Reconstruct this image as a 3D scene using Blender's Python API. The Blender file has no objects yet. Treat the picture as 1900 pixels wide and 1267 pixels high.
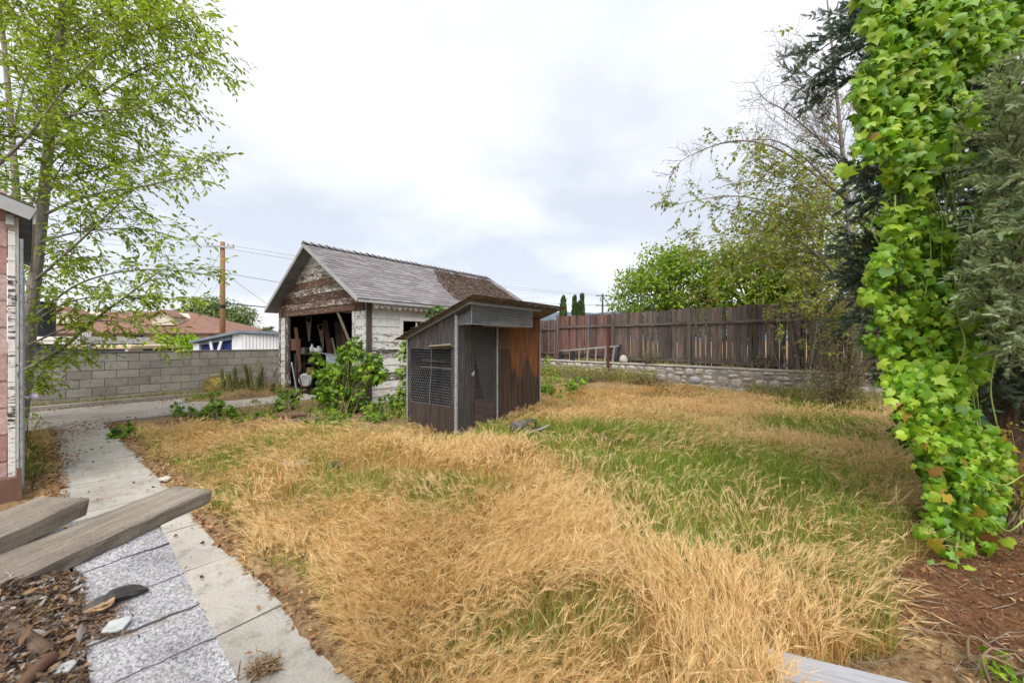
import bpy, math, random
import numpy as np
from mathutils import Vector, Matrix
random.seed(7)
RS = np.random.RandomState(11)
C = bpy.context.scene.collection
FPX, EYE, CX, CY = 720.0, 1.5, 950.0, 633.5      # the photograph's focal length in its own pixels, eye height, centre
DX, DY = 0.625, 0.7806                            # the lot runs on two axes: u along (DX,DY), v along (-DY,DX)

def at(px, py, Y):
    return Vector(((px-CX)/FPX*Y, Y, EYE+(CY-py)/FPX*Y))
def gnd(px, py, z=0.0):
    Y = FPX*(EYE-z)/(py-CY)
    return Vector(((px-CX)/FPX*Y, Y, z))
def uv(u, v, z=0.0):
    return Vector((u*DX-v*DY, u*DY+v*DX, z))
def to_uv(p):
    return p[0]*DX+p[1]*DY, -p[0]*DY+p[1]*DX
def on_line(px, P, d):
    """point of the vertical plane through P along d met by picture column px"""
    k = (px-CX)/FPX
    s = (k*P[1]-P[0])/(d[0]-k*d[1])
    return P[0]+d[0]*s, P[1]+d[1]*s, s
def on_plane(px, py, P, n):
    r = Vector(((px-CX)/FPX, 1.0, (CY-py)/FPX)); o = Vector((0, 0, EYE))
    t = (Vector(P)-o).dot(n)/r.dot(n)
    return o+r*t

# ---------- value noise ----------
_NG = np.random.RandomState(5).rand(64, 64)
def vnoise(x, y, s=1.0, o=0):
    x = np.asarray(x, float)*s+o*7.31+100; y = np.asarray(y, float)*s+o*3.77+100
    xi = np.floor(x).astype(int); yi = np.floor(y).astype(int)
    fx = x-xi; fy = y-yi
    fx = fx*fx*(3-2*fx); fy = fy*fy*(3-2*fy)
    g = lambda a, b: _NG[a % 64, b % 64]
    return (g(xi, yi)*(1-fx)+g(xi+1, yi)*fx)*(1-fy)+(g(xi, yi+1)*(1-fx)+g(xi+1, yi+1)*fx)*fy

# ---------- objects ----------
ORG = {}
def tag(o, label=None, cat=None, group=None, kind=None):
    if label: o['label'] = label
    if cat: o['category'] = cat
    if group: o['group'] = group
    if kind: o['kind'] = kind
    return o
def thing(name, label, cat, loc, group=None):
    o = bpy.data.objects.new(name, None); C.objects.link(o)
    o.location = loc; o.empty_display_size = 0.2
    ORG[o.name] = Vector(loc)
    return tag(o, label, cat, group)
def link(name, me, mats, parent, org):
    o = bpy.data.objects.new(name, me); C.objects.link(o)
    for m in (mats if isinstance(mats, (list, tuple)) else [mats]): me.materials.append(m)
    if parent is not None:
        o.parent = parent; ORG[o.name] = org
    else:
        o.location = org; ORG[o.name] = org
    return o

class MB:
    """collects boxes, boards, tubes and loose faces; build() links them as one mesh object"""
    def __init__(s):
        s.v = []; s.f = []; s.u = []; s.a = []; s.m = []
    def add(s, verts, faces, uvs=None, a=0.0, m=0):
        b = len(s.v); s.v += [tuple(p) for p in verts]
        for i, f in enumerate(faces):
            s.f.append([b+k for k in f])
            s.u.append(uvs[i] if uvs else [(verts[k][0]+verts[k][1], verts[k][2]) for k in f])
            s.a.append(a); s.m.append(m)
    def box(s, c, ax, ay, az, a=0.0, m=0, grain=None):
        """half axes ax, ay, az; the texture runs along the longest (or axis number grain)"""
        c = Vector(c); A = [Vector(ax), Vector(ay), Vector(az)]
        l = [k.length for k in A]
        g = l.index(max(l)) if grain is None else grain
        ou, ov = random.random()*20, random.random()*20
        sg = [(-1,-1,-1),(1,-1,-1),(1,1,-1),(-1,1,-1),(-1,-1,1),(1,-1,1),(1,1,1),(-1,1,1)]
        vs = [c+A[0]*q[0]+A[1]*q[1]+A[2]*q[2] for q in sg]
        fs = [(0,3,2,1),(4,5,6,7),(0,1,5,4),(1,2,6,5),(2,3,7,6),(3,0,4,7)]
        nax = [2,2,1,0,1,0]
        if A[0].cross(A[1]).dot(A[2]) < 0: fs = [f[::-1] for f in fs]
        us = []
        for f, na in zip(fs, nax):
            oth = [k for k in range(3) if k != na]
            if g in oth:
                p, q = g, [k for k in oth if k != g][0]; us.append([(sg[k][p]*l[p]+ou, sg[k][q]*l[q]+ov+na*.37) for k in f])
            else:
                p, q = oth; us.append([(sg[k][p]*l[p]*.3+ou, sg[k][q]*l[q]+ov) for k in f])
        s.add(vs, fs, us, a, m)
    def board(s, p0, p1, w, t, wd=(0,0,1), a=0.0, m=0):
        """a plank from p0 to p1, w wide along wd, t thick"""
        p0 = Vector(p0); p1 = Vector(p1); d = (p1-p0); L = d.length; d.normalize()
        wd = Vector(wd); wd = (wd-d*wd.dot(d)).normalized(); td = d.cross(wd)
        s.box((p0+p1)/2, d*L/2, wd*w/2, td*t/2, a, m, 0)
    def tube(s, pts, r, n=6, a=0.0, m=0, cap=True):
        pts = [Vector(p) for p in pts]; k = len(pts)
        if not isinstance(r, (list, tuple)): r = [r]*k
        if len(r) == 2 and k != 2: r = [r[0]+(r[1]-r[0])*i/(k-1) for i in range(k)]
        vs = []; X = None; ln = 0; us = []; ls = []
        off = random.random()*9
        for i in range(k):
            t = (pts[min(i+1, k-1)]-pts[max(i-1, 0)])
            t = t.normalized() if t.length > 1e-9 else Vector((0,0,1))
            if X is None:
                h = Vector((0,0,1)) if abs(t.z) < .9 else Vector((1,0,0)); X = h.cross(t).normalized()
            else:
                X = (X-t*X.dot(t)); X = X.normalized() if X.length > 1e-6 else t.orthogonal().normalized()
            Yv = t.cross(X)
            if i: ln += (pts[i]-pts[i-1]).length
            ls.append(ln+off)
            for j in range(n):
                q = 2*math.pi*j/n
                vs.append(pts[i]+(X*math.cos(q)+Yv*math.sin(q))*r[i])
        fs = []
        for i in range(k-1):
            for j in range(n):
                fs.append((i*n+j, i*n+(j+1) % n, (i+1)*n+(j+1) % n, (i+1)*n+j))
                w = 2*math.pi*r[i]/n
                us.append([(ls[i], j*w), (ls[i], (j+1)*w), (ls[i+1], (j+1)*w), (ls[i+1], j*w)])
        if cap and n > 2:
            fs.append(tuple(range(n))[::-1]); us.append([(vs[q][0]*.3, vs[q][2]) for q in range(n)][::-1])
            fs.append(tuple(range((k-1)*n, k*n))); us.append([(vs[q][0]*.3, vs[q][2]) for q in range((k-1)*n, k*n)])
        s.add(vs, fs, us, a, m)
    def ball(s, c, rx, ry, rz, n=10, k=7, p=1.0, jit=0.0, a=0.0, m=0, M=None):
        """rounded lump: p<1 makes it boxier; jit roughens it"""
        c = Vector(c); vs = []; fs = []
        sp = lambda w: math.copysign(abs(w)**p, w)
        ph = [random.random()*6.28 for _ in range(6)]
        for i in range(k+1):
            th = math.pi*i/k
            for j in range(n):
                q = 2*math.pi*j/n
                e = 1+jit*(math.sin(2*q+ph[0]+th*2)+.7*math.sin(3*q+ph[1]-th*3)+.8*math.sin(th*4+ph[2]))
                w = Vector((sp(math.sin(th))*sp(math.cos(q))*rx*e, sp(math.sin(th))*sp(math.sin(q))*ry*e, sp(math.cos(th))*rz*e))
                if M is not None: w = M @ w
                vs.append(c+w)
        for i in range(k):
            for j in range(n):
                fs.append((i*n+j, (i+1)*n+j, (i+1)*n+(j+1) % n, i*n+(j+1) % n))
        s.add(vs, fs, None, a, m)
    def prism(s, outline, depth, a=0.0, m=0):
        """closed outline of 3-D points pushed along depth"""
        o = [Vector(p) for p in outline]; d = Vector(depth); n = len(o)
        nrm = Vector((0,0,0))
        for i in range(n): nrm += o[i].cross(o[(i+1) % n])
        if nrm.dot(d) > 0: o = o[::-1]
        vs = o+[p+d for p in o]
        fs = [tuple(range(n)), tuple(range(2*n-1, n-1, -1))]+[(i, n+i, n+(i+1) % n, (i+1) % n) for i in range(n)]
        s.add(vs, fs, None, a, m)
    def build(s, name, mats, parent=None, smooth=False, org=None):
        if parent is not None: org = ORG[parent.name]
        elif org is None:
            V = np.array(s.v); org = Vector(((V[:,0].min()+V[:,0].max())/2, (V[:,1].min()+V[:,1].max())/2, V[:,2].min()))
        org = Vector(org)
        me = bpy.data.meshes.new(name)
        me.from_pydata([(p[0]-org.x, p[1]-org.y, p[2]-org.z) for p in s.v], [], s.f)
        ul = me.uv_layers.new(name='UVMap')
        ul.data.foreach_set('uv', [c for f in s.u for w in f for c in w])
        at_ = me.attributes.new('wear', 'FLOAT', 'FACE'); at_.data.foreach_set('value', s.a)
        if any(s.m): me.polygons.foreach_set('material_index', s.m)
        if smooth: me.polygons.foreach_set('use_smooth', [True]*len(s.f))
        me.update()
        return link(name, me, mats, parent, org)

def fast(name, V, T, mats, parent=None, smooth=False, org=None, attr=None):
    """triangle mesh from arrays"""
    V = np.asarray(V, np.float32); T = np.asarray(T, np.int32)
    if parent is not None: org = ORG[parent.name]
    elif org is None:
        org = Vector((float((V[:,0].min()+V[:,0].max())/2), float((V[:,1].min()+V[:,1].max())/2), float(V[:,2].min())))
    org = Vector(org)
    V = V-np.array(org, np.float32)
    me = bpy.data.meshes.new(name)
    me.vertices.add(len(V)); me.vertices.foreach_set('co', V.ravel())
    me.loops.add(T.size); me.loops.foreach_set('vertex_index', T.ravel())
    me.polygons.add(len(T)); me.polygons.foreach_set('loop_start', np.arange(0, T.size, 3, dtype=np.int32))
    if smooth: me.polygons.foreach_set('use_smooth', np.ones(len(T), bool))
    if attr is not None:
        a_ = me.attributes.new('wear', 'FLOAT', 'POINT'); a_.data.foreach_set('value', np.asarray(attr, np.float32))
    me.update(calc_edges=True)
    return link(name, me, mats, parent, org)

# ---------- leaves ----------
def _fan(pts, c):
    V = [c]+pts; n = len(pts)
    return np.array(V, float), np.array([(0, i, i+1) for i in range(1, n)], int)
LANCE = (np.array([(0,0,0),(-.21,.38,.05),(0,.42,-.03),(.21,.38,.05),(0,1,-.10),(-.15,.7,.03),(.15,.7,.03)], float),
         np.array([(0,2,1),(0,3,2),(1,2,5),(2,3,6),(2,4,5),(2,6,4)], int))
OVATE = (np.array([(0,0,0),(-.30,.35,.06),(0,.4,-.03),(.30,.35,.06),(0,1,-.08)], float),
         np.array([(0,2,1),(0,3,2),(1,2,4),(2,3,4)], int))
_iv = [(0,0,0),(-.28,-.12,-.02),(-.52,.05,-.07),(-.36,.22,.0),(-.58,.50,-.06),(-.26,.56,.02),(-.16,.72,.0),(0,1.0,-.10),(.16,.72,.0),(.26,.56,.02),(.58,.50,-.06),(.36,.22,.0),(.52,.05,-.07),(.28,-.12,-.02),(0,0,0)]
IVY = _fan(_iv, (0,.36,.06))
_gr = [(0,0,0),(-.25,-.15,0),(-.5,.02,-.06),(-.55,.3,-.02),(-.5,.55,-.07),(-.24,.7,.0),(0,.95,-.10),(.24,.7,.0),(.5,.55,-.07),(.55,.3,-.02),(.5,.02,-.06),(.25,-.15,0),(0,0,0)]
GRAPE = _fan(_gr, (0,.35,.07))
def _frond():
    V = []; T = []
    def bl(p, q, w):
        p = np.array(p, float); q = np.array(q, float); d = q-p; d /= np.linalg.norm(d)
        sd = np.array((d[1], -d[0], 0))*w; b = len(V)
        V.extend([p-sd, p+sd, q]); T.append((b, b+1, b+2))
    r = random.Random(3)
    bl((0,0,0), (0,1,.0), .035)
    for i in range(7):
        y = .1+.12*i; L = .42*(1-y*.7)
        for sgn in (-1, 1):
            q = (sgn*L*.75, y+L*.75, r.uniform(-.12,.12)); bl((0,y,0), q, .045)
            m = (sgn*L*.4, y+L*.4, 0); bl(m, (sgn*L*.35, y+L*.95, r.uniform(-.1,.1)), .035)
    return np.array(V), np.array(T, int)
FROND = _frond()
def leaf_arrays(P, D, U, S, tmpl, sx=1.0, cz=1.0):
    P = np.asarray(P, float); D = np.asarray(D, float); U = np.asarray(U, float)
    S = np.broadcast_to(np.asarray(S, float), (len(P),))
    D = D/np.maximum(np.linalg.norm(D, axis=1, keepdims=True), 1e-6)
    X = np.cross(D, U); X /= np.maximum(np.linalg.norm(X, axis=1, keepdims=True), 1e-6)
    Z = np.cross(X, D)
    tv, tt = tmpl; k = len(tv)
    V = P[:,None,:]+S[:,None,None]*(tv[None,:,0:1]*sx*X[:,None,:]+tv[None,:,1:2]*D[:,None,:]+tv[None,:,2:3]*cz*Z[:,None,:])
    T = tt[None]+(np.arange(len(P))*k)[:,None,None]
    return V.reshape(-1, 3), T.reshape(-1, 3)
def rnd_dirs(n, rs=RS):
    d = rs.normal(size=(n, 3)); return d/np.linalg.norm(d, axis=1, keepdims=True)
def join_arrays(lst):
    V = []; T = []; b = 0
    for v, t in lst:
        V.append(v); T.append(t+b); b += len(v)
    return np.concatenate(V), np.concatenate(T)
def curve(pts, n=8):
    """Catmull-Rom through pts"""
    p = [Vector(q) for q in pts]; p = [p[0]*2-p[1]]+p+[p[-1]*2-p[-2]]; out = []
    for i in range(1, len(p)-2):
        for j in range(n):
            t = j/n; a, b, c, d = p[i-1], p[i], p[i+1], p[i+2]
            out.append(.5*((2*b)+(c-a)*t+(2*a-5*b+4*c-d)*t*t+(3*b-a-3*c+d)*t*t*t))
    out.append(p[-2]); return out

# ---------- materials ----------
class G:
    def __init__(s, name):
        s.m = bpy.data.materials.new(name); s.m.use_nodes = True; s.t = s.m.node_tree
        s.b = s.t.nodes['Principled BSDF']; s.o = s.t.nodes['Material Output']
    def n(s, typ, ins=None, **props):
        nd = s.t.nodes.new(typ)
        for k, v in props.items(): setattr(nd, k, v)
        for k, v in (ins or {}).items(): s.put(nd.inputs[k], v)
        return nd
    def put(s, sock, v):
        if isinstance(v, bpy.types.NodeSocket): s.t.links.new(v, sock)
        elif isinstance(v, (tuple, list)) and len(v) == 3 and sock.type == 'RGBA': sock.default_value = (*v, 1)
        else: sock.default_value = v
    def uv(s): return s.n('ShaderNodeTexCoord').outputs['UV']
    def pos(s): return s.n('ShaderNodeNewGeometry').outputs['Position']
    def rnd(s): return s.n('ShaderNodeNewGeometry').outputs['Random Per Island']
    def attr(s, a='wear'): return s.n('ShaderNodeAttribute', attribute_name=a).outputs['Fac']
    def mp(s, vec, scale=(1,1,1), loc=(0,0,0)):
        return s.n('ShaderNodeMapping', {'Vector': vec, 'Scale': scale, 'Location': loc}).outputs[0]
    def noise(s, vec, scale=5, detail=4, rough=.55, dist=0.0):
        return s.n('ShaderNodeTexNoise', {'Vector': vec, 'Scale': scale, 'Detail': detail, 'Roughness': rough, 'Distortion': dist}).outputs['Fac']
    def vor(s, vec, scale=5, feature='F1', out='Distance'):
        return s.n('ShaderNodeTexVoronoi', {'Vector': vec, 'Scale': scale}, feature=feature).outputs[out]
    def ramp(s, fac, stops, interp='LINEAR'):
        nd = s.n('ShaderNodeValToRGB', {'Fac': fac}); cr = nd.color_ramp; cr.interpolation = interp
        while len(cr.elements) < len(stops): cr.elements.new(.5)
        for e, (p, c) in zip(cr.elements, stops):
            e.position = p; e.color = (*(c if isinstance(c, tuple) else (c, c, c)), 1)
        return nd.outputs[0]
    def math(s, op, a, b=0.0, c=0.0, clamp=False):
        nd = s.n('ShaderNodeMath', operation=op, use_clamp=clamp); s.put(nd.inputs[0], a); s.put(nd.inputs[1], b); s.put(nd.inputs[2], c)
        return nd.outputs[0]
    def mix(s, f, a, b, blend='MIX'):
        return s.n('ShaderNodeMixRGB', {'Fac': f, 'Color1': a, 'Color2': b}, blend_type=blend).outputs[0]
    def done(s, col, rough=.8, bump=None, bs=.4, bd=.01, spec=.3, metal=0.0):
        s.put(s.b.inputs['Base Color'], col); s.put(s.b.inputs['Roughness'], rough)
        s.put(s.b.inputs['Specular IOR Level'], spec); s.put(s.b.inputs['Metallic'], metal)
        if bump is not None:
            nd = s.n('ShaderNodeBump', {'Height': bump, 'Strength': bs, 'Distance': bd})
            s.t.links.new(nd.outputs[0], s.b.inputs['Normal'])
        return s.m
    def leafy(s, col, tr=.35, rough=.5, spec=.35):
        """thin leaf: some light passes through"""
        s.done(col, rough, spec=spec)
        t = s.n('ShaderNodeBsdfTranslucent', {'Color': s.mix(.5, col, s.mix(1.0, col, (1.0, 1.0, .45), 'MULTIPLY'))})
        mx = s.n('ShaderNodeMixShader', {'Fac': tr})
        s.t.links.new(s.b.outputs[0], mx.inputs[1]); s.t.links.new(t.outputs[0], mx.inputs[2])
        s.t.links.new(mx.outputs[0], s.o.inputs['Surface'])
        return s.m
def plain(name, col, rough=.7, metal=0.0, spec=.3, vary=.15, sc=6.0):
    g = G(name); f = g.noise(g.pos(), sc, 5, .6)
    dk = tuple(c*(1-vary*1.6) for c in col); lt = tuple(min(1, c*(1+vary)) for c in col)
    return g.done(g.ramp(f, [(.3, dk), (.7, lt)]), rough, f, .15, .01, spec, metal)
def wood(name, c0, c1, c2, rough=.85, island=.5, gs=1.0, bs=.5):
    """weathered wood: grain runs along u"""
    g = G(name); u = g.uv()
    a = g.noise(g.mp(u, (2.2*gs, 55*gs, 1)), 1.0, 5, .65, .4)
    b = g.noise(g.mp(u, (.9, 4.0, 1)), 1.0, 3, .5)
    col = g.ramp(a, [(.28, c0), (.5, c1), (.74, c2)])
    col = g.mix(g.math('MULTIPLY', b, .55), col, c0)
    r = g.math('MULTIPLY_ADD', g.rnd(), island, 1-island*.5)
    kn = g.vor(g.mp(u, (2.0, 9.0, 1)), 1.0); kk = g.ramp(kn, [(.05, .35), (.13, 1.0)])
    col = g.mix(1.0, g.mix(1.0, col, r, 'MULTIPLY'), kk, 'MULTIPLY')
    return g.done(col, rough, a, bs, .006, .2)
def leafmat(name, cols, tr=.35, rough=.5, spec=.35, patch=None):
    g = G(name); r = g.rnd(); n = len(cols)
    col = g.ramp(r, [(i/(n-1) if n > 1 else 0, c) for i, c in enumerate(cols)])
    f = g.noise(g.pos(), 1.3, 2)
    col = g.mix(1.0, col, g.ramp(f, [(.3, .75), (.7, 1.18)]), 'MULTIPLY')
    return g.leafy(col, tr, rough, spec)
# ================= materials =================
W_DARK = wood('weathered_dark_wood', (.018,.014,.012), (.060,.050,.045), (.125,.110,.102), island=.7)
W_FENCE = None
def _fence():
    g = G('fence_wood'); u = g.uv()
    a = g.noise(g.mp(u, (1.6, 48, 1)), 1.0, 5, .65, .4)
    grey = g.ramp(a, [(.25,(.034,.028,.025)),(.5,(.118,.098,.088)),(.78,(.25,.218,.20))])
    red = g.ramp(a, [(.25,(.055,.028,.024)),(.5,(.165,.088,.073)),(.78,(.30,.18,.155))])
    w = g.math('ADD', g.attr(), g.math('MULTIPLY_ADD', g.rnd(), .7, -.42), clamp=True)
    col = g.mix(w, grey, red)
    col = g.mix(1.0, col, g.ramp(g.rnd(), [(0,.55),(.5,1.0),(1,1.3)]), 'MULTIPLY')
    st = g.noise(g.mp(u, (.55, 3.5, 1)), 1.0, 3, .6)
    col = g.mix(1.0, col, g.ramp(st, [(.3,.6),(.65,1.12)]), 'MULTIPLY')
    kn = g.ramp(g.vor(g.mp(u, (1.7, 8, 1)), 1.0), [(.05,.3),(.12,1.0)])
    return g.done(g.mix(1.0, col, kn, 'MULTIPLY'), .9, a, .5, .006, .15)
W_FENCE = _fence()
W_GREY = wood('grey_lumber', (.08,.065,.052), (.20,.17,.14), (.34,.30,.255), island=.3, gs=1.6)
def _plank():
    g = G('old_roof_plank'); u = g.uv()
    a = g.noise(g.mp(u, (3.5, 260, 1)), 1.0, 4, .6, .05); b = g.noise(g.mp(u, (1.6, 30, 1)), 1.0, 5, .6, .1); c = g.noise(g.pos(), 160, 3, .7); d = g.noise(g.mp(u, (5, 9, 1)), 1.0, 4, .6)
    k = g.math('ADD', g.math('MULTIPLY', a, .4), g.math('ADD', g.math('MULTIPLY', b, .35), g.math('MULTIPLY', c, .25)))
    col = g.ramp(k, [(.34,(.065,.052,.042)),(.45,(.165,.140,.112)),(.53,(.225,.195,.160)),(.66,(.31,.275,.235))])
    col = g.mix(1.0, col, g.ramp(d, [(.3,.72),(.65,1.1)]), 'MULTIPLY')
    ck = g.ramp(g.noise(g.mp(u, (1.1, 75, 1)), 1.0, 2, .5), [(.30,.18),(.36,1.0)])
    return g.done(g.mix(1.0, col, ck, 'MULTIPLY'), .9, k, .8, .004, .15)
W_PLANK = _plank()
W_BROWN = wood('brown_lumber', (.03,.016,.010), (.10,.055,.035), (.20,.12,.08), island=.6)
W_SILVER = wood('silver_board', (.19,.19,.20), (.33,.33,.35), (.46,.46,.48), island=.1, gs=1.8)
W_POLE = wood('pole_wood', (.12,.065,.035), (.27,.155,.085), (.40,.26,.16), island=.2, gs=.6)
W_POLEDARK = plain('dark_pole_wood', (.075,.055,.05), .9)

def peel(name, b0, b1, b2, white=(.74,.735,.70), streak=1.0):
    g = G(name); u = g.uv()
    gr = g.noise(g.mp(u, (2.0, 60, 1)), 1.0, 5, .65)
    bare = g.ramp(gr, [(.28,b0),(.5,b1),(.75,b2)])
    bare = g.mix(1.0, bare, g.ramp(g.rnd(), [(0,.65),(1,1.25)]), 'MULTIPLY')
    big = g.noise(g.mp(u, (2.6, 8.0, 1)), 1.0, 5, .66)
    fine = g.noise(g.mp(u, (9, 40, 1)), 1.0, 6, .78, .8)
    m = g.math('ADD', g.math('MULTIPLY', big, .42), g.math('MULTIPLY', fine, .73))
    m = g.math('ADD', m, g.math('MULTIPLY_ADD', g.attr(), .62, -.88))
    mask = g.ramp(m, [(.0, 0.0), (.035, 1.0)])
    dirt = g.noise(g.mp(u, (7, 1.6, 1)), 1.0, 4, .6)
    pw = g.mix(g.ramp(dirt, [(.35,.0),(.8,.42)]), white, (.40,.37,.32))
    pw = g.mix(g.ramp(g.noise(g.mp(u, (5, 22, 1)), 1.0, 4, .6), [(.5,.0),(.75,.35)]), pw, (.30,.29,.27))
    h = g.math('MULTIPLY_ADD', mask, -.6, g.math('MULTIPLY', gr, .4))
    return g.done(g.mix(mask, pw, bare), .75, h, .5, .006, .25)
PEEL_BROWN = peel('peeling_paint_brown', (.055,.026,.016), (.135,.068,.042), (.24,.135,.09))
PEEL_GREY = peel('peeling_paint_grey', (.035,.024,.02), (.085,.062,.053), (.17,.13,.11))
WHITE = plain('white_paint', (.68,.69,.69), .5, vary=.06)
TRIM = plain('pale_grey_trim', (.40,.41,.41), .55, vary=.12, sc=3)
SOFFIT = plain('grey_soffit', (.20,.21,.225), .7, vary=.25, sc=3)
SCALLOP = plain('weathered_scallop', (.55,.53,.52), .8, vary=.4, sc=18)
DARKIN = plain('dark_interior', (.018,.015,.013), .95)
STEEL = plain('galvanised_steel', (.42,.46,.49), .5, .35, .5, vary=.25, sc=25)
WIRE = plain('chicken_wire', (.34,.36,.39), .5, .55, .5, vary=.2)
ALU = plain('aluminium', (.62,.63,.64), .35, .8, .5, vary=.1)
RUST = plain('rusty_iron', (.13,.055,.035), .85, .2, vary=.5, sc=20)
BLACK = plain('black_metal', (.015,.016,.018), .45, .3, vary=.2)
BLACKPL = plain('black_plastic', (.03,.032,.035), .5, vary=.3)
NAVY = plain('navy_panel', (.035,.05,.085), .5, vary=.2)
CREAM = plain('cream_stucco', (.58,.52,.42), .9, vary=.08, sc=2)
TAN = plain('tan_roof_coating', (.56,.44,.30), .8, vary=.12, sc=2)
GLASS_DARK = plain('dark_window', (.02,.022,.025), .12, spec=.6, vary=.1)
WHITESHED = plain('white_shed_siding', (.74,.76,.78), .6, vary=.06, sc=3)
BLUE_GREY = plain('blue_grey_trim', (.20,.24,.29), .6, vary=.15, sc=5)
def _tarp():
    g = G('blue_tarp'); f = g.noise(g.mp(g.pos(), (9,9,3)), 1.0, 4, .6, 1.0)
    return g.done(g.ramp(f, [(.3,(.02,.035,.16)),(.6,(.05,.08,.27)),(.8,(.16,.20,.42))]), .4, f, .6, .03)
TARP = _tarp()

def shingle(name, c0, c1, c2, gs=260.0, isl=True):
    g = G(name); p = g.pos()
    gran = g.noise(p, gs, 3, .7)
    col = g.ramp(g.rnd() if isl else g.noise(p, 3, 3), [(0,c0),(.5,c1),(1,c2)])
    col = g.mix(1.0, col, g.ramp(gran, [(.3,.62),(.7,1.22)]), 'MULTIPLY')
    w = g.noise(p, 2.6, 5, .65)
    col = g.mix(1.0, col, g.ramp(w, [(.3,.84),(.7,1.08)]), 'MULTIPLY')
    return g.done(col, .9, gran, .35, .003, .2)
SHINGLE = shingle('grey_asphalt_shingle', (.175,.16,.165), (.225,.21,.218), (.28,.265,.275), 90)
SHINGLE_EDGE = plain('shingle_butt', (.10,.085,.085), .95)
SHINGLE_BROWN = shingle('brown_asphalt_shingle', (.16,.085,.062), (.215,.12,.088), (.27,.16,.125), 30, False)
def _near_shingle():
    g = G('near_granule_shingle'); p = g.pos()
    v = g.vor(p, 330, out='Color'); vv = g.n('ShaderNodeSeparateColor', {0: v}).outputs[0]
    f = g.noise(p, 150, 3, .75)
    k = g.math('ADD', g.math('MULTIPLY', vv, .45), g.math('MULTIPLY', f, .55))
    col = g.ramp(k, [(.28,(.13,.125,.127)),(.42,(.235,.23,.238)),(.54,(.335,.33,.342)),(.70,(.43,.43,.445))])
    st = g.noise(p, 5.5, 4, .6)
    col = g.mix(1.0, col, g.ramp(st, [(.32,.6),(.6,1.05)]), 'MULTIPLY')
    dr = g.ramp(g.noise(p, 11, 5, .7), [(.56,0.0),(.68,.7)])
    col = g.mix(dr, col, (.16,.13,.10))
    return g.done(col, .9, k, .6, .002, .2)
SHINGLE_NEAR = _near_shingle()

def concrete(name, c0, c1, c2, sc=1.0, speck=.25, isl=.8):
    g = G(name); p = g.pos()
    a = g.noise(p, 1.6*sc, 6, .62); b = g.noise(p, 70*sc, 3, .7); c = g.noise(p, 9*sc, 5, .65)
    col = g.ramp(a, [(.3,c0),(.5,c1),(.72,c2)])
    col = g.mix(1.0, col, g.ramp(b, [(.28,1-speck),(.55,1.0),(.8,1.1)]), 'MULTIPLY')
    col = g.mix(1.0, col, g.ramp(c, [(.30,.70),(.48,1.0)]), 'MULTIPLY')
    col = g.mix(isl, col, g.mix(1.0, col, g.ramp(g.rnd(), [(0,.74),(1,1.18)]), 'MULTIPLY'))
    return g.done(col, .9, b, .3, .004, .2)
CONC_PATH = concrete('path_concrete', (.27,.25,.215), (.355,.333,.292), (.42,.397,.355), 1.0, .25, .3)
CONC_DRIVE = concrete('drive_concrete', (.31,.275,.235), (.39,.35,.305), (.46,.42,.375), 1.0, .4, .3)
CONC_KERB = concrete('kerb_concrete', (.27,.25,.215), (.35,.325,.28), (.42,.40,.36))
CMU = concrete('grey_block', (.31,.29,.25), (.39,.37,.325), (.46,.44,.395), 1.2, .3)
MORTAR = concrete('mortar', (.15,.125,.105), (.20,.17,.145), (.26,.23,.20))
WALL_MORTAR = concrete('stone_wall_mortar', (.24,.21,.17), (.34,.30,.245), (.43,.385,.325))
COPING = concrete('wall_coping', (.34,.31,.27), (.44,.41,.36), (.54,.51,.46))
def _stone():
    g = G('field_stone'); p = g.pos()
    base = g.ramp(g.rnd(), [(0,(.32,.295,.26)),(.3,(.47,.435,.385)),(.55,(.53,.46,.385)),(.75,(.41,.41,.415)),(1,(.62,.585,.53))])
    a = g.noise(p, 9, 6, .7); b = g.noise(p, 45, 4, .7)
    col = g.mix(1.0, base, g.ramp(a, [(.3,.6),(.55,1.0),(.75,1.3)]), 'MULTIPLY')
    col = g.mix(1.0, col, g.ramp(b, [(.3,.8),(.7,1.15)]), 'MULTIPLY')
    return g.done(col, .9, a, .6, .02, .2)
STONE = _stone()

def _ground():
    g = G('yard_soil'); p = g.pos()
    a = g.noise(p, .8, 5, .6); b = g.noise(p, 30, 5, .75); c = g.noise(p, 140, 3, .7)
    soil = g.ramp(b, [(.3,(.060,.036,.022)),(.5,(.135,.083,.050)),(.75,(.235,.155,.10))])
    straw = g.ramp(b, [(.3,(.16,.10,.045)),(.5,(.30,.20,.095)),(.75,(.44,.32,.17))])
    col = g.mix(g.ramp(a, [(.35,0.1),(.55,.85)]), soil, straw)
    col = g.mix(1.0, col, g.ramp(c, [(.3,.7),(.7,1.2)]), 'MULTIPLY')
    return g.done(col, .95, b, .6, .02, .1)
SOIL = _ground()
def _mulch():
    g = G('reddish_mulch'); p = g.pos()
    b = g.noise(p, 55, 6, .8, .8); a = g.noise(p, 3, 4, .6)
    col = g.ramp(b, [(.28,(.055,.024,.012)),(.48,(.16,.075,.038)),(.7,(.30,.16,.088))])
    col = g.mix(1.0, col, g.ramp(a, [(.3,.75),(.7,1.15)]), 'MULTIPLY')
    return g.done(col, .95, b, .9, .02, .1)
MULCH = _mulch()
HILL = plain('chaparral_hillside', (.10,.13,.16), .95, vary=.3, sc=.01)
LITTER = leafmat('fallen_leaf', [(.075,.035,.02),(.20,.095,.045),(.33,.165,.075),(.42,.27,.14),(.16,.085,.05)], .12, .8, .15)
NEEDLE = leafmat('dry_needle', [(.055,.040,.034),(.12,.085,.068),(.20,.15,.125),(.28,.22,.185)], .05, .9, .1)
NEEDLE_BASE = None
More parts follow.
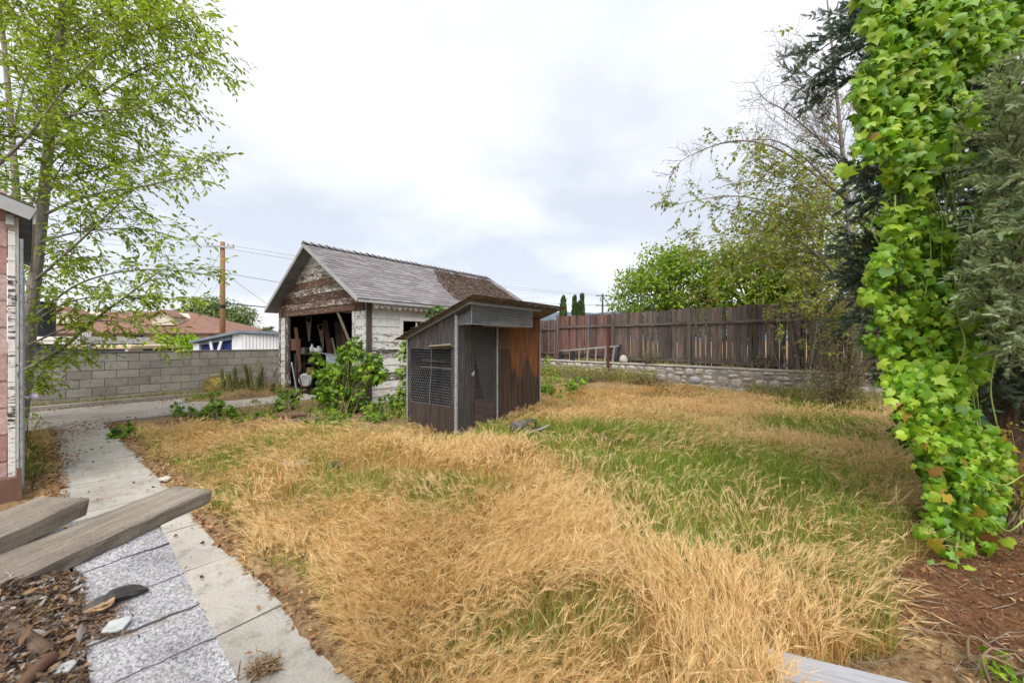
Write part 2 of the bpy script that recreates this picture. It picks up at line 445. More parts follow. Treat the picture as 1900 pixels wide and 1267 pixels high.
def _nb():
    g = G('needle_mat'); p = g.pos(); b = g.noise(p, 38, 6, .8, .6)
    return g.done(g.ramp(b, [(.3,(.045,.033,.028)),(.5,(.125,.092,.075)),(.72,(.24,.185,.155))]), .95, b, 1.0, .03, .1)
NEEDLE_BASE = _nb()
def bark(name, c0, c1, c2, sx=14, sz=3.0):
    g = G(name); u = g.uv(); a = g.noise(g.mp(u, (sz*2, sx, 1)), 1.0, 6, .7, .5)
    b = g.noise(g.pos(), 4, 3)
    col = g.mix(1.0, g.ramp(a, [(.28,c0),(.5,c1),(.74,c2)]), g.ramp(b, [(.3,.75),(.7,1.2)]), 'MULTIPLY')
    return g.done(col, .9, a, .8, .015, .15)
BARK_GREY = bark('grey_bark', (.12,.10,.085), (.26,.23,.205), (.40,.37,.335), 30, 2)
BARK_PALE = bark('pale_twig_bark', (.13,.105,.09), (.25,.215,.19), (.36,.325,.30), 30, 2)
BARK_BROWN = bark('brown_bark', (.04,.025,.016), (.12,.08,.055), (.22,.16,.12), 25, 2)
BARK_CHAR = bark('charred_bark', (.012,.011,.011), (.045,.042,.040), (.13,.125,.12), 25, 2)
STEM_GREEN = plain('green_stem', (.20,.27,.06), .6, vary=.3)
STEM_VINE = plain('woody_vine_stem', (.20,.15,.085), .8, vary=.3)

L_ASH = leafmat('ash_leaf', [(.15,.24,.02),(.28,.39,.03),(.40,.50,.045),(.32,.44,.035),(.18,.28,.024)], .5, .5)
L_GRAPE = leafmat('grape_leaf', [(.035,.085,.010),(.07,.15,.012),(.13,.26,.014),(.21,.36,.02),(.30,.43,.03),(.09,.19,.02)], .35, .5)
L_VINE = leafmat('vine_leaf', [(.09,.22,.014),(.17,.36,.018),(.23,.43,.024),(.30,.48,.03),(.39,.52,.05)], .42, .38, .45)
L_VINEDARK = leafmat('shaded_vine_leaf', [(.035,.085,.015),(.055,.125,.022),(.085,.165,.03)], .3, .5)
L_YELLOW = leafmat('yellowing_leaf', [(.20,.085,.02),(.40,.29,.03),(.44,.38,.04),(.22,.30,.03)], .4, .6)
L_ROUND = leafmat('round_tree_leaf', [(.075,.15,.016),(.16,.27,.022),(.26,.38,.03),(.35,.45,.045)], .4, .5)
L_MID = leafmat('olive_leaf', [(.12,.20,.018),(.23,.34,.03),(.32,.42,.045),(.33,.36,.05),(.18,.28,.025)], .4, .5)
L_SPARSE = leafmat('turning_leaf', [(.15,.23,.02),(.25,.34,.035),(.32,.36,.05),(.33,.22,.05),(.30,.37,.05),(.22,.32,.025)], .4, .6)
L_PINE = leafmat('conifer_frond', [(.038,.075,.045),(.07,.12,.075),(.105,.165,.105),(.15,.21,.14)], .18, .6, .25)
L_PINEPALE = leafmat('pale_conifer_frond', [(.17,.26,.125),(.25,.35,.18),(.33,.42,.22),(.38,.39,.20)], .2, .6, .25)
L_CYPRESS = leafmat('cypress_frond', [(.025,.06,.02),(.05,.10,.03),(.08,.145,.04)], .15, .6)
L_FAR = leafmat('far_tree_leaf', [(.10,.16,.05),(.17,.24,.08),(.24,.31,.115)], .3, .6)
L_BRIGHT = leafmat('bright_bush_leaf', [(.13,.27,.012),(.25,.42,.02),(.36,.52,.03)], .4, .5)
L_WEED = leafmat('weed_leaf', [(.11,.15,.05),(.19,.23,.09),(.24,.20,.09),(.26,.15,.08)], .3, .7)

def grassmat(name, stops, tr=.3):
    g = G(name); r = g.rnd(); p = g.pos()
    col = g.ramp(r, stops)
    f = g.noise(p, 1.1, 3, .6)
    col = g.mix(1.0, col, g.ramp(f, [(.3,(.80,.74,.70)),(.7,(1.13,1.13,1.08))]), 'MULTIPLY')
    col = g.mix(g.math('MULTIPLY', g.attr(), .75), col, g.mix(r, (.70,.465,.21), (.85,.69,.41)))
    return g.leafy(col, tr, .6, .25)
G_DRY = grassmat('dry_straw', [(0,(.43,.195,.068)),(.3,(.58,.32,.115)),(.6,(.68,.435,.17)),(1,(.74,.55,.26))], .42)
G_GREEN = grassmat('green_blade', [(0,(.11,.19,.022)),(.4,(.19,.29,.035)),(.75,(.31,.40,.065)),(1,(.43,.46,.13))], .42)
G_MIX = grassmat('olive_straw', [(0,(.24,.25,.06)),(.4,(.38,.37,.115)),(.75,(.54,.50,.20)),(1,(.66,.61,.31))], .42)

# ================= world, sun, camera =================
sc = bpy.context.scene
w = bpy.data.worlds.new('World'); sc.world = w; w.use_nodes = True
t = w.node_tree; t.nodes.clear()
def wn(typ, ins=None, **pr):
    nd = t.nodes.new(typ)
    for k, v in pr.items(): setattr(nd, k, v)
    for k, v in (ins or {}).items():
        if isinstance(v, bpy.types.NodeSocket): t.links.new(v, nd.inputs[k])
        else: nd.inputs[k].default_value = v
    return nd
SUN_EL, SUN_AZ = math.radians(56), math.radians(187)      # azimuth from +Y, clockwise
sky = wn('ShaderNodeTexSky', sky_type='NISHITA', sun_disc=False, sun_elevation=SUN_EL, sun_rotation=SUN_AZ)
tc = wn('ShaderNodeTexCoord')
sp = wn('ShaderNodeSeparateXYZ', {0: tc.outputs['Generated']})
def wm(op, a, b=0.0, c=0.0, clamp=False):
    nd = wn('ShaderNodeMath', operation=op, use_clamp=clamp)
    for i, v in enumerate((a, b, c)):
        if isinstance(v, bpy.types.NodeSocket): t.links.new(v, nd.inputs[i])
        else: nd.inputs[i].default_value = v
    return nd.outputs[0]
zz = wm('ADD', wm('MAXIMUM', sp.outputs[2], 0.0), .22)
pv = wn('ShaderNodeCombineXYZ', {0: wm('DIVIDE', sp.outputs[0], zz), 1: wm('DIVIDE', sp.outputs[1], zz), 2: 3.3})
n1 = wn('ShaderNodeTexNoise', {'Vector': pv.outputs[0], 'Scale': .95, 'Detail': 7.0, 'Roughness': .52, 'Distortion': .25}).outputs['Fac']
n2 = wn('ShaderNodeTexNoise', {'Vector': pv.outputs[0], 'Scale': .38, 'Detail': 3.0, 'Roughness': .5}).outputs['Fac']
low = wm('SUBTRACT', 1.0, wm('MULTIPLY', sp.outputs[2], 1.7, clamp=True))      # 1 at the horizon
cl = wm('ADD', wm('MULTIPLY', n1, .62), wm('MULTIPLY', n2, .48))
cl = wm('SUBTRACT', cl, wm('MULTIPLY', low, .05))
rp = wn('ShaderNodeValToRGB', {'Fac': cl})
e = rp.color_ramp.elements; e[0].position = .43; e[0].color = (.63,.665,.735,1); e[1].position = .64; e[1].color = (1.0,1.0,1.02,1)
k = rp.color_ramp.elements.new(.53); k.color = (.84,.865,.92,1)
b1 = wn('ShaderNodeBackground', {'Color': sky.outputs[0], 'Strength': .1})
b2 = wn('ShaderNodeBackground', {'Color': rp.outputs[0], 'Strength': .35})
mx = wn('ShaderNodeMixShader', {'Fac': .93}); t.links.new(b1.outputs[0], mx.inputs[1]); t.links.new(b2.outputs[0], mx.inputs[2])
wo = wn('ShaderNodeOutputWorld'); t.links.new(mx.outputs[0], wo.inputs[0])
sl = bpy.data.lights.new('sun', 'SUN'); sl.energy = 1.45; sl.angle = math.radians(60); sl.color = (1, .96, .90)
so = bpy.data.objects.new('sun', sl); C.objects.link(so)
so.rotation_euler = (math.pi/2-SUN_EL, 0, math.pi-SUN_AZ)
cd = bpy.data.cameras.new('camera'); co = bpy.data.objects.new('camera', cd); C.objects.link(co); sc.camera = co
co.location = (0, 0, EYE); co.rotation_euler = (math.pi/2, 0, 0)
cd.sensor_width = 36; cd.lens = FPX/1900*36; cd.clip_start = .05; cd.clip_end = 6000
cd.dof.use_dof = True; cd.dof.focus_distance = 6.5; cd.dof.aperture_fstop = 4.5
sc.view_settings.view_transform = 'Standard'; sc.view_settings.look = 'None'; sc.view_settings.gamma = 1
sc.view_settings.exposure = 1.80
sc.render.engine = 'CYCLES'
sc.cycles.max_bounces = 6; sc.cycles.diffuse_bounces = 3; sc.cycles.transparent_max_bounces = 12; sc.cycles.use_denoising = True

# ================= ground =================
F2 = Vector((5.45, 11.87, 0)); FD = Vector((.70, -.714, 0)); FN = Vector((-.714, -.70, 0))   # fence line, its direction, its side towards the yard
WALL_OFF = .48
def terrace(x, y):
    s = (x-F2.x)*FN.x+(y-F2.y)*FN.y                     # distance in front of the fence
    return s < WALL_OFF-.12
def ground_h(x, y):
    x = np.asarray(x, float); y = np.asarray(y, float)
    u = x*DX+y*DY; v = -x*DY+y*DX
    h = (vnoise(x, y, .7)-.5)*.07+(vnoise(x, y, 2.3, 1)-.5)*.03-.02
    # mound of the cactus bed by the block wall, and of the soil under the tree
    h += .22*np.exp(-(((u-3.9)/1.1)**2+((v-12.5)/.7)**2))
    h += .12*np.exp(-(((x-3.3)/1.0)**2+((y-2.4)/.9)**2))
    hard = ((u > .0) & (u < .96) & (v < 10.5) & (v > -3)) | ((v > 10.1) & (v < 13.1) & (u < 2.4))
    soft = np.clip(np.minimum.reduce([np.abs(u-.55)-.47]), 0, .4)/.4
    h = np.where((v < 10.5), h*np.clip(soft, .0, 1), h)
    h = np.where(hard, -.03, h)
    s = (x-F2.x)*FN.x+(y-F2.y)*FN.y
    h += (.10+.16*np.clip(-(x-6.2)/2.5, 0, 1))*np.clip(1-(s-.5)/2.6, 0, 1)**1.5*np.clip((x-.3)/.8, 0, 1)        # the ground rises a little to the stone wall
    return np.where((s < WALL_OFF-.12) & (x > -6), .64+(vnoise(x, y, 1.2, 4)-.5)*.06, h)
def H1(x, y): return float(ground_h(np.array([x]), np.array([y]))[0])
def make_ground():
    xs = np.concatenate([[-3000,-1200,-500,-200,-90,-50,-30,-20], np.arange(-14, 14.01, .13), [18,25,40,80,200,500,1200,3000]])
    ys = np.concatenate([[-400,-100,-30,-10,-4], np.arange(-1, 19, .13), [22,28,40,70,140,300,700,1500,3000]])
    X, Y = np.meshgrid(xs, ys)
    Z = ground_h(X, Y)
    far = (X < -14) | (X > 14) | (Y > 18.9) | (Y < -1)
    Z = np.where(far & (Z < .3), -.02, Z)
    V = np.stack([X, Y, Z], -1).reshape(-1, 3); nx = len(xs); ny = len(ys)
    i = np.arange(nx*(ny-1)).reshape(ny-1, nx)[:, :-1].ravel()
    T = np.concatenate([np.stack([i, i+1, i+nx+1], 1), np.stack([i, i+nx+1, i+nx], 1)])
    o = fast('ground', V, T, SOIL, smooth=True, org=(0,0,0)); tag(o, kind='structure')
    # patch of reddish mulch under the conifer
    n = 40; R = np.linspace(0, 1, 12); A = np.linspace(0, 2*math.pi, n, endpoint=False)
    P = [(3.1, 2.15)]; T = []
    for r in R[1:]:
        for a in A:
            k = r*(1+.12*math.sin(3*a+1)+.08*math.sin(5*a)); P.append((3.1+1.25*k*math.cos(a), 2.15+.85*k*math.sin(a)))
    P = np.array(P); z = ground_h(P[:,0], P[:,1])+.012
    z[1+10*n:] -= .05
    for j in range(n): T.append((0, 1+j, 1+(j+1) % n))
    for q in range(10):
        for j in range(n):
            a, b, c, d = 1+q*n+j, 1+q*n+(j+1) % n, 1+(q+1)*n+(j+1) % n, 1+(q+1)*n+j; T += [(a, d, c), (a, c, b)]
    o = fast('soil', np.column_stack([P, z]), T, MULCH, smooth=True); tag(o, kind='structure')
make_ground()
hp = []
for i in range(60):
    x = -900+i*60; hh = 60+70*math.exp(-((i-24)/9)**2)+160*float(vnoise([i*.16], [1.5])[0])*.6+(80 if i > 24 else 0)*min(1, (i-24)/10)
    hp.append((x, 2500, hh))
mb = MB(); vs = []; fs = []
for i, (x, y, z) in enumerate(hp):
    vs += [(x, y-500, -5), (x, y-200, z*.55), (x, y, z), (x, y+500, -5)]
    if i:
        for k_ in range(3): fs.append((4*i-4+k_, 4*i+k_, 4*i+k_+1, 4*i-3+k_))
mb.add(vs, fs); tag(mb.build('hills', HILL, smooth=True), kind='structure')

# path slabs, driveway, kerb
mb = MB(); js = [-1.2, -.2, .72, 1.55, 2.36, 3.18, 3.94, 4.95, 5.95, 6.95, 7.95, 8.9, 10.22]
for a, b in zip(js, js[1:]):
    o1, o2 = random.uniform(-.02,.02), random.uniform(-.02,.02)
    tilt = random.uniform(-.004,.004)
    u0, u1 = .20+o1*.5, .88+o1
    g_ = .006
    nseg = 9
    er = [u1+(o2*.3)*q/nseg+random.uniform(-.003,.003) for q in range(nseg+1)]
    el = [u0+random.uniform(-.012,.012) for q in range(nseg+1)]
    T = [uv(er[q], a+g_+(b-a-2*g_)*q/nseg, .03-tilt) for q in range(nseg+1)]+[uv(el[q], a+g_+(b-a-2*g_)*q/nseg, .032+tilt) for q in range(nseg, -1, -1)]
    n_ = len(T); B_ = [p-Vector((0,0,.12)) for p in T]
    mb.add(T+B_, [tuple(range(n_))]+[(q, n_+q, n_+(q+1) % n_, (q+1) % n_) for q in range(n_)])
tag(mb.build('path', CONC_PATH), kind='structure')
# soil and litter creeping over both edges of the path
def soil_edge(ua, ub, va, vb, uc, amp):
    A = np.arange(ua, ub+.001, .022); B = np.arange(va, vb, .025); a, b = np.meshgrid(A, B); x = a*DX-b*DY; y = a*DY+b*DX
    prof = np.exp(-((a-uc)/.085)**2)
    h = -.004+prof*(amp+.055*(vnoise(x, y, 3.2, 40)-.5)+.05*(vnoise(x, y, 11, 41)-.5)+.02*(vnoise(x, y, 31, 42)-.5))
    h[:, 0] = -.06; h[:, -1] = -.06; h[0] = -.06; h[-1] = -.06
    nx = len(A); i = np.arange(nx*(len(B)-1)).reshape(-1, nx)[:, :-1].ravel(); T = np.concatenate([np.stack([i, i+1, i+nx+1], 1), np.stack([i, i+nx+1, i+nx], 1)])
    tag(fast('soil', np.stack([x, y, h], -1).reshape(-1, 3), T, SOIL, smooth=True), kind='structure')
soil_edge(.72, 1.20, .9, 10.0, .935, .040)
soil_edge(.02, .38, 4.6, 10.1, .17, .040)
mb = MB(); us = [-12,-8,-5,-2.5,0,2.3,4.95]
for a, b in zip(us, us[1:]):
    T4 = [uv(a+.006, 10.3, .022), uv(b-.006, 10.3, .022), uv(b-.006, 13.0, .024), uv(a+.006, 13.0, .024)]
    B4 = [p-Vector((0,0,.12)) for p in T4]
    mb.add(T4+B4, [(0,3,2,1),(0,1,5,4),(1,2,6,5),(2,3,7,6),(3,0,4,7)])
tag(mb.build('driveway', CONC_DRIVE), kind='structure')
mb = MB(); k0 = -12
while k0 < 2.6:
    mb.box(uv(k0+.9, 13.07, .05), Vector((DX,DY,0))*.897, Vector((-DY,DX,0))*.065, (0,0,.065)); k0 += 1.8
tag(mb.build('kerb', CONC_KERB), kind='structure')
UD = Vector((DX, DY, 0)); VD = Vector((-DY, DX, 0)); ZD = Vector((0, 0, 1))
# ================= block wall =================
def make_block_wall():
    t = thing('block_wall', 'long grey concrete block wall beside the driveway, running up to the white garage', 'wall', uv(-2, 13.5, 0))
    vf = 13.46; u0, u1 = -9.6, 5.15
    b = MB(); m = MB()
    m.box(uv((u0+u1)/2, vf+.095, .61), UD*(u1-u0)/2, VD*.088, ZD*.605)
    for r in range(6):
        k = u0+(0 if r % 2 else -.203)
        while k < u1:
            a, e = max(k, u0), min(k+.406, u1)
            if e-a > .05:
                dz = random.uniform(-.002,.002); dv = random.uniform(-.003,.003)
                c = uv((a+e)/2, vf+.095+dv, r*.203+.1+dz)
                b.box(c, UD*((e-a)/2-.0055), VD*.098, ZD*.0955)
            k += .406
    m.build('mortar', MORTAR, t); o = b.build('blocks', CMU, t)
    md = o.modifiers.new('b', 'BEVEL'); md.width = .005; md.segments = 1
    c = MB(); k = u0
    while k < u1:
        c.box(uv(k+.3, vf+.095, 1.238), UD*.297, VD*.107, ZD*.018); k += .6
    c.build('cap', MORTAR, t)
make_block_wall()

# ================= garage =================
GR = Vector((-3.48, 9.2, 0)); GW, GL = 4.85, 6.75
WALLZ, RIDGEZ = 2.52, 4.10
def gp(s, tt, z): return GR+VD*s+UD*tt+ZD*z          # s across the front, tt back along the side
def make_garage():
    t = thing('garage', 'old white garage of peeling boards with a grey shingle roof and wide open front', 'garage', gp(GW/2, GL/2, 0))
    slope = (RIDGEZ-WALLZ-.12)/(GW/2)
    roofz = lambda s: WALLZ+.10+slope*(GW/2-abs(s-GW/2))      # underside of the roof at s
    O0, O1, OT = .50, 4.12, 2.30
    # front: boards, cut round the opening and under the gable
    bh = .19; f = MB(); z = -.04
    rows = 0
    while z < RIDGEZ:
        z1 = z+bh
        def span(zz):
            if zz <= roofz(0): return 0.0, GW
            q = (zz-roofz(0))/slope; return q, GW-q
        lo, hi = span(z1)
        l0, h0 = span(z)
        if h0-l0 < .1: break
        def brd(a0, b0, a1, b1, wear):
            tilt = .014
            P = [gp(a0, -.022-tilt, z), gp(b0, -.022-tilt, z), gp(b1, -.022, z1-.004), gp(a1, -.022, z1-.004)]
            Q = [p+UD*.03 for p in P]; ou = random.random()*20; ov = random.random()*20
            uvw = [(a0+ou, ov), (b0+ou, ov), (b1+ou, ov+bh), (a1+ou, ov+bh)]
            f.add(P+Q, [(0,3,2,1)[::-1] if False else (1,2,3,0)[::-1], (0,1,5,4)[::-1], (2,3,7,6)[::-1], (1,2,6,5)[::-1], (3,0,4,7)[::-1]],
                  [[uvw[i] for i in (0,3,2,1)], [(0,0)]*4, [(0,0)]*4, [(0,0)]*4, [(0,0)]*4], wear)
        if z < OT-.1:
            brd(0, O0-.12, 0, O0-.12, random.uniform(.30,.5)); brd(O1+.12+.17, GW, O1+.12+.17, GW, random.uniform(.30,.5))
        else:
            hgt = (z-OT)/(RIDGEZ-OT)
            wear = .645-.24*max(0, hgt-.35)/.65+random.uniform(-.10,.06) if hgt > .0 else .72
            if hgt > .80: wear = .33
            brd(l0+.01, h0-.01, max(lo, l0)+.01, min(hi, h0)-.01, wear)
        z = z1; rows += 1
    f.build('front_wall', PEEL_BROWN, t)
    h = MB(); h.board(gp(O0-.16, -.05, OT+.02), gp(O1+.34, -.05, OT+.02), .13, .05, ZD, .66); h.build('door_header', PEEL_BROWN, t)
    j = MB(); j.board(gp(O1+.17, -.035, -.1), gp(O1+.17, -.035, OT-.06), .25, .06, VD, .62); j.build('door_post', PEEL_GREY, t)
    j = MB(); j.board(gp(O0-.06, -.03, -.1), gp(O0-.06, -.03, OT-.06), .12, .05, VD, .50); j.build('door_post', PEEL_GREY, t)
    # side wall facing the yard: lapped boards around a window
    w = MB(); z = -.03; W0, W1, WZ0, WZ1 = 1.02, 1.92, 1.02, 1.98
    while z < WALLZ+.03:
        z1 = min(z+bh, WALLZ+.05)
        segs = [(0, GL)]
        if z1 > WZ0-.06 and z < WZ1+.06: segs = [(0, W0-.075), (W1+.075, GL)]
        for a, e in segs:
            k = a
            while k < e-.01:
                n = min(e, k+random.uniform(2.2, 3.6)); n = e if e-n < .5 else n
                wear = {0:.40, 1:.36, 2:.32, 3:.50, 4:.34, 5:.40, 6:.60, 7:.46, 8:.40, 9:.42, 10:.38, 11:.34, 12:.12, 13:.04}.get(int(round((z+.03)/bh)), .05)
                wear += random.uniform(-.06,.06)
                P = [gp(-.022-.017, k+.004, z), gp(-.022-.017, n-.004, z), gp(-.022, n-.004, z1-.004), gp(-.022, k+.004, z1-.004)]
                Q = [p+VD*.03 for p in P]; ou, ov = random.random()*20, random.random()*20
                q = [(k+ou, ov), (n+ou, ov), (n+ou, ov+bh), (k+ou, ov+bh)]
                w.add(P+Q, [(0,1,2,3), (0,4,5,1), (2,6,7,3), (1,5,6,2), (3,7,4,0)], [q]+[[(0,0)]*4]*4, wear)
                k = n
        z = z1
    w.build('side_wall', PEEL_GREY, t)
    # inner shell: far side wall, back wall, inside of the gables, floor
    s = MB()
    s.box(gp(GW-.03, GL/2, WALLZ/2), UD*GL/2, VD*.025, ZD*WALLZ/2, .3)
    s.build('rear_side_wall', PEEL_GREY, t)
    bk = MB(); o = [gp(0, GL, 0), gp(GW, GL, 0), gp(GW, GL, roofz(GW)), gp(GW/2, GL, roofz(GW/2)), gp(0, GL, roofz(0))]
    bk.prism(o, UD*.05, .3); bk.build('back_wall', PEEL_GREY, t)
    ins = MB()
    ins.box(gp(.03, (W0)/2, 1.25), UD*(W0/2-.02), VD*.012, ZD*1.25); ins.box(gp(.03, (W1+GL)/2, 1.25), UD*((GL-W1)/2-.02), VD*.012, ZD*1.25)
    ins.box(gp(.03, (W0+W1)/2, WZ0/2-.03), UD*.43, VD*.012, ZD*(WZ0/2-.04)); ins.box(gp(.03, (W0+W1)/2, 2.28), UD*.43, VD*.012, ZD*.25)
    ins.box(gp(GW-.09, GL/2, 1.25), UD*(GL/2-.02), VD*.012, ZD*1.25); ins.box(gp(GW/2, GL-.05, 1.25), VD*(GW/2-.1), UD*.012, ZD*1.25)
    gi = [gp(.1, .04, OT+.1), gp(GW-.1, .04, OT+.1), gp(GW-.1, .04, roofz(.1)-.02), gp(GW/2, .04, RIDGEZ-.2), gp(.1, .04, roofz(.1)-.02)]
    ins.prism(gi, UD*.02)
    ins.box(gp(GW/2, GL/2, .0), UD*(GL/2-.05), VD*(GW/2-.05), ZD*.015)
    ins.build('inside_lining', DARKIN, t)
    # corner boards
    c = MB(); c.board(gp(-.065, .06, -.1), gp(-.065, .06, WALLZ+.06), .13, .045, UD, .97); c.build('corner_board', PEEL_GREY, t)
    c = MB(); c.board(gp(-.06, GL-.05, 0), gp(-.06, GL-.05, WALLZ), .10, .04, UD, .2); c.build('corner_board', PEEL_GREY, t)
    c = MB(); c.board(gp(GW+.012, -.04, -.1), gp(GW+.012, -.04, WALLZ), .08, .05, VD, .55); c.build('corner_board', PEEL_GREY, t)
    # window
    wi = MB()
    for a, e in ((gp(-.045, W0-.05, WZ0-.05), gp(-.045, W0-.05, WZ1+.05)), (gp(-.045, W1+.05, WZ0-.05), gp(-.045, W1+.05, WZ1+.05))): wi.board(a, e, .1, .05, UD, .22)
    wi.board(gp(-.05, W0-.1, WZ1+.095), gp(-.05, W1+.1, WZ1+.095), .09, .05, ZD, .2); wi.board(gp(-.06, W0-.12, WZ0-.09), gp(-.06, W1+.12, WZ0-.09), .06, .08, ZD, .4)
    win = wi.build('window', PEEL_GREY, t)
    mu = MB(); mu.board(gp(-.02, (W0+W1)/2, WZ0-.04), gp(-.02, (W0+W1)/2, WZ1+.04), .035, .03, UD, .3); mu.board(gp(-.018, W0, 1.5), gp(-.018, W1, 1.5), .035, .028, ZD, .3); mu.build('glazing_bar', PEEL_GREY, win)
    # roof deck, shingles, fascia
    ov, ovf, ovb = .31, .36, .34
    r = MB(); sl = Vector((0,0,0))
    for sd in (0, 1):
        S = lambda q: (q if sd == 0 else GW-q)
        e, p = -ov, GW/2
        z_ = lambda q: WALLZ+.10+slope*q
        P = [gp(S(e), -ovf, z_(e)), gp(S(e), GL+ovb, z_(e)), gp(S(p), GL+ovb, z_(p)), gp(S(p), -ovf, z_(p))]
        r.add(P+[q+ZD*.05 for q in P], [(0,1,2,3),(4,5,6,7),(0,1,5,4),(1,2,6,5),(2,3,7,6),(3,0,4,7)], None)
    roof = r.build('roof', SOFFIT, t)
    tabs = MB(); n = Vector((0,0,0))
    for sd in (0, 1):
        S = lambda q: (q if sd == 0 else GW-q)
        Ls = math.hypot(GW/2+ov, slope*(GW/2+ov)); ex = .142; nr = int(Ls/ex)+1
        cs = (GW/2+ov)/Ls
        for i in range(nr):
            q0 = -ov-.03+i*ex*cs; q1 = min(q0+ex*1.02*cs, GW/2)
            k = -ovf-.02+(i % 2)*.15-.3; prev = 0
            while k < GL+ovb+.02:
                e = min(k+.30, GL+ovb+.02); a = max(k, -ovf-.02)
                if e-a > .04:
                    th = .007+random.random()*.004; dq = random.uniform(-.006,.006)
                    sag = lambda x: 0.0
                    zz = lambda q, x, up: WALLZ+.153+slope*q+up+sag(x)*(q/(GW/2))
                    P = [gp(S(q0+dq), a+.003, zz(q0, a, th+.008)), gp(S(q0+dq), e-.003, zz(q0, e, th+.008)), gp(S(q1), e-.003, zz(q1, e, .006)), gp(S(q1), a+.003, zz(q1, a, .006)),
                         gp(S(q0+dq), a+.003, zz(q0, a, -.004)), gp(S(q0+dq), e-.003, zz(q0, e, -.004))]
                    F = [(0,1,2,3), (4,5,1,0)]
                    if sd: F = [q[::-1] for q in F]
                    tabs.add(P, F[:1]); tabs.add([P[4], P[5], P[1], P[0]], [(0,1,2,3)], None, 0, 1)
                k += .30
    tabs.build('shingles', [SHINGLE, SHINGLE_EDGE], roof)
    rc = MB(); k = -ovf-.02
    while k < GL+ovb-.1:
        zc = WALLZ+.155+slope*GW/2
        up = .058+random.random()*.015
        P = []
        for kk, dz in ((k, up), (k+.25, .008)):
            for dq, dd in ((-.13, -.13*slope), (-.05, -.02), (0, .0), (.05, -.02), (.13, -.13*slope)): P.append(gp(GW/2+dq, kk, zc+dd+dz+.008))
        rc.add(P, [(i, i+1, i+6, i+5) for i in range(4)]+[(0,1,2,3,4)]); k += .205
    rc.build('ridge_caps', SHINGLE, roof)
    for nm, tt in (('rake_board', -ovf-.012), ('rake_board', GL+ovb+.012)):
        for sd in (0, 1):
            S = lambda q: (q if sd == 0 else GW-q)
            b = MB(); dz = .02
            b.board(gp(S(-ov), tt, WALLZ+.105+slope*-ov), gp(S(GW/2), tt, WALLZ+.105+slope*GW/2), .095, .022, ZD); b.build(nm, TRIM, roof)
    for sd in (0, 1):
        S = lambda q: (q if sd == 0 else GW-q)
        b = MB(); b.board(gp(S(-ov-.012), -ovf, WALLZ+.10-slope*ov), gp(S(-ov-.012), GL+ovb, WALLZ+.10-slope*ov), .075, .02, ZD); b.build('eave_board', TRIM, roof)
    # soffit board joints under the front overhang
    sj = MB()
    for sd in (0, 1):
        S = lambda q: (q if sd == 0 else GW-q)
        q = -ov+.05
        while q < GW/2-.05:
            zq = WALLZ+.095+slope*q; sj.box(gp(S(q+.07), -ovf/2, zq+slope*.07-.006), UD*(ovf/2-.02), (VD*(1 if sd == 0 else -1)*.066+ZD*slope*.066), ZD*.006); q += .14
    sj.build('soffit_boards', SOFFIT, roof)
    # scalloped valance under the yard-side eave
    sc_ = MB(); k = .14; zt = WALLZ+.10-slope*ov-.012
    while k < GL-.1:
        wv = .075; o = [gp(-.25, k-wv, zt)]; hh = .135+random.uniform(-.008,.008)
        o += [gp(-.25, k-wv, zt-hh*.45)]+[gp(-.25, k+wv*math.cos(a), zt-hh*.45-hh*.55*math.sin(a)) for a in [math.pi*i/8 for i in range(7, 0, -1)]]+[gp(-.25, k+wv, zt-hh*.45), gp(-.25, k+wv, zt)]
        sc_.prism(o, VD*.012); k += .163
    sc_.build('scalloped_trim', SCALLOP, t)
    return roofz, slope
ROOFZ, GSLOPE = make_garage()

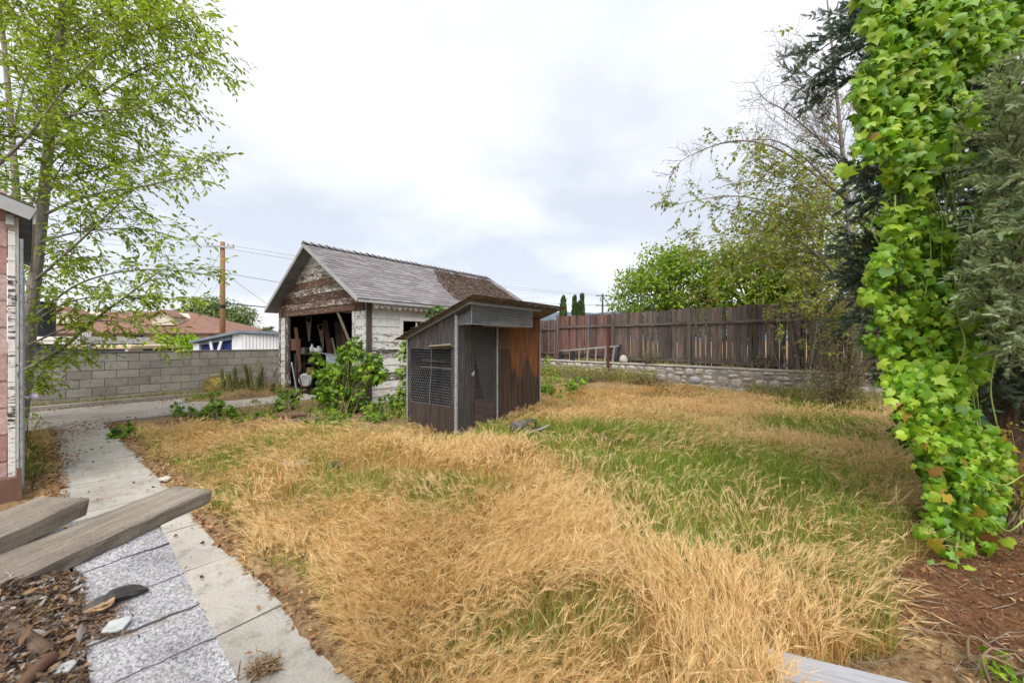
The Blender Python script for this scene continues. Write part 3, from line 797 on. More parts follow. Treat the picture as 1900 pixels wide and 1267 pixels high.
# brown needles lying on the garage roof
def make_needles():
    rn = (Vector((0,0,1))-(-VD)*(-GSLOPE)).normalized()
    # roof plane (yard side): z = WALLZ+.16+slope*s
    P0 = gp(0, 0, WALLZ+.165); nrm = (ZD-VD*GSLOPE).normalized()
    pix = [(806,505),(822,500),(855,497),(895,513),(935,532),(985,556),(1000,566),(975,566),(940,566),(900,566),(868,563),(845,553),(828,540),(815,522)]
    poly = []
    for q in pix:
        p = on_plane(q[0], q[1], P0, nrm)-GR; poly.append((p.dot(VD), p.dot(UD)))
    poly = np.array(poly); poly[:,0] = np.clip(poly[:,0], -.30, GW/2-.42); poly[:,1] = np.clip(poly[:,1], 0, GL-.30)
    def inside(x, y):
        r = np.zeros(len(x), bool); n = len(poly); j = n-1
        for i in range(n):
            (xi, yi), (xj, yj) = poly[i], poly[j]
            c = ((yi > y) != (yj > y)) & (x < (xj-xi)*(y-yi)/((yj-yi) if abs(yj-yi) > 1e-9 else 1e-9)+xi); r ^= c; j = i
        return r
    A = np.arange(-.34, GW/2, .05); B = np.arange(0, GL+.4, .05)
    a, b = np.meshgrid(A, B); wob = (vnoise(a, b, 4)-.5)*.16
    IN = inside((a+wob).ravel(), (b+wob*1.2).ravel()).reshape(a.shape)
    hgt = np.where(IN, .022+.05*vnoise(a, b, 3, 2)+.02*vnoise(a, b, 11, 3), -.03)
    V = np.stack([GR.x+VD.x*a+UD.x*b+nrm.x*hgt, GR.y+VD.y*a+UD.y*b+nrm.y*hgt, WALLZ+.165+GSLOPE*a+nrm.z*hgt], -1)
    nx = a.shape[1]; T = []
    for i in range(a.shape[0]-1):
        for j in range(nx-1):
            if IN[i:i+2, j:j+2].any():
                k = i*nx+j; T += [(k, k+nx, k+nx+1), (k, k+nx+1, k+1)]
    ids = np.argwhere(IN); n = 9000; pick = ids[RS.randint(len(ids), size=n)]
    P = V[pick[:,0], pick[:,1]]+RS.normal(size=(n,3))*.03*np.array([1,1,.25])
    D = rnd_dirs(n); D -= np.outer(D@np.array(nrm), np.array(nrm))*.8
    lv = leaf_arrays(P, D, np.tile(np.array(nrm), (n,1))+RS.normal(size=(n,3))*.4, RS.uniform(.05,.13,n), LANCE, .3)
    base = fast('pine_needles', V.reshape(-1,3), T, NEEDLE_BASE, smooth=True)
    tag(base, kind='stuff')
    o = fast('loose_needles', lv[0], lv[1], NEEDLE, base); tag(o, kind='stuff')
make_needles()

# ================= chicken coop =================
CC = Vector((-.917, 6.35, 0)); CE = Vector((.61, .79, 0)).normalized(); CL = Vector((-CE.y, CE.x, 0)); CN = -CL
CWS, CWF = 1.25, 2.44
def cp(s, l, z): return CC+CE*s+CL*l+ZD*z         # s along the front, l back along the mesh side
def croof(l): return 1.995-.345*l                  # underside of the roof
def hexwire(mb, O, X, Z, w, h, cell=.05, r=.0016, keep=None):
    O = Vector(O); rows = int(h/(cell*.87))+2; cols = int(w/cell)+2; a = cell/2
    for i in range(rows):
        for j in range(cols):
            x = j*cell+(a if i % 2 else 0); z = i*cell*.87
            c = [(x, z+cell*.3), (x, z+cell*.58), (x+a, z+cell*.87), (x-a, z+cell*.87)]
            for p, q in ((0,1), (1,2), (1,3)):
                A, B = c[p], c[q]
                if all(0 <= k[0] <= w and 0 <= k[1] <= h for k in (A, B)) and (keep is None or keep(*A)):
                    bul = lambda k: .018*math.sin(k[0]*6+1)*math.sin(k[1]*5)
                    N = X.cross(Z)
                    mb.tube([O+X*A[0]+Z*A[1]+N*bul(A), O+X*B[0]+Z*B[1]+N*bul(B)], r*(1.5 if p == 0 else 1), 3, cap=False)
def angle_iron(parent, p0, p1, A, B, w=.036):
    """perforated angle: two flanges with rows of slots standing proud as dark marks"""
    m = MB(); p0 = Vector(p0); p1 = Vector(p1); d = (p1-p0).normalized(); Ln = (p1-p0).length
    m.board(p0+A*w/2, p1+A*w/2, w, .003, A); m.board(p0+B*w/2+A*.0, p1+B*w/2, w, .0034, B)
    k = .03
    while k < Ln-.02:
        for X, Y in ((A, B), (B, A)):
            m.box(p0+d*k+X*w*.55-Y*.0018, d*.009, X*.0045, Y*.0007, 0, 1)
            m.box(p0+d*k+X*w*.55+Y*.0018, d*.009, X*.0045, Y*.0007, 0, 1)
        k += .038
    return m.build('metal_post', [STEEL, DARKIN], parent)
def screen_mat(name, pu, pv, col, cover):
    g = G(name); s = g.n('ShaderNodeSeparateXYZ', {0: g.uv()})
    def lines(o, p): return g.math('LESS_THAN', g.math('FRACT', g.math('DIVIDE', o, p)), cover)
    m = g.math('MAXIMUM', lines(s.outputs[0], pu), lines(s.outputs[1], pv))
    g.done(g.mix(g.noise(g.pos(), 6, 4), col, tuple(c*.5 for c in col)), .6, spec=.4)
    tr = g.n('ShaderNodeBsdfTransparent'); mx_ = g.n('ShaderNodeMixShader', {'Fac': m})
    g.t.links.new(tr.outputs[0], mx_.inputs[1]); g.t.links.new(g.b.outputs[0], mx_.inputs[2]); g.t.links.new(mx_.outputs[0], g.o.inputs['Surface'])
    return g.m
def _ply():
    g = G('stained_plywood'); u = g.uv(); p = g.pos()
    a = g.noise(g.mp(u, (1.4, 30, 1)), 1.0, 5, .65, .6)
    dark = g.ramp(a, [(.28,(.018,.012,.009)),(.5,(.055,.036,.027)),(.75,(.105,.075,.06))])
    org = g.ramp(a, [(.25,(.055,.020,.008)),(.5,(.19,.070,.022)),(.78,(.34,.16,.058))])
    sx = g.n('ShaderNodeSeparateXYZ', {0: u}); z, s = sx.outputs[0], sx.outputs[1]
    wob = g.math('MULTIPLY_ADD', g.noise(g.mp(u, (1.5, 5, 1)), 1.0, 4, .6), .22, -.11)
    s2 = g.math('ADD', s, g.math('MULTIPLY', wob, .5))
    # lowest height the bleached stain reaches, across the panel
    zb = g.ramp(g.math('DIVIDE', s2, 2.44), [(.56,1.0),(.585,.46),(.655,.50),(.69,.41),(.745,.40),(.77,.58),(.83,.62),(.87,.47),(.92,.42),(.985,.40),(1.0,.7)])
    m = g.math('MULTIPLY_ADD', g.math('SUBTRACT', g.math('ADD', z, g.math('MULTIPLY', g.noise(g.mp(u, (2.5, 40, 1)), 1.0, 4, .7), .3)), g.math('MULTIPLY_ADD', zb, 2.0, .12)), 7.0, .5, True)
    st = g.ramp(g.noise(g.mp(u, (.8, 14, 1)), 1.0, 4, .6), [(.34,.25),(.6,1.0)])
    m = g.math('MULTIPLY', m, st)
    br = g.ramp(a, [(.25,(.05,.025,.014)),(.5,(.13,.068,.04)),(.78,(.20,.12,.08))])
    up = g.math('MULTIPLY_ADD', g.math('SUBTRACT', z, 1.36), 30, .5, True)
    base = g.mix(g.math('MULTIPLY', up, .75), dark, br)
    return g.done(g.mix(m, base, org), .8, a, .4, .005, .2)
PLY = _ply()
W_COOP = wood('coop_board', (.017,.0155,.015), (.070,.064,.062), (.17,.157,.153), island=.9, gs=1.1)
W_COOPBR = wood('coop_brown_board', (.018,.013,.011), (.066,.050,.043), (.14,.115,.10), island=.5, gs=1.1)
SCREEN = screen_mat('fly_screen', .004, .004, (.085,.088,.09), .34)
CAGE = screen_mat('hardware_cloth', .025, .0135, (.24,.255,.28), .20)
def make_coop():
    t = thing('chicken_coop', 'small dark wooden chicken coop with wire mesh sides, standing in the dry grass', 'coop', cp(CWF/2, CWS/2, 0))
    zm1, zm0 = 1.37, .42           # mesh opening
    ja, jb = .085, CWS-.11         # jambs
    # side (mesh) wall
    u = MB(); k = 0
    for a, b in ((.0, .42), (.424, .93), (.934, CWS)):
        o = [cp(-.01, a+.002, zm1), cp(-.01, b-.002, zm1), cp(-.01, b-.002, croof(b)-.01), cp(-.01, a+.002, croof(a)-.01)]
        P = o+[q+CE*.018 for q in o]; of = random.random()*9
        u.add(P, [(3,2,1,0), (4,5,6,7), (0,1,5,4), (1,2,6,5), (2,3,7,6), (3,0,4,7)], [[(o[i].z, of+(a if i in (0,3) else b)) for i in (3,2,1,0)], [(o[i].z, of+(a if i in (0,3) else b)) for i in range(4)]]+[[(0,0)]*4]*4)
    u.build('upper_panel', W_COOP, t)
    lo = MB()
    for a, b in ((.0, .40), (.404, .83), (.834, CWS)):
        lo.board(cp(-.01, (a+b)/2, -.06), cp(-.01, (a+b)/2, zm0), b-a-.003, .018, CL)
    lo.build('lower_panel', W_COOPBR, t)
    for a, b in ((0, ja), (jb, CWS)):
        m = MB(); m.board(cp(-.012, (a+b)/2, zm0+.001), cp(-.012, (a+b)/2, zm1-.001), b-a, .022, CL); m.build('jamb', W_COOP, t)
    m = MB(); hexwire(m, cp(-.016, jb+.02, zm0-.03), -CL, ZD, jb-ja+.04, zm1-zm0+.05, .052, .0015); m.build('wire_mesh', WIRE, t)
    m = MB(); m.tube([cp(-.03, .62, zm0), cp(-.035, .60, .75), cp(-.03, .575, 1.0), cp(-.03, .575, zm1+.12)], .004, 4); m.build('tie_wire', WIRE, t)
    m = MB(); m.board(cp(-.05, .03, zm1+.060), cp(-.05, .57, zm1+.028), .10, .03, CE*.8-ZD*.45); m.build('ledge', W_GREY, t)
    # shelves and back inside
    m = MB(); m.board(cp(.35, .08, 1.02), cp(.35, CWS-.1, 1.03), .30, .018, CE); m.board(cp(.3, .6, 1.14), cp(.3, CWS-.1, 1.15), .12, .012, CE); m.build('shelf', W_GREY, t)
    b = MB()
    for s0 in np.arange(0, CWF-.01, .2033): b.board(cp(s0+.1, CWS, -.05), cp(s0+.1, CWS, croof(CWS)-.01), .2, .018, CE)
    b.build('back_wall', W_DARK, t)
    b = MB(); b.prism([cp(CWF, 0, -.05), cp(CWF, CWS, -.05), cp(CWF, CWS, croof(CWS)), cp(CWF, 0, croof(0))], CE*.018); b.build('end_wall', W_DARK, t)
    b = MB(); b.board(cp(.9, .6, .02), cp(2.3, .6, .02), 1.0, .02, CL); b.build('coop_floor', W_DARK, t)
    pr = MB(); pr.prism([cp(.80, .03, .0), cp(.80, CWS-.02, .0), cp(.80, CWS-.02, croof(CWS)-.02), cp(.80, .03, croof(0)-.05)], CE*.012); pr.build('inner_partition', W_DARK, t)
    # front: planks, door, plywood
    pl = MB(); pl.board(cp(.085, -.012, -.06), cp(.085, -.012, 1.93), .155, .02, CE); pl.board(cp(.252, -.01, -.06), cp(.252, -.01, 1.95), .17, .02, CE); pl.build('front_planks', W_COOP, t)
    d = MB(); D0, D1 = .345, 1.0
    d.board(cp(D0+.035, -.016, .0), cp(D0+.035, -.016, 1.76), .07, .025, CE); d.board(cp(D1-.03, -.016, .0), cp(D1-.03, -.016, 1.76), .06, .025, CE)
    d.board(cp(D0+.07, -.0145, 1.725), cp(D1-.06, -.0145, 1.725), .07, .022, ZD); d.board(cp(D0+.07, -.0145, .255), cp(D1-.06, -.0145, .255), .5, .02, ZD)
    door = d.build('door', W_COOPBR, t)
    def sheet(pts, name, mat, par):
        m = MB(); P = [cp(*p) for p in pts]; m.add(P, [tuple(range(len(P)))], [[(p[0], p[2]) for p in pts]]); return m.build(name, mat, par)
    sheet([(D0+.06,-.03,1.22),(D1-.05,-.03,1.22),(D1-.05,-.03,1.73),(D0+.06,-.03,1.73)], 'door_screen', SCREEN, door)
    sheet([(D0+.30,-.036,.45),(D1-.07,-.036,.47),(D1-.05,-.034,1.23),(D0+.075,-.034,1.23)], 'torn_screen', SCREEN, door)
    m = MB(); hexwire(m, cp(D0+.06, -.004, .50), CE, ZD, .5, .72, .042, .0018); m.build('wire_mesh', WIRE, door)
    m = MB(); m.tube([cp(D0-.01, -.03, .93), cp(D0-.01, -.06, .95), cp(D0+.03, -.06, .99), cp(D0+.05, -.04, .94)], .006, 5); m.box(cp(D0+.02, -.034, .94), CE*.03, CN*.006, ZD*.025); m.build('latch', STEEL, door)
    p = MB(); x0 = 1.035; N = 14
    P = [cp(x0, -.012, -.06), cp(CWF, -.012, -.06), cp(CWF, -.012, 1.97), cp(x0, -.012, 1.97)]
    p.add(P+[q+CL*.012 for q in P], [(0,1,2,3), (4,7,6,5), (0,4,5,1), (1,5,6,2), (2,6,7,3), (3,7,4,0)], [[(-.06, x0), (-.06, CWF), (1.97, CWF), (1.97, x0)]]+[[(0,.2)]*4]*5)
    p.build('plywood_panel', PLY, t)
    m = MB()
    for s0 in (1.45, 1.83): m.board(cp(s0, -.014, -.05), cp(s0, -.014, 1.2), .008, .006, CE)
    m.build('panel_joint', DARKIN, t)
    # metal angles
    angle_iron(t, cp(-.026, CWS+.012, -.05), cp(-.026, CWS+.012, croof(CWS)-.01), CE, -CL)
    angle_iron(t, cp(-.036, -.036, -.08), cp(-.024, -.036, 2.0), CE, CL)
    angle_iron(t, cp(1.005, -.034, .0), cp(1.005, -.034, 1.78), CE, CL, .032)
    angle_iron(t, cp(CWF+.02, -.028, .0), cp(CWF+.02, -.028, 1.98), -CE, CL)
    # roof
    ru = Vector(CL*1-ZD*.345).normalized(); r = MB()
    def rp_(s, l, up): return cp(s, l, croof(l)+up)
    r.prism([rp_(-.10, -.36, .014), rp_(2.62, -.36, .014), rp_(2.60, 1.40, .014), rp_(-.10, 1.40, .014)], ZD*.02)
    roof = r.build('roof', W_GREY, t)
    sh = MB()
    for i in range(13):
        l0 = 1.44-i*.148; k = -.16
        while k < 2.70:
            wv = random.uniform(.10,.2); e = min(k+wv, 2.72); a = k+.004
            j = random.uniform(-.02,.02); up = .036
            sh.add([rp_(a, l0+j, up+.012), rp_(e, l0+j, up+.012), rp_(e, l0-.2, up+.004), rp_(a, l0-.2, up+.004), rp_(a, l0+j, up), rp_(e, l0+j, up)], [(0,1,2,3), (4,5,1,0)]); k = e
    sh.build('roof_shakes', W_GREY, roof)
    ed = MB()
    for k in np.arange(-.14, 2.66, .055):
        L_ = random.uniform(.10,.2); ed.board(rp_(k, -.36+L_*.6, .040), rp_(k+random.uniform(-.05,.05), -.36-L_*.18, .036+random.uniform(-.012,.012)), random.uniform(.03,.06), .006, CE)
    for k in np.arange(-.30, 1.40, .05):
        ed.board(rp_(-.02, k, .045), rp_(-.10-random.uniform(.03,.10), k+random.uniform(-.03,.03), .045+random.uniform(-.02,.012)), random.uniform(.03,.06), .006, CL)
    ed.build('ragged_edge', W_GREY, roof)
    angle_iron(roof, rp_(-.045, -.345, -.022), rp_(-.045, CWS+.02, -.022), CE, ZD, .032)
    angle_iron(roof, rp_(-.04, -.345, -.022), rp_(2.0, -.345, -.022), CL, ZD, .032)
    # wire cage under the front overhang
    v = MB(); zb, zt = 1.775, croof(-.33)-.0
    A, B, Cc, Dd = (.02, -.335), (1.70, -.335), (1.70, -.03), (.02, -.03)
    def pane(p, q, z0, z1, off=0):
        P = [cp(p[0], p[1], z0), cp(q[0], q[1], z0), cp(q[0], q[1], z1(q)), cp(p[0], p[1], z1(p))]; L_ = (P[1]-P[0]).length
        v.add(P, [(0,1,2,3)], [[(off, z0), (off+L_, z0), (off+L_, z1(q)), (off, z1(p))]])
    tp = lambda p: croof(p[1])-.01
    pane(A, B, zb, tp); pane(B, Cc, zb, tp, 1.7); pane(Dd, A, zb, tp, 3)
    P = [cp(*A, zb), cp(*B, zb), cp(*Cc, zb), cp(*Dd, zb)]; v.add(P, [(3,2,1,0)], [[(0,.3),(1.7,.3),(1.7,0),(0,0)]])
    cage = v.build('wire_cage', CAGE, t)
    m = MB()
    for p, q in ((P[0],P[1]),(P[1],P[2]),(P[3],P[0])): m.tube([p, q], .004, 4)
    for q in (A, B): m.tube([cp(*q, zb), cp(*q, tp(q))], .005, 4)
    for z0 in np.arange(zb+.027, zt-.02, .027):
        m.tube([cp(A[0], A[1], z0), cp(B[0], B[1], z0)], .0013, 3, cap=False); m.tube([cp(Dd[0], Dd[1], z0), cp(A[0], A[1], z0)], .0013, 3, cap=False)
    m.build('cage_wire', STEEL, cage)
    m = MB(); m.board(cp(.55, -.18, 1.80), cp(1.35, -.18, 1.80), .22, .10, CN, 0); m.build('cage_tray', W_GREY, cage)
    m = MB(); m.board(cp(-.02, -.34, 2.0+.06), cp(-.02, -.02, 1.95), .05, .03, ZD); m.build('bracket', W_DARK, t)
make_coop()
# ================= fence, stone wall, ladder =================
def fp(s, off, z): return F2+FD*s+FN*off+ZD*z
def fence_top(s): return 2.50 if s > -5.1 else 2.37
def make_fence():
    t = thing('wooden_fence', 'tall weathered picket fence, reddish at one end, along the top of the stone wall', 'fence', fp(-1, 0, .64))
    posts = [-12.6, -10.1, -7.5, -5.1, -2.62, 0.0, 2.70, 5.35, 8.0]
    for a, b in zip(posts, posts[1:]):
        red = {-7.5: .75, -5.1: .85, -2.62: .10, 0.0: .0}.get(a, .5 if a < -5 else 0)
        m = MB(); k = a+.02; pk = 0
        while k < b-.03:
            wv = random.choice((.13,.135,.14,.145,.09)); wv = min(wv, b-k)
            zt = fence_top(k)+random.uniform(-.022,.022); zb = .66+random.uniform(-.03,.02); c = .026
            ln = random.uniform(-.012,.012)
            o = [fp(k, 0, zb), fp(k+wv, 0, zb), fp(k+wv+ln, 0, zt-c), fp(k+wv-c+ln, 0, zt), fp(k+c+ln, 0, zt), fp(k+ln, 0, zt-c)]
            if wv < .05: break
            Q = [q+FN*.017 for q in o]; of, og = random.random()*20, random.random()*20
            q = lambda p: (p.z+of, (p-F2).dot(FD)+og)
            m.add(o+Q, [(5,4,3,2,1,0), (6,7,8,9,10,11)]+[(i, (i+1) % 6, 6+(i+1) % 6, 6+i) for i in range(6)], [[q(o[i]) for i in (5,4,3,2,1,0)], [q(Q[i]) for i in range(6)]]+[[(0,0)]*4]*6, red)
            k += wv+random.choice((.006,.012,.018,.028))
        m.build('picket_panel', W_FENCE, t)
        for z in (2.06+(-.05 if a < -5.1 else 0), 1.02-(.12 if a >= -2.7 else 0)):
            r = MB(); sg = random.uniform(-.03,.03)
            r.board(fp(a+.05, .045, z), fp(b-.05, .045, z+sg), .085, .04, ZD, red*.3); r.build('rail', W_FENCE, t)
    for a in posts:
        m = MB(); m.box(fp(a, .075, .4+(fence_top(a+.1)+.03)/2-.2), FD*.05, FN*.045, ZD*((fence_top(a+.1)+.03)/2-.2), .0 if a > -2 else .35); m.build('post', W_FENCE, t)
make_fence()
def make_stone_wall():
    t = thing('stone_wall', 'low retaining wall of rounded field stones with a concrete cap, below the fence', 'wall', fp(0, WALL_OFF, 0))
    s0, s1 = -9.0, 8.0; top = .74
    m = MB(); m.box(fp((s0+s1)/2, WALL_OFF-.155, top/2-.1), FD*(s1-s0)/2, FN*.15, ZD*(top/2+.08)); m.build('mortar', WALL_MORTAR, t)
    st = MB(); z = -.10
    rs = np.random.RandomState(17)
    def stone(k, wv, z0, z1):
        # irregular polygon face, bulged
        n = 7+rs.randint(3); O = []
        for i in range(n):
            q = 6.283*(i+rs.uniform(-.28,.28))/n; p = .62
            cx, cz = math.copysign(abs(math.cos(q))**p, math.cos(q)), math.copysign(abs(math.sin(q))**p, math.sin(q)); e = rs.uniform(.88,1.04)
            O.append((cx*e*wv/2, cz*e*(z1-z0)/2))
        c = fp(k+wv/2, WALL_OFF-.03, (z0+z1)/2); dp = rs.uniform(.03,.075); V = []; F = []
        rings = [(1.0,-.06),(1.0,.0),(.93,.55),(.72,.9),(.36,1.0)]
        tx, tz = rs.uniform(-.15,.15), rs.uniform(-.1,.2)
        for f, d in rings:
            for (a, b) in O: V.append(c+FD*a*f+ZD*b*f+FN*(dp*d+(a*tx+b*tz)*.6*max(0,d)+rs.uniform(-.006,.006)))
        V.append(c+FN*(dp*1.0))
        for r in range(4):
            for i in range(n): F.append((r*n+i, r*n+(i+1) % n, (r+1)*n+(i+1) % n, (r+1)*n+i))
        for i in range(n): F.append((4*n+i, 4*n+(i+1) % n, 5*n))
        st.add(V, F)
    z0 = -.10
    for r, hh in enumerate((.36, .25, .23)):
        k = s0+random.random()*.2
        while k < s1:
            wv = rs.uniform(.75,1.75)*hh; a, b = z0+rs.uniform(-.03,.03), z0+hh+rs.uniform(-.035,.035)
            if r == 2: b = min(b, .725)
            if rs.rand() < .22 and r != 0: m_ = (a+b)/2+rs.uniform(-.02,.02); stone(k, wv, a, m_-.008); stone(k+rs.uniform(-.02,.02), wv*rs.uniform(.8,1), m_+.008, b)
            else: stone(k, wv, a, b)
            k += wv*1.015+.012
        z0 += hh+.005
    o = st.build('stones', STONE, t, True)
    cpg = MB(); k = s0
    while k < s1:
        n = min(s1, k+random.uniform(.8, 1.6)); cpg.box(fp((k+n)/2, WALL_OFF-.16, top+.02+random.uniform(-.008,.008)), FD*((n-k)/2), FN*(.175+random.uniform(-.01,.015)), ZD*.026); k = n+.001
    o = cpg.build('coping', COPING, t)
    md = o.modifiers.new('b', 'BEVEL'); md.width = .018; md.segments = 2
make_stone_wall()
def make_ladder():
    off = .30
    def q(px, py):
        x, y, s = on_line(px, fp(0, off, 0), FD); return at(px, py, y)
    a0, a1, b0, b1 = q(1037, 651), q(1152, 641.5), q(1038, 667), q(1147, 676.5)
    t = thing('step_ladder', 'aluminium stepladder lying on its side on the stone wall against the fence', 'ladder', (a0+b1)/2)
    for p, e in ((a0, a1), (b0, b1)):
        m = MB(); m.board(p, e, .05, .03, ZD); m.build('rail', ALU, t)
    bk = FN*-.10
    for p, e in ((a0+bk, a1+bk*1.8), (b0+bk, b1+bk*1.8)):
        m = MB(); m.board(p, e, .035, .03, ZD); m.build('rear_rail', ALU, t)
    for f in (.20, .36, .50, .64, .79, .91):
        m = MB(); A = a0.lerp(a1, f); B = b0.lerp(b1, f); m.board(A, B, .085, .02, FD+FN*.4); m.build('step', ALU, t)
    m = MB(); m.board(a0+(a1-a0)*.03, b0+(b1-b0)*.03, .13, .03, FD); m.build('top_plate', BLACKPL, t)
    m = MB(); m.box(q(1063, 660)+FN*.03, FD*.11, FN*.012, ZD*.17); m.build('bucket_shelf', BLACKPL, t)
    m = MB(); m.board(a1-(a1-a0)*.03+bk*.5, b1-(b1-b0)*.03+bk*.5, .07, .03, FD); m.build('foot_brace', BLACKPL, t)
    for p in (a1, b1):
        m = MB(); m.box(p, FD*.05, FN*.03, ZD*.035); m.build('foot', BLACKPL, t)
make_ladder()
x, y, s = on_line(1128, fp(0, WALL_OFF+.12, 0), FD)
m = MB(); m.box((x, y, .95), FD*.035, FN*.035, ZD*.95, 0); m.box((x, y, 1.905), FD*.045, FN*.045, ZD*.012)
tag(m.build('iron_post', RUST), 'thin rusty brown iron post standing in front of the stepladder', 'post')
x, y, s = on_line(1157, fp(0, WALL_OFF-.15, 0), FD); m = MB(); m.ball((x, y, .90), .13, .11, .13, 12, 9, .8, .08)
tag(m.build('stone', COPING, None, True), 'pale round stone sitting on the wall cap beside the ladder feet', 'stone')

# ================= red-shingled house at the left =================
def make_house():
    uc, vc = -.083, 6.12
    t = thing('red_shingle_house', 'corner of a house with faded red wall shingles and peeling white trim', 'house', uv(uc-2, vc+2, 0))
    m = MB(); m.box(uv(uc-3.02, vc+2.0, 1.35), UD*2.9, VD*1.97, ZD*1.33); m.build('wall_core', DARKIN, t)
    RED = shingle('faded_red_wall_shingle', (.38,.20,.18), (.46,.29,.265), (.56,.42,.395), 40)
    sh = MB(); z = .1; row = 0
    while z < 3.4:
        k = uc-.037-(row % 2)*.0
        while k > uc-6:
            wv = random.uniform(.16,.30); lim = 2.72+.38*max(0, (uc-k))
            if z+.27 < lim+.3:
                b = uv(k-wv/2, vc-.03, z+.135); sh.box(b, UD*(wv/2-.003), VD*.008+ZD*.006, ZD*.137, 0, 0, 2)
            k -= wv
        z += .255; row += 1
    sh.build('wall_shingles', RED, t)
    tr = MB(); z = .1
    while z < 2.66:
        h = min(.145, 2.66-z); tr.box(uv(uc-.012, vc-.035, z+h/2), UD*.022, VD*.016+ZD*.004, ZD*(h/2-.003), .30+random.uniform(0,.24), 0, 0); z += .145
    tr.build('corner_trim', PEEL_GREY, t)
    tr = MB(); tr.box(uv(uc+.012, vc+.02, 1.4), UD*.018, VD*.05, ZD*1.3, .4, 0, 2)
    tr.build('corner_board', PEEL_GREY, t)
    sw = MB(); z = .1
    while z < 2.66:
        sw.box(uv(uc+.004, vc+2.0, z+.07), UD*.008, VD*1.9, ZD*.069, .3); z += .145
    sw.build('side_wall', PEEL_GREY, t)
    d = MB(); d.box(uv(uc+.035, vc+.55, 1.08), UD*.02, VD*.42, ZD*1.02); door = d.build('door', BLUE_GREY, t)
    d = MB()
    for a in (.10, 1.02): d.box(uv(uc+.03, vc+a, 1.1), UD*.035, VD*.045, ZD*1.05)
    d.box(uv(uc+.03, vc+.56, 2.19), UD*.035, VD*.5, ZD*.045); d.build('door_frame', TRIM, t)
    kb = MB(); kb.tube([uv(uc+.05, vc+.22, .93), uv(uc+.10, vc+.22, .93)], .012, 8); kb.ball(uv(uc+.125, vc+.22, .93), .033, .033, .033, 8, 6, .8)
    gg = G('glass_knob'); kb.build('knob', gg.done((.62,.55,.70), .15, spec=.6), door, True)
    # roof: rake rising to the left, short eave
    def rz(u): return 2.74+.38*(uc+.10-u)
    r = MB(); P = [uv(uc+.11, vc-.16, rz(uc+.11)), uv(uc-3.5, vc-.16, rz(uc-3.5)), uv(uc-3.5, vc+4, rz(uc-3.5)), uv(uc+.11, vc+4, rz(uc+.11))]
    r.prism(P, ZD*.03); roof = r.build('roof', SOFFIT, t)
    f = MB(); f.board(uv(uc+.12, vc-.175, rz(uc+.12)-.01), uv(uc-3.5, vc-.175, rz(uc-3.5)-.01), .12, .022, ZD); f.build('rake_board', TRIM, roof)
    f = MB(); f.board(uv(uc+.125, vc-.17, rz(uc+.12)-.035), uv(uc+.125, vc+4, rz(uc+.12)-.035), .13, .02, ZD); f.build('eave_board', TRIM, roof)
    f = MB(); P = [uv(uc+.13, vc-.19, rz(uc+.12)+.055), uv(uc-3.5, vc-.19, rz(uc-3.5)+.055), uv(uc-3.5, vc+4, rz(uc-3.5)+.055), uv(uc+.13, vc+4, rz(uc+.13)+.055)]; f.prism(P, ZD*.012); f.build('roofing', SHINGLE_EDGE, roof)
    f = MB(); f.board(uv(uc-.02, vc-.10, 2.66), uv(uc-.02, vc+.1, 2.60), .11, .05, ZD); f.build('bracket', TRIM, roof)
    b = MB(); b.box(uv(uc-1.5, vc-.10, .10), UD*1.53, VD*.06, ZD*.11); b.board(uv(uc+.035, vc-.17, .0), uv(uc+.035, vc-.17, .30), .035, .03, VD)
    b.build('base_board', plain('brown_painted_board', (.17,.095,.07), .6, vary=.12, sc=4), t)
    pp = MB(); pp.tube([uv(uc+.045, vc-.005, .1), uv(uc+.045, vc-.005, 2.5)], .014, 8); pp.build('conduit', STEEL, t)
make_house()

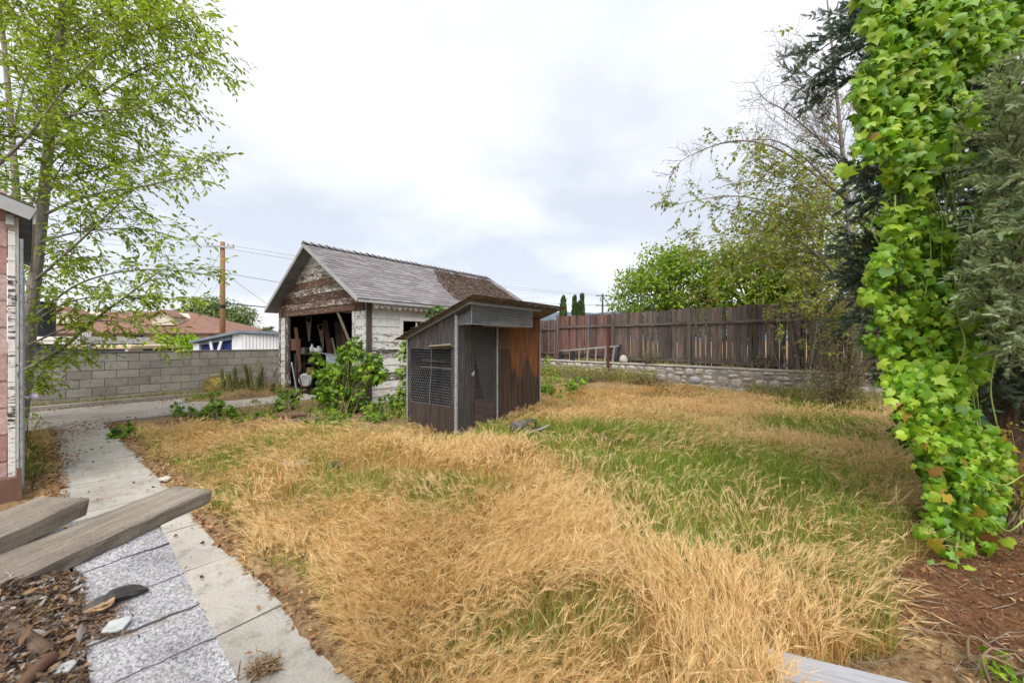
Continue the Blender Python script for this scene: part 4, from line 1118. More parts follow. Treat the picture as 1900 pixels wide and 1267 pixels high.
# ================= low shed roof in the foreground =================
RSL = .1334
def rfz(v): return .85+(v-.886)*RSL
RP0 = uv(.25, .886, .85); RPN = (ZD-VD*RSL).normalized()
def rpx(px, py, up=0.0): return on_plane(px, py, RP0+RPN*up, RPN)
def make_low_shed():
    t = thing('low_shed', 'low shed with a grey shingled roof, edge of the roof filling the near corner', 'shed', uv(-.9, 1.1, 0))
    w = MB()
    for k in np.arange(.15, 1.62, .15): w.board(uv(.20, k+.075, .0), uv(.20, k+.075, rfz(k)-.05), .146, .02, VD)
    for k in np.arange(-2.0, .2, .15): w.board(uv(k+.075, 1.66, .0), uv(k+.075, 1.66, rfz(1.6)-.05), .146, .02, UD)
    for k in np.arange(-2.0, .2, .15): w.board(uv(k+.075, .15, .0), uv(k+.075, .15, rfz(.1)-.05), .146, .02, UD)
    w.build('wall', W_GREY, t)
    r = MB(); P = [uv(.235, .05, rfz(.05)-.035), uv(.235, 1.74, rfz(1.74)-.035), uv(-2.2, 1.74, rfz(1.74)-.035), uv(-2.2, .05, rfz(.05)-.035)]
    r.prism(P, ZD*.026); roof = r.build('roof', W_BROWN, t)
    # courses: butts face the viewer; each tab sags a little along its butt
    tb = MB(); cours = [.05,.19,.33,.47,.61,.745,.886,1.025,1.156,1.29,1.45,1.60,1.74]
    for ci, (a, b) in enumerate(zip(cours, cours[1:])):
        for (u0, u1) in ((.072, .252), (-.262, .066), (-.6, -.268), (-.95, -.606), (-1.3,-.956), (-1.7,-1.306), (-2.2,-1.706)):
            n = 10; th = .0042
            top = []; but = []; low = []
            for i in range(n+1):
                u = u0+(u1-u0)*i/n; wv = .007*math.sin(u*17+ci*1.7)+.002*math.sin(u*63+ci)+.0015*math.sin(u*210+ci*3)
                vb = a+wv-.012
                lift = .004*max(0, math.sin(u*13+ci*2.3))
                low.append(uv(u, vb, rfz(vb)-.004)); but.append(uv(u, vb, rfz(vb)+th+lift)); top.append(uv(u, min(b+.012, 1.74), rfz(min(b+.012, 1.74))+.001))
            V = low+but+top; k = n+1
            tb.add(V, [(k+i+1, k+i, 2*k+i, 2*k+i+1) if u1 < u0 else (k+i, k+i+1, 2*k+i+1, 2*k+i) for i in range(n)])
            tb.add(low+but, [(i, i+1, k+i+1, k+i) for i in range(n)], None, 0, 1)
            tb.add([low[-1], but[-1], top[-1], top[-1]-ZD*.006], [(3,2,1,0)], None, 0, 1)
    tb.build('shingles', [SHINGLE_NEAR, SHINGLE_EDGE], roof)
    e = MB(); e.board(uv(.243, .05, rfz(.05)-.018), uv(.243, 1.74, rfz(1.74)-.018), .03, .012, ZD); e.build('drip_edge', STEEL, roof)
make_low_shed()
def plank(name, label, A, B, topw, th, tipcut, mat, n=14, seed=1):
    """old plank: A, B ends of its lower front edge; topw vector across, th thickness vector"""
    r = random.Random(seed); A = Vector(A); B = Vector(B); V = []; prof = 8
    ax = (B-A).normalized()
    for i in range(n+1):
        f = i/n; c = A.lerp(B, f); e = .0026
        j = lambda: Vector((r.uniform(-e,e), r.uniform(-e,e), r.uniform(-e,e)))
        q = .0026
        W, T = topw, th; Wn, Tn = W.normalized(), T.normalized()
        ring = [c+Wn*q, c+Tn*q*1.2, c+T-Tn*q*1.3, c+T+Wn*q*1.2, c+T+W-Wn*q, c+T+W-Tn*q, c+W+Tn*q, c+W-Wn*q]
        ring = [p+j() for p in ring]
        if i == n: ring = [p-ax*.012*(1 if k in (0,1,6,7) else .4)+ax*tipcut*(1 if k in (4,5,6,7) else 0) for k, p in enumerate(ring)]
        V += ring
    F = []; U = []; per = [0,.01,.04,.05,.16,.17,.20,.21,.35]
    Lh = (B-A).length
    for i in range(n):
        for k in range(8):
            F.append((i*8+k, i*8+(k+1) % 8, (i+1)*8+(k+1) % 8, (i+1)*8+k))
            x0, x1 = Lh*i/n, Lh*(i+1)/n; U.append([(x0, per[k]), (x0, per[k+1]), (x1, per[k+1]), (x1, per[k])])
    F += [tuple(range(8))[::-1], tuple(range(n*8, n*8+8))]; U += [[(0, .02*k) for k in range(8)]]*2
    m = MB(); m.add(V, F, U); o = m.build(name, mat, None)
    return tag(o, label, 'plank', 'old planks lying on the low shed roof')
# plank across the roof corner: front lower edge runs through two roof points and overhangs the rake
A = rpx(-60, 1145, .004); Bq = rpx(300, 975, .004); dirn = (Bq-A).normalized(); Bend = A+dirn*((Bq-A).length*1.43)
acr = RPN.cross(dirn).normalized()
if acr.y < 0: acr = -acr
plank('plank', 'long grey plank lying across the shingle roof with its tip over the concrete path', A-dirn*.25, Bend, acr*.135, RPN*.040, -.02, W_PLANK, 16, 2)
A = rpx(-80, 1070, .03); Bq = rpx(170, 952, .05); dirn = (Bq-A).normalized(); acr2 = RPN.cross(dirn).normalized()
if acr2.y < 0: acr2 = -acr2
plank('plank', 'shorter split plank with a broken end, propped on the roof behind the long plank', A-dirn*.2, Bq, acr2*.125, RPN*.05, -.04, W_PLANK, 12, 5)

# chips, bark and sticks lying on that roof
def chip(name, label, cat, pix, th, mat, up=.010, group=None):
    top = [rpx(x, y, up) for x, y in pix]
    m = MB(); m.prism(top, RPN*th)
    o = m.build(name, mat); md = o.modifiers.new('b', 'BEVEL'); md.width = th*.35; md.segments = 2
    return tag(o, label, cat, group)
SLATE = plain('slate_chip', (.34,.355,.35), .8, vary=.15, sc=60)
GS = 'slate chips on the low shed roof'
chip('slate_chip', 'grey slate chip lying beside the bark piece on the shingles', 'stone chip', [(186,1176),(204,1155),(240,1146),(245,1150),(228,1170),(210,1175)], .006, SLATE, .012, GS)
chip('slate_chip', 'broad grey-green slate chip at the very bottom of the shingle roof', 'stone chip', [(74,1256),(100,1240),(138,1226),(143,1232),(128,1248),(100,1256)], .006, SLATE, .014, GS)
chip('slate_chip', 'small pale slate chip tucked under the front of the long plank', 'stone chip', [(61,1087),(78,1076),(98,1072),(102,1076),(88,1084),(70,1089)], .005, SLATE, .014, GS)
def stick(name, label, pix, r0, r1, mat, up=.015, cat='stick', ups=None):
    P = [rpx(x, y, (ups[i] if ups else up)) for i, (x, y) in enumerate(pix)]
    P = curve(P, 5); m = MB(); m.tube(P, [r0+(r1-r0)*i/(len(P)-1) for i in range(len(P))], 8)
    return tag(m.build(name, mat, None, True), label, cat)
def bark_piece():
    r = random.Random(4); up = [(150,1132),(163,1120),(178,1110),(196,1104),(208,1094),(226,1088),(246,1084),(262,1086),(276,1092)]; dn = [(158,1139),(170,1135),(188,1131),(203,1125),(214,1117),(230,1110),(247,1105),(260,1099),(275,1094)]
    m = MB(); n = len(up); V = []; F = []
    for i in range(n):
        a, b = up[i], dn[i]
        for f in (0, .25, .5, .75, 1):
            hgt = .010+.020*math.sin(math.pi*min(1, .15+f*.8))*math.sin(math.pi*(i+.6)/n)+r.uniform(-.002,.002)
            V.append(rpx(a[0]+(b[0]-a[0])*f+r.uniform(-2,2), a[1]+(b[1]-a[1])*f+r.uniform(-1.2,1.2), hgt))
        V.append(rpx(b[0], b[1]+1.5, .006)); V.append(rpx(a[0], a[1]-1.5, .006))
    for i in range(n-1):
        for k in range(7): F.append((i*7+k, i*7+(k+1) % 7, (i+1)*7+(k+1) % 7, (i+1)*7+k))
    F += [tuple(range(7)), tuple(range(7*n-7, 7*n))[::-1]]
    m.add(V, F); o = m.build('bark_piece', BARK_CHAR); tag(o, 'curved dark piece of bark with a tan broken face on the shingles', 'bark')
    m = MB(); V = []; F = []
    for i in range(5):
        a, b = up[i], dn[i]
        for f in (.42, .62, .82, .98): V.append(rpx(a[0]+(b[0]-a[0])*f+r.uniform(-2.5,2.5), a[1]+(b[1]-a[1])*f+r.uniform(-1.5,1.5), .032-.012*abs(f-.6)-.002*abs(i-2)+r.uniform(-.002,.002)))
    for i in range(4):
        for k in range(3): F.append((i*4+k, i*4+k+1, (i+1)*4+k+1, (i+1)*4+k))
    m.add(V, F); m.build('broken_face', plain('tan_wood_pulp', (.30,.19,.10), .9, vary=.5, sc=90), o)
bark_piece()
stick('stick', 'pale weathered stick lying on the debris below the long plank', [(-20,1128),(30,1122),(80,1108)], .013, .008, W_GREY, .022)
stick('stick', 'thick brown broken branch at the left edge of the debris', [(-30,1150),(30,1180),(90,1207)], .020, .011, BARK_BROWN, .025)
stick('stick', 'long dark stick pointing down across the debris heap', [(100,1215),(70,1240),(25,1290)], .010, .014, W_BROWN, .03)
stick('stick', 'thin curled pale stick near the split plank', [(14,1024),(22,1014),(36,1008)], .010, .008, BARK_PALE, .018)
def roof_debris():
    n = 6500; px = RS.uniform(-60, 150, n); py = RS.uniform(1060, 1290, n)
    n2 = 1500; px = np.r_[px, RS.normal(175, 28, n2)]; py = np.r_[py, RS.uniform(1120, 1210, n2)]
    P = []; ok = []
    for x, y in zip(px, py):
        if y > 1180 and x > 150: continue
        hh = .012+.035*max(0, min(1, (130-x)/120))*random.random()
        p = rpx(x, y, hh); u, v = to_uv(p)
        if u < .24: P.append(p)
    P = np.array(P); n = len(P); D = rnd_dirs(n); N = np.array(RPN); D -= np.outer(D@N, N)*.75
    lv = leaf_arrays(P, D, np.tile(N, (n,1))+RS.normal(size=(n,3))*.35, RS.uniform(.004,.015,n)*np.where(RS.rand(n) < .06, 2.8, 1), LANCE, RS.uniform(.3,1.1,n)[:,None,None])
    bl = leaf_arrays(P[:n//2]-N*.006, rnd_dirs(n//2), np.tile(N, (n//2,1)), RS.uniform(.01,.02,n//2), OVATE, 1.2)
    V, T = join_arrays([lv, bl]); o = fast('wood_debris', V, T, leafmat('rotten_wood_chip', [(.03,.02,.015),(.085,.052,.033),(.17,.105,.06),(.27,.17,.09),(.06,.045,.04),(.13,.10,.08),(.36,.34,.32)], .02, .9, .1)); tag(o, kind='stuff')
    m_ = MB(); nn = 24; pts = [rpx(x, y, .002) for x, y in ((-80,1120),(-80,1300),(100,1300),(138,1200),(142,1120),(90,1085),(20,1090))]
    m_.prism(pts, RPN*.010); m_.build('debris_bed', NEEDLE_BASE, o)
roof_debris()
# ================= neighbouring lots =================
def wbox(m, x0, x1, y0, y1, z0, z1, a=0, mi=0): m.box(((x0+x1)/2, (y0+y1)/2, (z0+z1)/2), ((x1-x0)/2,0,0), (0,(y1-y0)/2,0), (0,0,(z1-z0)/2), a, mi)
def make_neighbour_house():
    Y = 38.0; X = lambda px, y=Y: (px-CX)/FPX*y
    Z = lambda py, y=Y: EYE+(CY-py)/FPX*y
    x0, x1 = X(60), X(424); ze = Z(618.5); zr = Z(578, 43)
    t = thing('stucco_house', 'long cream stucco house with a brown shingle roof beyond the block wall', 'house', ((x0+x1)/2, Y+4, 0))
    w = MB(); wbox(w, x0+.6, x1-.7, Y+.8, Y+9, -.1, ze+.05); w.build('wall', CREAM, t)
    r = MB(); xr0, xr1 = X(100, 43), X(350, 43); xe1 = x1+.2
    P = [(x0-.3,Y,ze),(xe1,Y,ze),(xe1,Y+10,ze),(x0-.3,Y+10,ze),(xr0,Y+5,zr),(xr1,Y+5,zr)]
    r.add(P, [(0,1,5,4),(1,2,5),(2,3,4,5),(3,0,4),(3,2,1,0)]); roof = r.build('roof', SHINGLE_BROWN, t)
    f = MB(); wbox(f, x0-.3, xe1, Y-.06, Y-.01, ze-.16, ze+.04); f.build('fascia', plain('brown_fascia', (.06,.04,.03)), roof)
    for pa, pb, top, bot, Yd in ((96,146,572,600,39.4), (282,324,577,603,39.4)):
        a, b, zt, zb = X(pa, Yd), X(pb, Yd), Z(top, Yd), Z(bot, Yd); zs = zt-(zt-zb)*.42
        d = MB(); d.prism([(a,Yd,zb),(b,Yd,zb),(b,Yd,zs),((a+b)/2,Yd,zt-.05),(a,Yd,zs)], (0,3,0)); dm = d.build('dormer', CREAM, roof)
        d = MB()
        for q in (a-.15, b+.15): d.prism([(q,Yd-.3,zs-.12),((a+b)/2,Yd-.3,zt+.02),((a+b)/2,Yd-.3,zt+.16),(q,Yd-.3,zs+.03)], (0,1.6,0))
        d.build('dormer_roof', SHINGLE_BROWN, dm)
    for px in (203, 242, 300, 340, 390):
        g_ = MB(); wbox(g_, X(px)-.42, X(px)+.42, Y+.74, Y+.82, .9, 2.15); wi = g_.build('window', GLASS_DARK, t)
        g_ = MB(); wbox(g_, X(px)-.5, X(px)-.42, Y+.70, Y+.80, .85, 2.2); wbox(g_, X(px)+.42, X(px)+.5, Y+.70, Y+.80, .85, 2.2); wbox(g_, X(px)-.5, X(px)+.5, Y+.70, Y+.80, 2.2, 2.27); g_.build('frame', plain('brown_window_frame', (.07,.05,.04)), wi)
    for px in (222, 300):
        g_ = MB(); wbox(g_, X(px)-.55, X(px)+.55, Y+.2, Y+.7, -.1, ze-.02); g_.build('porch_column', CREAM, t)
    d = MB(); c = Vector((X(328, 42), 42, Z(567, 42))); M3 = Matrix.Rotation(.9, 3, 'X')
    d.ball(c, .55, .55, .10, 14, 6, 1, 0, 0, 0, Matrix.Rotation(1.1, 3, 'X')); d.tube([c+Vector((-.8,-.4,.5)), c], .03, 5); d.tube([c, (c.x, c.y+.3, zr-.4)], .04, 6)
    tag(d.build('satellite_dish', plain('dish_grey', (.55,.57,.60)), None, True), 'small pale satellite dish standing on the brown roof of the stucco house', 'dish')
    f = MB(); xa, xb = X(232, 30), X(300, 30); k = xa
    while k < xb: wbox(f, k, k+.12, 30, 30.03, 0, Z(649.5, 30)); k += .165
    wbox(f, xa, xb, 30.03, 30.08, .5, .58)
    tag(f.build('slat_fence', plain('brown_slats', (.17,.13,.11))), 'short brown slatted fence in front of the stucco house', 'fence')
make_neighbour_house()
def make_patio():
    Y = 12.6; X = lambda px, y=Y: (px-CX)/FPX*y
    Z = lambda py, y=Y: EYE+(CY-py)/FPX*y
    t = thing('patio_shed', 'navy outbuilding with a white gutter edge just behind the block wall', 'shed', (X(100), Y+1, 0))
    m = MB(); wbox(m, X(30), X(110), Y+.15, Y+2.2, 0, Z(638)); m.build('wall', NAVY, t)
    m = MB(); wbox(m, X(25), X(150), Y, Y+2.4, Z(638), Z(624.5)); wbox(m, X(25), X(150), Y-.03, Y, Z(631), Z(627)); m.build('roof', plain('off_white_gutter', (.62,.61,.56), .6, vary=.1), t)
    m = MB(); wbox(m, X(144), X(157), Y-.05, Y+.2, Z(625), Z(616)); m.build('vent_box', WHITE, t)
    Y = 11.3
    t = thing('trailer', 'low navy trailer with a tan flat roof just over the block wall', 'trailer', (X(175, Y), Y+.8, 0))
    m = MB(); wbox(m, X(112, Y), X(229, Y), Y+.05, Y+1.6, .15, Z(648, Y)); m.build('body', NAVY, t)
    m = MB(); wbox(m, X(110, Y), X(243, Y), Y, Y+1.7, Z(648, Y), Z(640.5, Y)); o = m.build('roof', TAN, t); b = o.modifiers.new('b', 'BEVEL'); b.width = .03; b.segments = 2
    m = MB(); wbox(m, X(229, Y)+.002, X(235, Y), Y+.04, Y+.5, .15, Z(648, Y)-.002); m.build('corner_trim', WHITE, t)
    m = MB(); wbox(m, X(112,Y)+.3, X(112,Y)+.8, Y+.3, Y+.5, -.05, .2); m.build('jack', BLACK, t)
    P = [at(*q) for q in ((140,637,11.25),(150,639,11.2),(160,637,11.2),(166,641,11.2),(167,648,11.2),(164,656,11.2))]
    m = MB(); m.tube(curve(P, 4), .035, 6); tag(m.build('hose', plain('grey_hose', (.22,.22,.23), .7, vary=.3), None, True), 'grey crumpled hose hanging over the edge of the tan trailer roof', 'hose')
    # black lantern-topped flue
    Y = 13.4; cx = X(85, Y)
    t = thing('chimney_flue', 'fat black metal flue with a glazed top and flat cap beside the tree trunk', 'flue', (cx, Y, 0))
    m = MB(); m.tube([(cx,Y,Z(640,Y)),(cx,Y,Z(560,Y))], .235, 20); m.build('pipe', BLACK, t)
    m = MB()
    for i in range(8):
        a = i*math.pi/4; m.tube([(cx+.225*math.cos(a), Y+.225*math.sin(a), Z(560,Y)), (cx+.225*math.cos(a), Y+.225*math.sin(a), Z(551,Y))], .012, 5)
    m.build('cap_support', BLACK, t)
    m = MB(); m.tube([(cx,Y,Z(551.5,Y)),(cx,Y,Z(549.5,Y)),(cx,Y,Z(548,Y))], [.285,.285,.20], 20); m.build('cap', plain('slate_blue_metal', (.11,.14,.17), .5), t)
    # white shed with the blue tarp
    Y = 14.0
    t = thing('white_shed', 'white board shed with a sloping grey roof edge behind the block wall', 'shed', (X(450, Y), Y+1, 0))
    m = MB(); xs = np.linspace(X(451,Y), X(540,Y+.6), 15)
    for i in range(14):
        a, b = xs[i], xs[i+1]; m.board((a+(b-a)/2, Y+.0+i*.04, 0), (a+(b-a)/2, Y+i*.04, Z(619.5, Y)), (b-a)-.004, .03, (1,.3,0))
    wbox(m, X(431,Y), X(451,Y)-.01, Y-.02, Y+.04, 0, Z(619, Y)); m.build('wall', WHITESHED, t)
    m = MB(); wbox(m, X(360,Y)+.3, X(540,Y), Y+2.2, Y+2.25, 0, 1.7); m.build('back_wall', WHITESHED, t)
    r = MB(); zA, zB = Z(634,Y), Z(614.5,Y)
    r.prism([(X(357,Y),Y-.15,zA-.05),(X(446,Y),Y-.15,zB-.07),(X(446,Y),Y-.15,zB+.03),(X(357,Y),Y-.15,zA+.03)], (0,2.5,0)); r.build('roof', BLUE_GREY, t)
    r = MB(); r.prism([(X(446,Y)+.002,Y-.15,zB-.06),(X(545,Y+.5),Y+.4,zB-.12),(X(545,Y+.5),Y+.4,zB-.02),(X(446,Y)+.002,Y-.15,zB+.035)], (0,2.4,0)); r.build('roof', BLUE_GREY, t)
    r = MB(); r.prism([(X(372,Y),Y-.02,zA-.12),(X(432,Y),Y-.02,zB-.30),(X(432,Y),Y-.02,zB-.08),(X(366,Y),Y-.02,zA-.04)], (0,.05,0)); r.build('beam', BLUE_GREY, t)
    r = MB(); wbox(r, X(360,Y), X(371,Y), Y-.04, Y+.12, 0, zA-.06); r.build('post', WHITESHED, t)
    for a, b in (((396,Y-.03),(392,Y-.03)), ((404,Y-.035),(412,Y-.035))):
        r = MB(); r.board((X(a[0],Y), a[1], Z(660,Y)), (X(b[0],Y), b[1], Z(633,Y)), .09, .04, (1,0,0)); r.build('brace', WHITESHED, t)
    r = MB(); n = 16; V = []; F = []
    for i in range(n+1):
        for j in range(5):
            x = X(371,Y)+(X(433,Y)-X(371,Y))*i/n; zt = zA-.14+(zB-zA-.05)*i/n; V.append((x, Y+.10+.04*math.sin(i*1.9+j), zt*(j/4)+.2*(1-j/4)+.02*math.sin(i*1.3)))
    for i in range(n):
        for j in range(4): F.append((i*5+j, i*5+5+j, i*5+6+j, i*5+1+j))
    r.add(V, F); tag(r.build('tarp', TARP, None, True), 'dark blue tarp hanging across the open side of the white shed', 'tarp')
make_patio()

# ================= utility poles and wires =================
def make_pole(px, pt, Y, r, label, mat, arms, extra):
    top = at(px, pt, Y); t = thing('utility_pole', label, 'utility pole', (top.x, Y, 0), None)
    m = MB(); m.tube([(top.x,Y,-.2),(top.x,Y,top.z*.5),(top.x,Y,top.z)], [r*1.15,r*1.05,r*.9], 12); m.build('pole', mat, t, True)
    for (zz, hw, dx, am) in arms:
        a = MB(); d = Vector((math.cos(dx), math.sin(dx), 0)); c = Vector((top.x, Y-r-.06, zz)); a.board(c-d*hw, c+d*hw, .15, .10, ZD); am_ = a.build('crossarm', am, t)
        for s in (-.92, -.55, .55, .92):
            i = MB(); p = c+d*hw*s+ZD*.05; i.tube([p, p+ZD*.10, p+ZD*.13, p+ZD*.2, p+ZD*.24], [.03,.03,.07,.055,.02], 8); i.build('insulator', plain('grey_insulator', (.22,.22,.23), .3) if 'grey_insulator' not in bpy.data.materials else bpy.data.materials['grey_insulator'], am_)
    extra(t, top)
    return top
GALV = plain('grey_arm', (.33,.38,.40), .5, .2)
def ex1(t, top):
    b = MB(); b.tube([(top.x,33,top.z-1.55),(top.x,33,top.z-1.47)], .20, 12); b.build('yellow_band', plain('yellow_tag', (.55,.42,.08)), t)
    b = MB(); b.tube([(top.x,33,at(0,572,33).z),(top.x,33,at(0,566,33).z)], .22, 12); b.build('clamp_band', BLACK, t)
def ex2(t, top):
    b = MB(); b.tube([(top.x-.35,69.6,top.z-1.4),(top.x-.35,69.6,top.z-.7)], .22, 10); b.build('transformer', GALV, t)
TP1 = make_pole(413, 449, 33.0, .19, 'tall tan wooden utility pole with a pale metal crossarm, behind the block wall', W_POLE, [(at(0,459,33).z, 1.0, .35, GALV)], ex1)
TP2 = make_pole(1118, 545, 70.0, .17, 'distant dark utility pole with two wooden crossarms, beyond the fence', W_POLEDARK, [(at(0,549,70).z, 1.25, 0, W_POLEDARK), (at(0,567,70).z, 1.25, 0, W_POLEDARK)], ex2)
def wire(label, A, B, sag, r, group=None):
    A, B = Vector(A), Vector(B); P = [A.lerp(B, i/14)-ZD*sag*4*(i/14)*(1-i/14) for i in range(15)]
    m = MB(); m.tube(P, r, 4); return tag(m.build('overhead_wire', BLACKPL), label, 'wire', group)
p = at
wire('upper of two thin wires running from the tan pole to the distant pole', p(425,455,33), p(1108,547,70), .5, .011)
wire('lower of two thin wires running from the tan pole to the distant pole', p(405,459,33), p(1128,549,70), .7, .011)
wire('upper thin wire leaving the tan pole crossarm over the left tree', p(405,456,33), p(60,425,30), .3, .010)
wire('lower thin wire leaving the tan pole crossarm over the left tree', p(428,458,33), p(60,440,30), .3, .010)
wire('service wire dropping from the middle of the tan pole behind the garage gable', p(414,506,33), p(760,560,36), .1, .018)
wire('slanting drop wire from the tan pole down behind the garage eave', p(414,505,33), p(640,655,28), .2, .016)
wire('thick black cable bundle low on the tan pole', p(414,562,33), p(700,588,36), .05, .045)
wire('thin guy wire slanting left from the top of the tan pole', p(413,462,33), p(335,590,40), .0, .012)
wire('thin guy wire slanting left from half way up the tan pole', p(413,512,33), p(360,600,40), .0, .010)
wire('wire running left from the distant pole over the cypresses', p(1110,566,70), p(900,550,75), .4, .022)

# ================= plants and trees =================
def sprout(path, r0, r1, n, length, rs, spread=.9, bias=(0,0,.1), droop=.15, t0=.2, taper=.5, pts=5):
    """side twigs along a path: list of (points, r0, r1)"""
    out = []; P = [np.array(q) for q in path]; k = len(P)-1
    for i in range(n):
        f = t0+(1-t0)*(i+rs.rand())/n; x = f*k; a = min(int(x), k-1); p = P[a]+(P[a+1]-P[a])*(x-a)
        tg = P[a+1]-P[a]; tg = tg/(np.linalg.norm(tg)+1e-9)
        d = rs.normal(size=3); d -= tg*d.dot(tg); d /= np.linalg.norm(d)+1e-9
        d = tg*(1-spread*.55)+d*spread+np.array(bias); d /= np.linalg.norm(d)
        L = length*(1-taper*f)*rs.uniform(.6,1.25); q = [p]; st = L/pts
        for j in range(pts):
            d = d+rs.normal(size=3)*.13+np.array((0,0,-droop*.3)); d /= np.linalg.norm(d); q.append(q[-1]+d*st)
        out.append((q, r0*(1-.5*f), r1))
    return out
def leaves_on(tw, spacing, size, rs, side=.9, fwd=.5, droop=.25, t0=.15, jit=.25, szv=.35):
    P = []; D = []; U = []; S = []
    for q, _, _ in tw:
        L = sum(np.linalg.norm(q[i+1]-q[i]) for i in range(len(q)-1)); n = max(2, int(L/spacing))
        for i in range(n+1):
            f = t0+(1-t0)*i/n; x = f*(len(q)-1); a = min(int(x), len(q)-2); p = q[a]+(q[a+1]-q[a])*(x-a)
            tg = q[a+1]-q[a]; tg = tg/(np.linalg.norm(tg)+1e-9); sd = np.cross(tg, (0,0,1)); sd /= np.linalg.norm(sd)+1e-9
            for sg in ((-1, 1) if i < n else (0,)):
                if rs.rand() < .12: continue
                d = tg*fwd*(1 if sg else 2)+sd*sg*side+np.array((0,0,-droop))+rs.normal(size=3)*jit
                P.append(p); D.append(d); U.append(np.array((0,0,1))+rs.normal(size=3)*.45); S.append(size*rs.uniform(1-szv,1+szv))
    return np.array(P), np.array(D), np.array(U), np.array(S)
def twig_mesh(m, tw, n=3):
    for q, a, b in tw: m.tube(q, [a+(b-a)*i/(len(q)-1) for i in range(len(q))], n, cap=False)

def make_ash():
    rs = np.random.RandomState(21)
    base = at(42, 770, 7.3); base.z = 0
    t = thing('ash_tree', 'slender leafy green tree leaning over the driveway from behind the red-shingled house', 'tree', base)
    tr = [at(36,775,7.3), at(48,680,7.3), at(60,560,7.2), at(78,400,7.1), at(92,250,7.0), at(106,110,6.9), at(120,-40,6.8), at(128,-200,6.8)]
    m = MB(); c = curve(tr, 6); m.tube(c, [.115-.085*(i/(len(c)-1)) for i in range(len(c))], 10)
    c2 = curve([at(24,770,7.5), at(30,600,7.5), at(34,430,7.6), at(22,250,7.7), at(5,60,7.8), at(-20,-100,7.9)], 6); m.tube(c2, [.085-.06*(i/(len(c2)-1)) for i in range(len(c2))], 9)
    limbs = [
     ([(40,690,7.2),(110,650,6.9),(180,590,6.5),(240,545,6.2),(300,500,6.0)], .05, 9, .75),
     ([(66,520,7.1),(140,455,6.7),(200,398,6.4),(255,345,6.2)], .035, 9, .8),
     ([(78,400,7.1),(170,362,6.8),(270,345,6.5),(385,318,6.3)], .035, 12, .8),
     ([(84,335,7.0),(170,318,7.0),(290,288,6.9),(392,300,6.8)], .03, 12, .75),
     ([(92,250,7.0),(170,185,7.0),(270,125,6.9),(405,92,6.8)], .04, 15, .95),
     ([(98,185,7.0),(190,110,6.8),(290,55,6.6),(370,30,6.5)], .035, 13, .95),
     ([(108,90,6.9),(190,25,6.9),(290,-30,6.9)], .03, 11, .95),
     ([(-30,330,6.2),(50,255,6.3),(120,165,6.4),(220,70,6.5),(300,0,6.6)], .035, 14, .9),
     ([(72,450,7.1),(150,430,6.8),(260,425,6.5),(345,445,6.2)], .025, 10, .7),
     ([(60,590,7.2),(150,525,6.9),(270,500,6.6),(415,512,6.3)], .03, 11, .6),
     ([(52,640,7.2),(150,600,6.6),(250,600,6.2),(335,640,6.0)], .025, 9, .6),
     ([(58,600,7.2),(130,560,6.7),(230,548,6.3),(380,560,6.1)], .025, 9, .6),
     ([(92,250,7.0),(45,150,6.8),(-30,60,6.6)], .035, 12, 1.0),
     ([(80,390,7.1),(30,340,6.9),(-40,300,6.7)], .03, 10, .9),
     ([(100,150,6.9),(70,50,6.8),(30,-40,6.7)], .03, 12, 1.0),
     ([(30,520,7.5),(90,470,7.3),(150,480,7.1)], .02, 8, .6),
     ([(34,430,7.5),(100,300,7.8),(200,230,8.0),(300,210,8.1)], .03, 13, .9),
     ([(22,250,7.6),(60,120,7.7),(140,40,7.8)], .03, 12, 1.0),
     ([(36,760,7.2),(70,700,6.9),(120,660,6.7),(150,655,6.6)], .02, 5, .45),
     ([(5,60,7.7),(40,-10,7.7),(90,-60,7.7)], .03, 8, 1.0),
     ([(104,120,6.9),(180,90,7.4),(260,20,7.7),(330,-20,7.9)], .03, 12, .9),
     ([(90,270,7.0),(150,260,7.5),(240,200,7.8),(330,170,7.9)], .03, 12, .85),
     ([(40,690,7.2),(75,690,6.9),(100,720,6.8)], .012, 4, .35),
     ([(110,80,6.9),(200,50,6.4),(300,65,6.2),(390,120,6.3)], .014, 13, .9),
     ([(104,120,6.9),(60,60,7.6),(10,10,8)], .03, 12, 1.0), ([(95,230,7),(150,210,6.2),(250,200,6.2),(345,180,6.4)], .025, 12, .8),
     ([(80,380,7.1),(120,300,6.6),(180,250,6.5)], .02, 9, .8), ([(90,270,7),(40,250,6.5),(-30,230,6.3)], .025, 10, .9),
     ([(120,0,6.8),(180,-40,6.6),(260,-60,6.5)], .03, 11, 1.0), ([(60,560,7.2),(20,450,7.2),(-30,400,7.2)], .02, 9, .8),
    ]
    br = MB(); tw = []
    for pts, r, n, L in limbs:
        c = curve([at(*p) for p in pts], 6); m.tube(c, [r*.75*(1-.8*i/(len(c)-1)) for i in range(len(c))], 6)
        s1 = sprout(c, r*.3, .003, int(n*1.9), L, rs, .85, (.12,-.05,.05), .25, .08); tw += s1
        tw.append(([np.array(q) for q in c[len(c)//2:]], .004, .003))
        for q, a, b in s1:
            tw += sprout(q, .004, .002, 4, L*.55, rs, .9, (.1,0,-.05), .35, .15, .4, 4)
    m.build('trunk', BARK_GREY, t, True); twig_mesh(br, tw); br.build('branches', BARK_BROWN, t)
    P, D, U, S = leaves_on(tw, .090, .088, rs, .8, .6, .30)
    V, T = leaf_arrays(P, D, U, S, LANCE, 1.05); fast('foliage', V, T, L_ASH, t)
    return len(P)
print('ash leaves', make_ash())

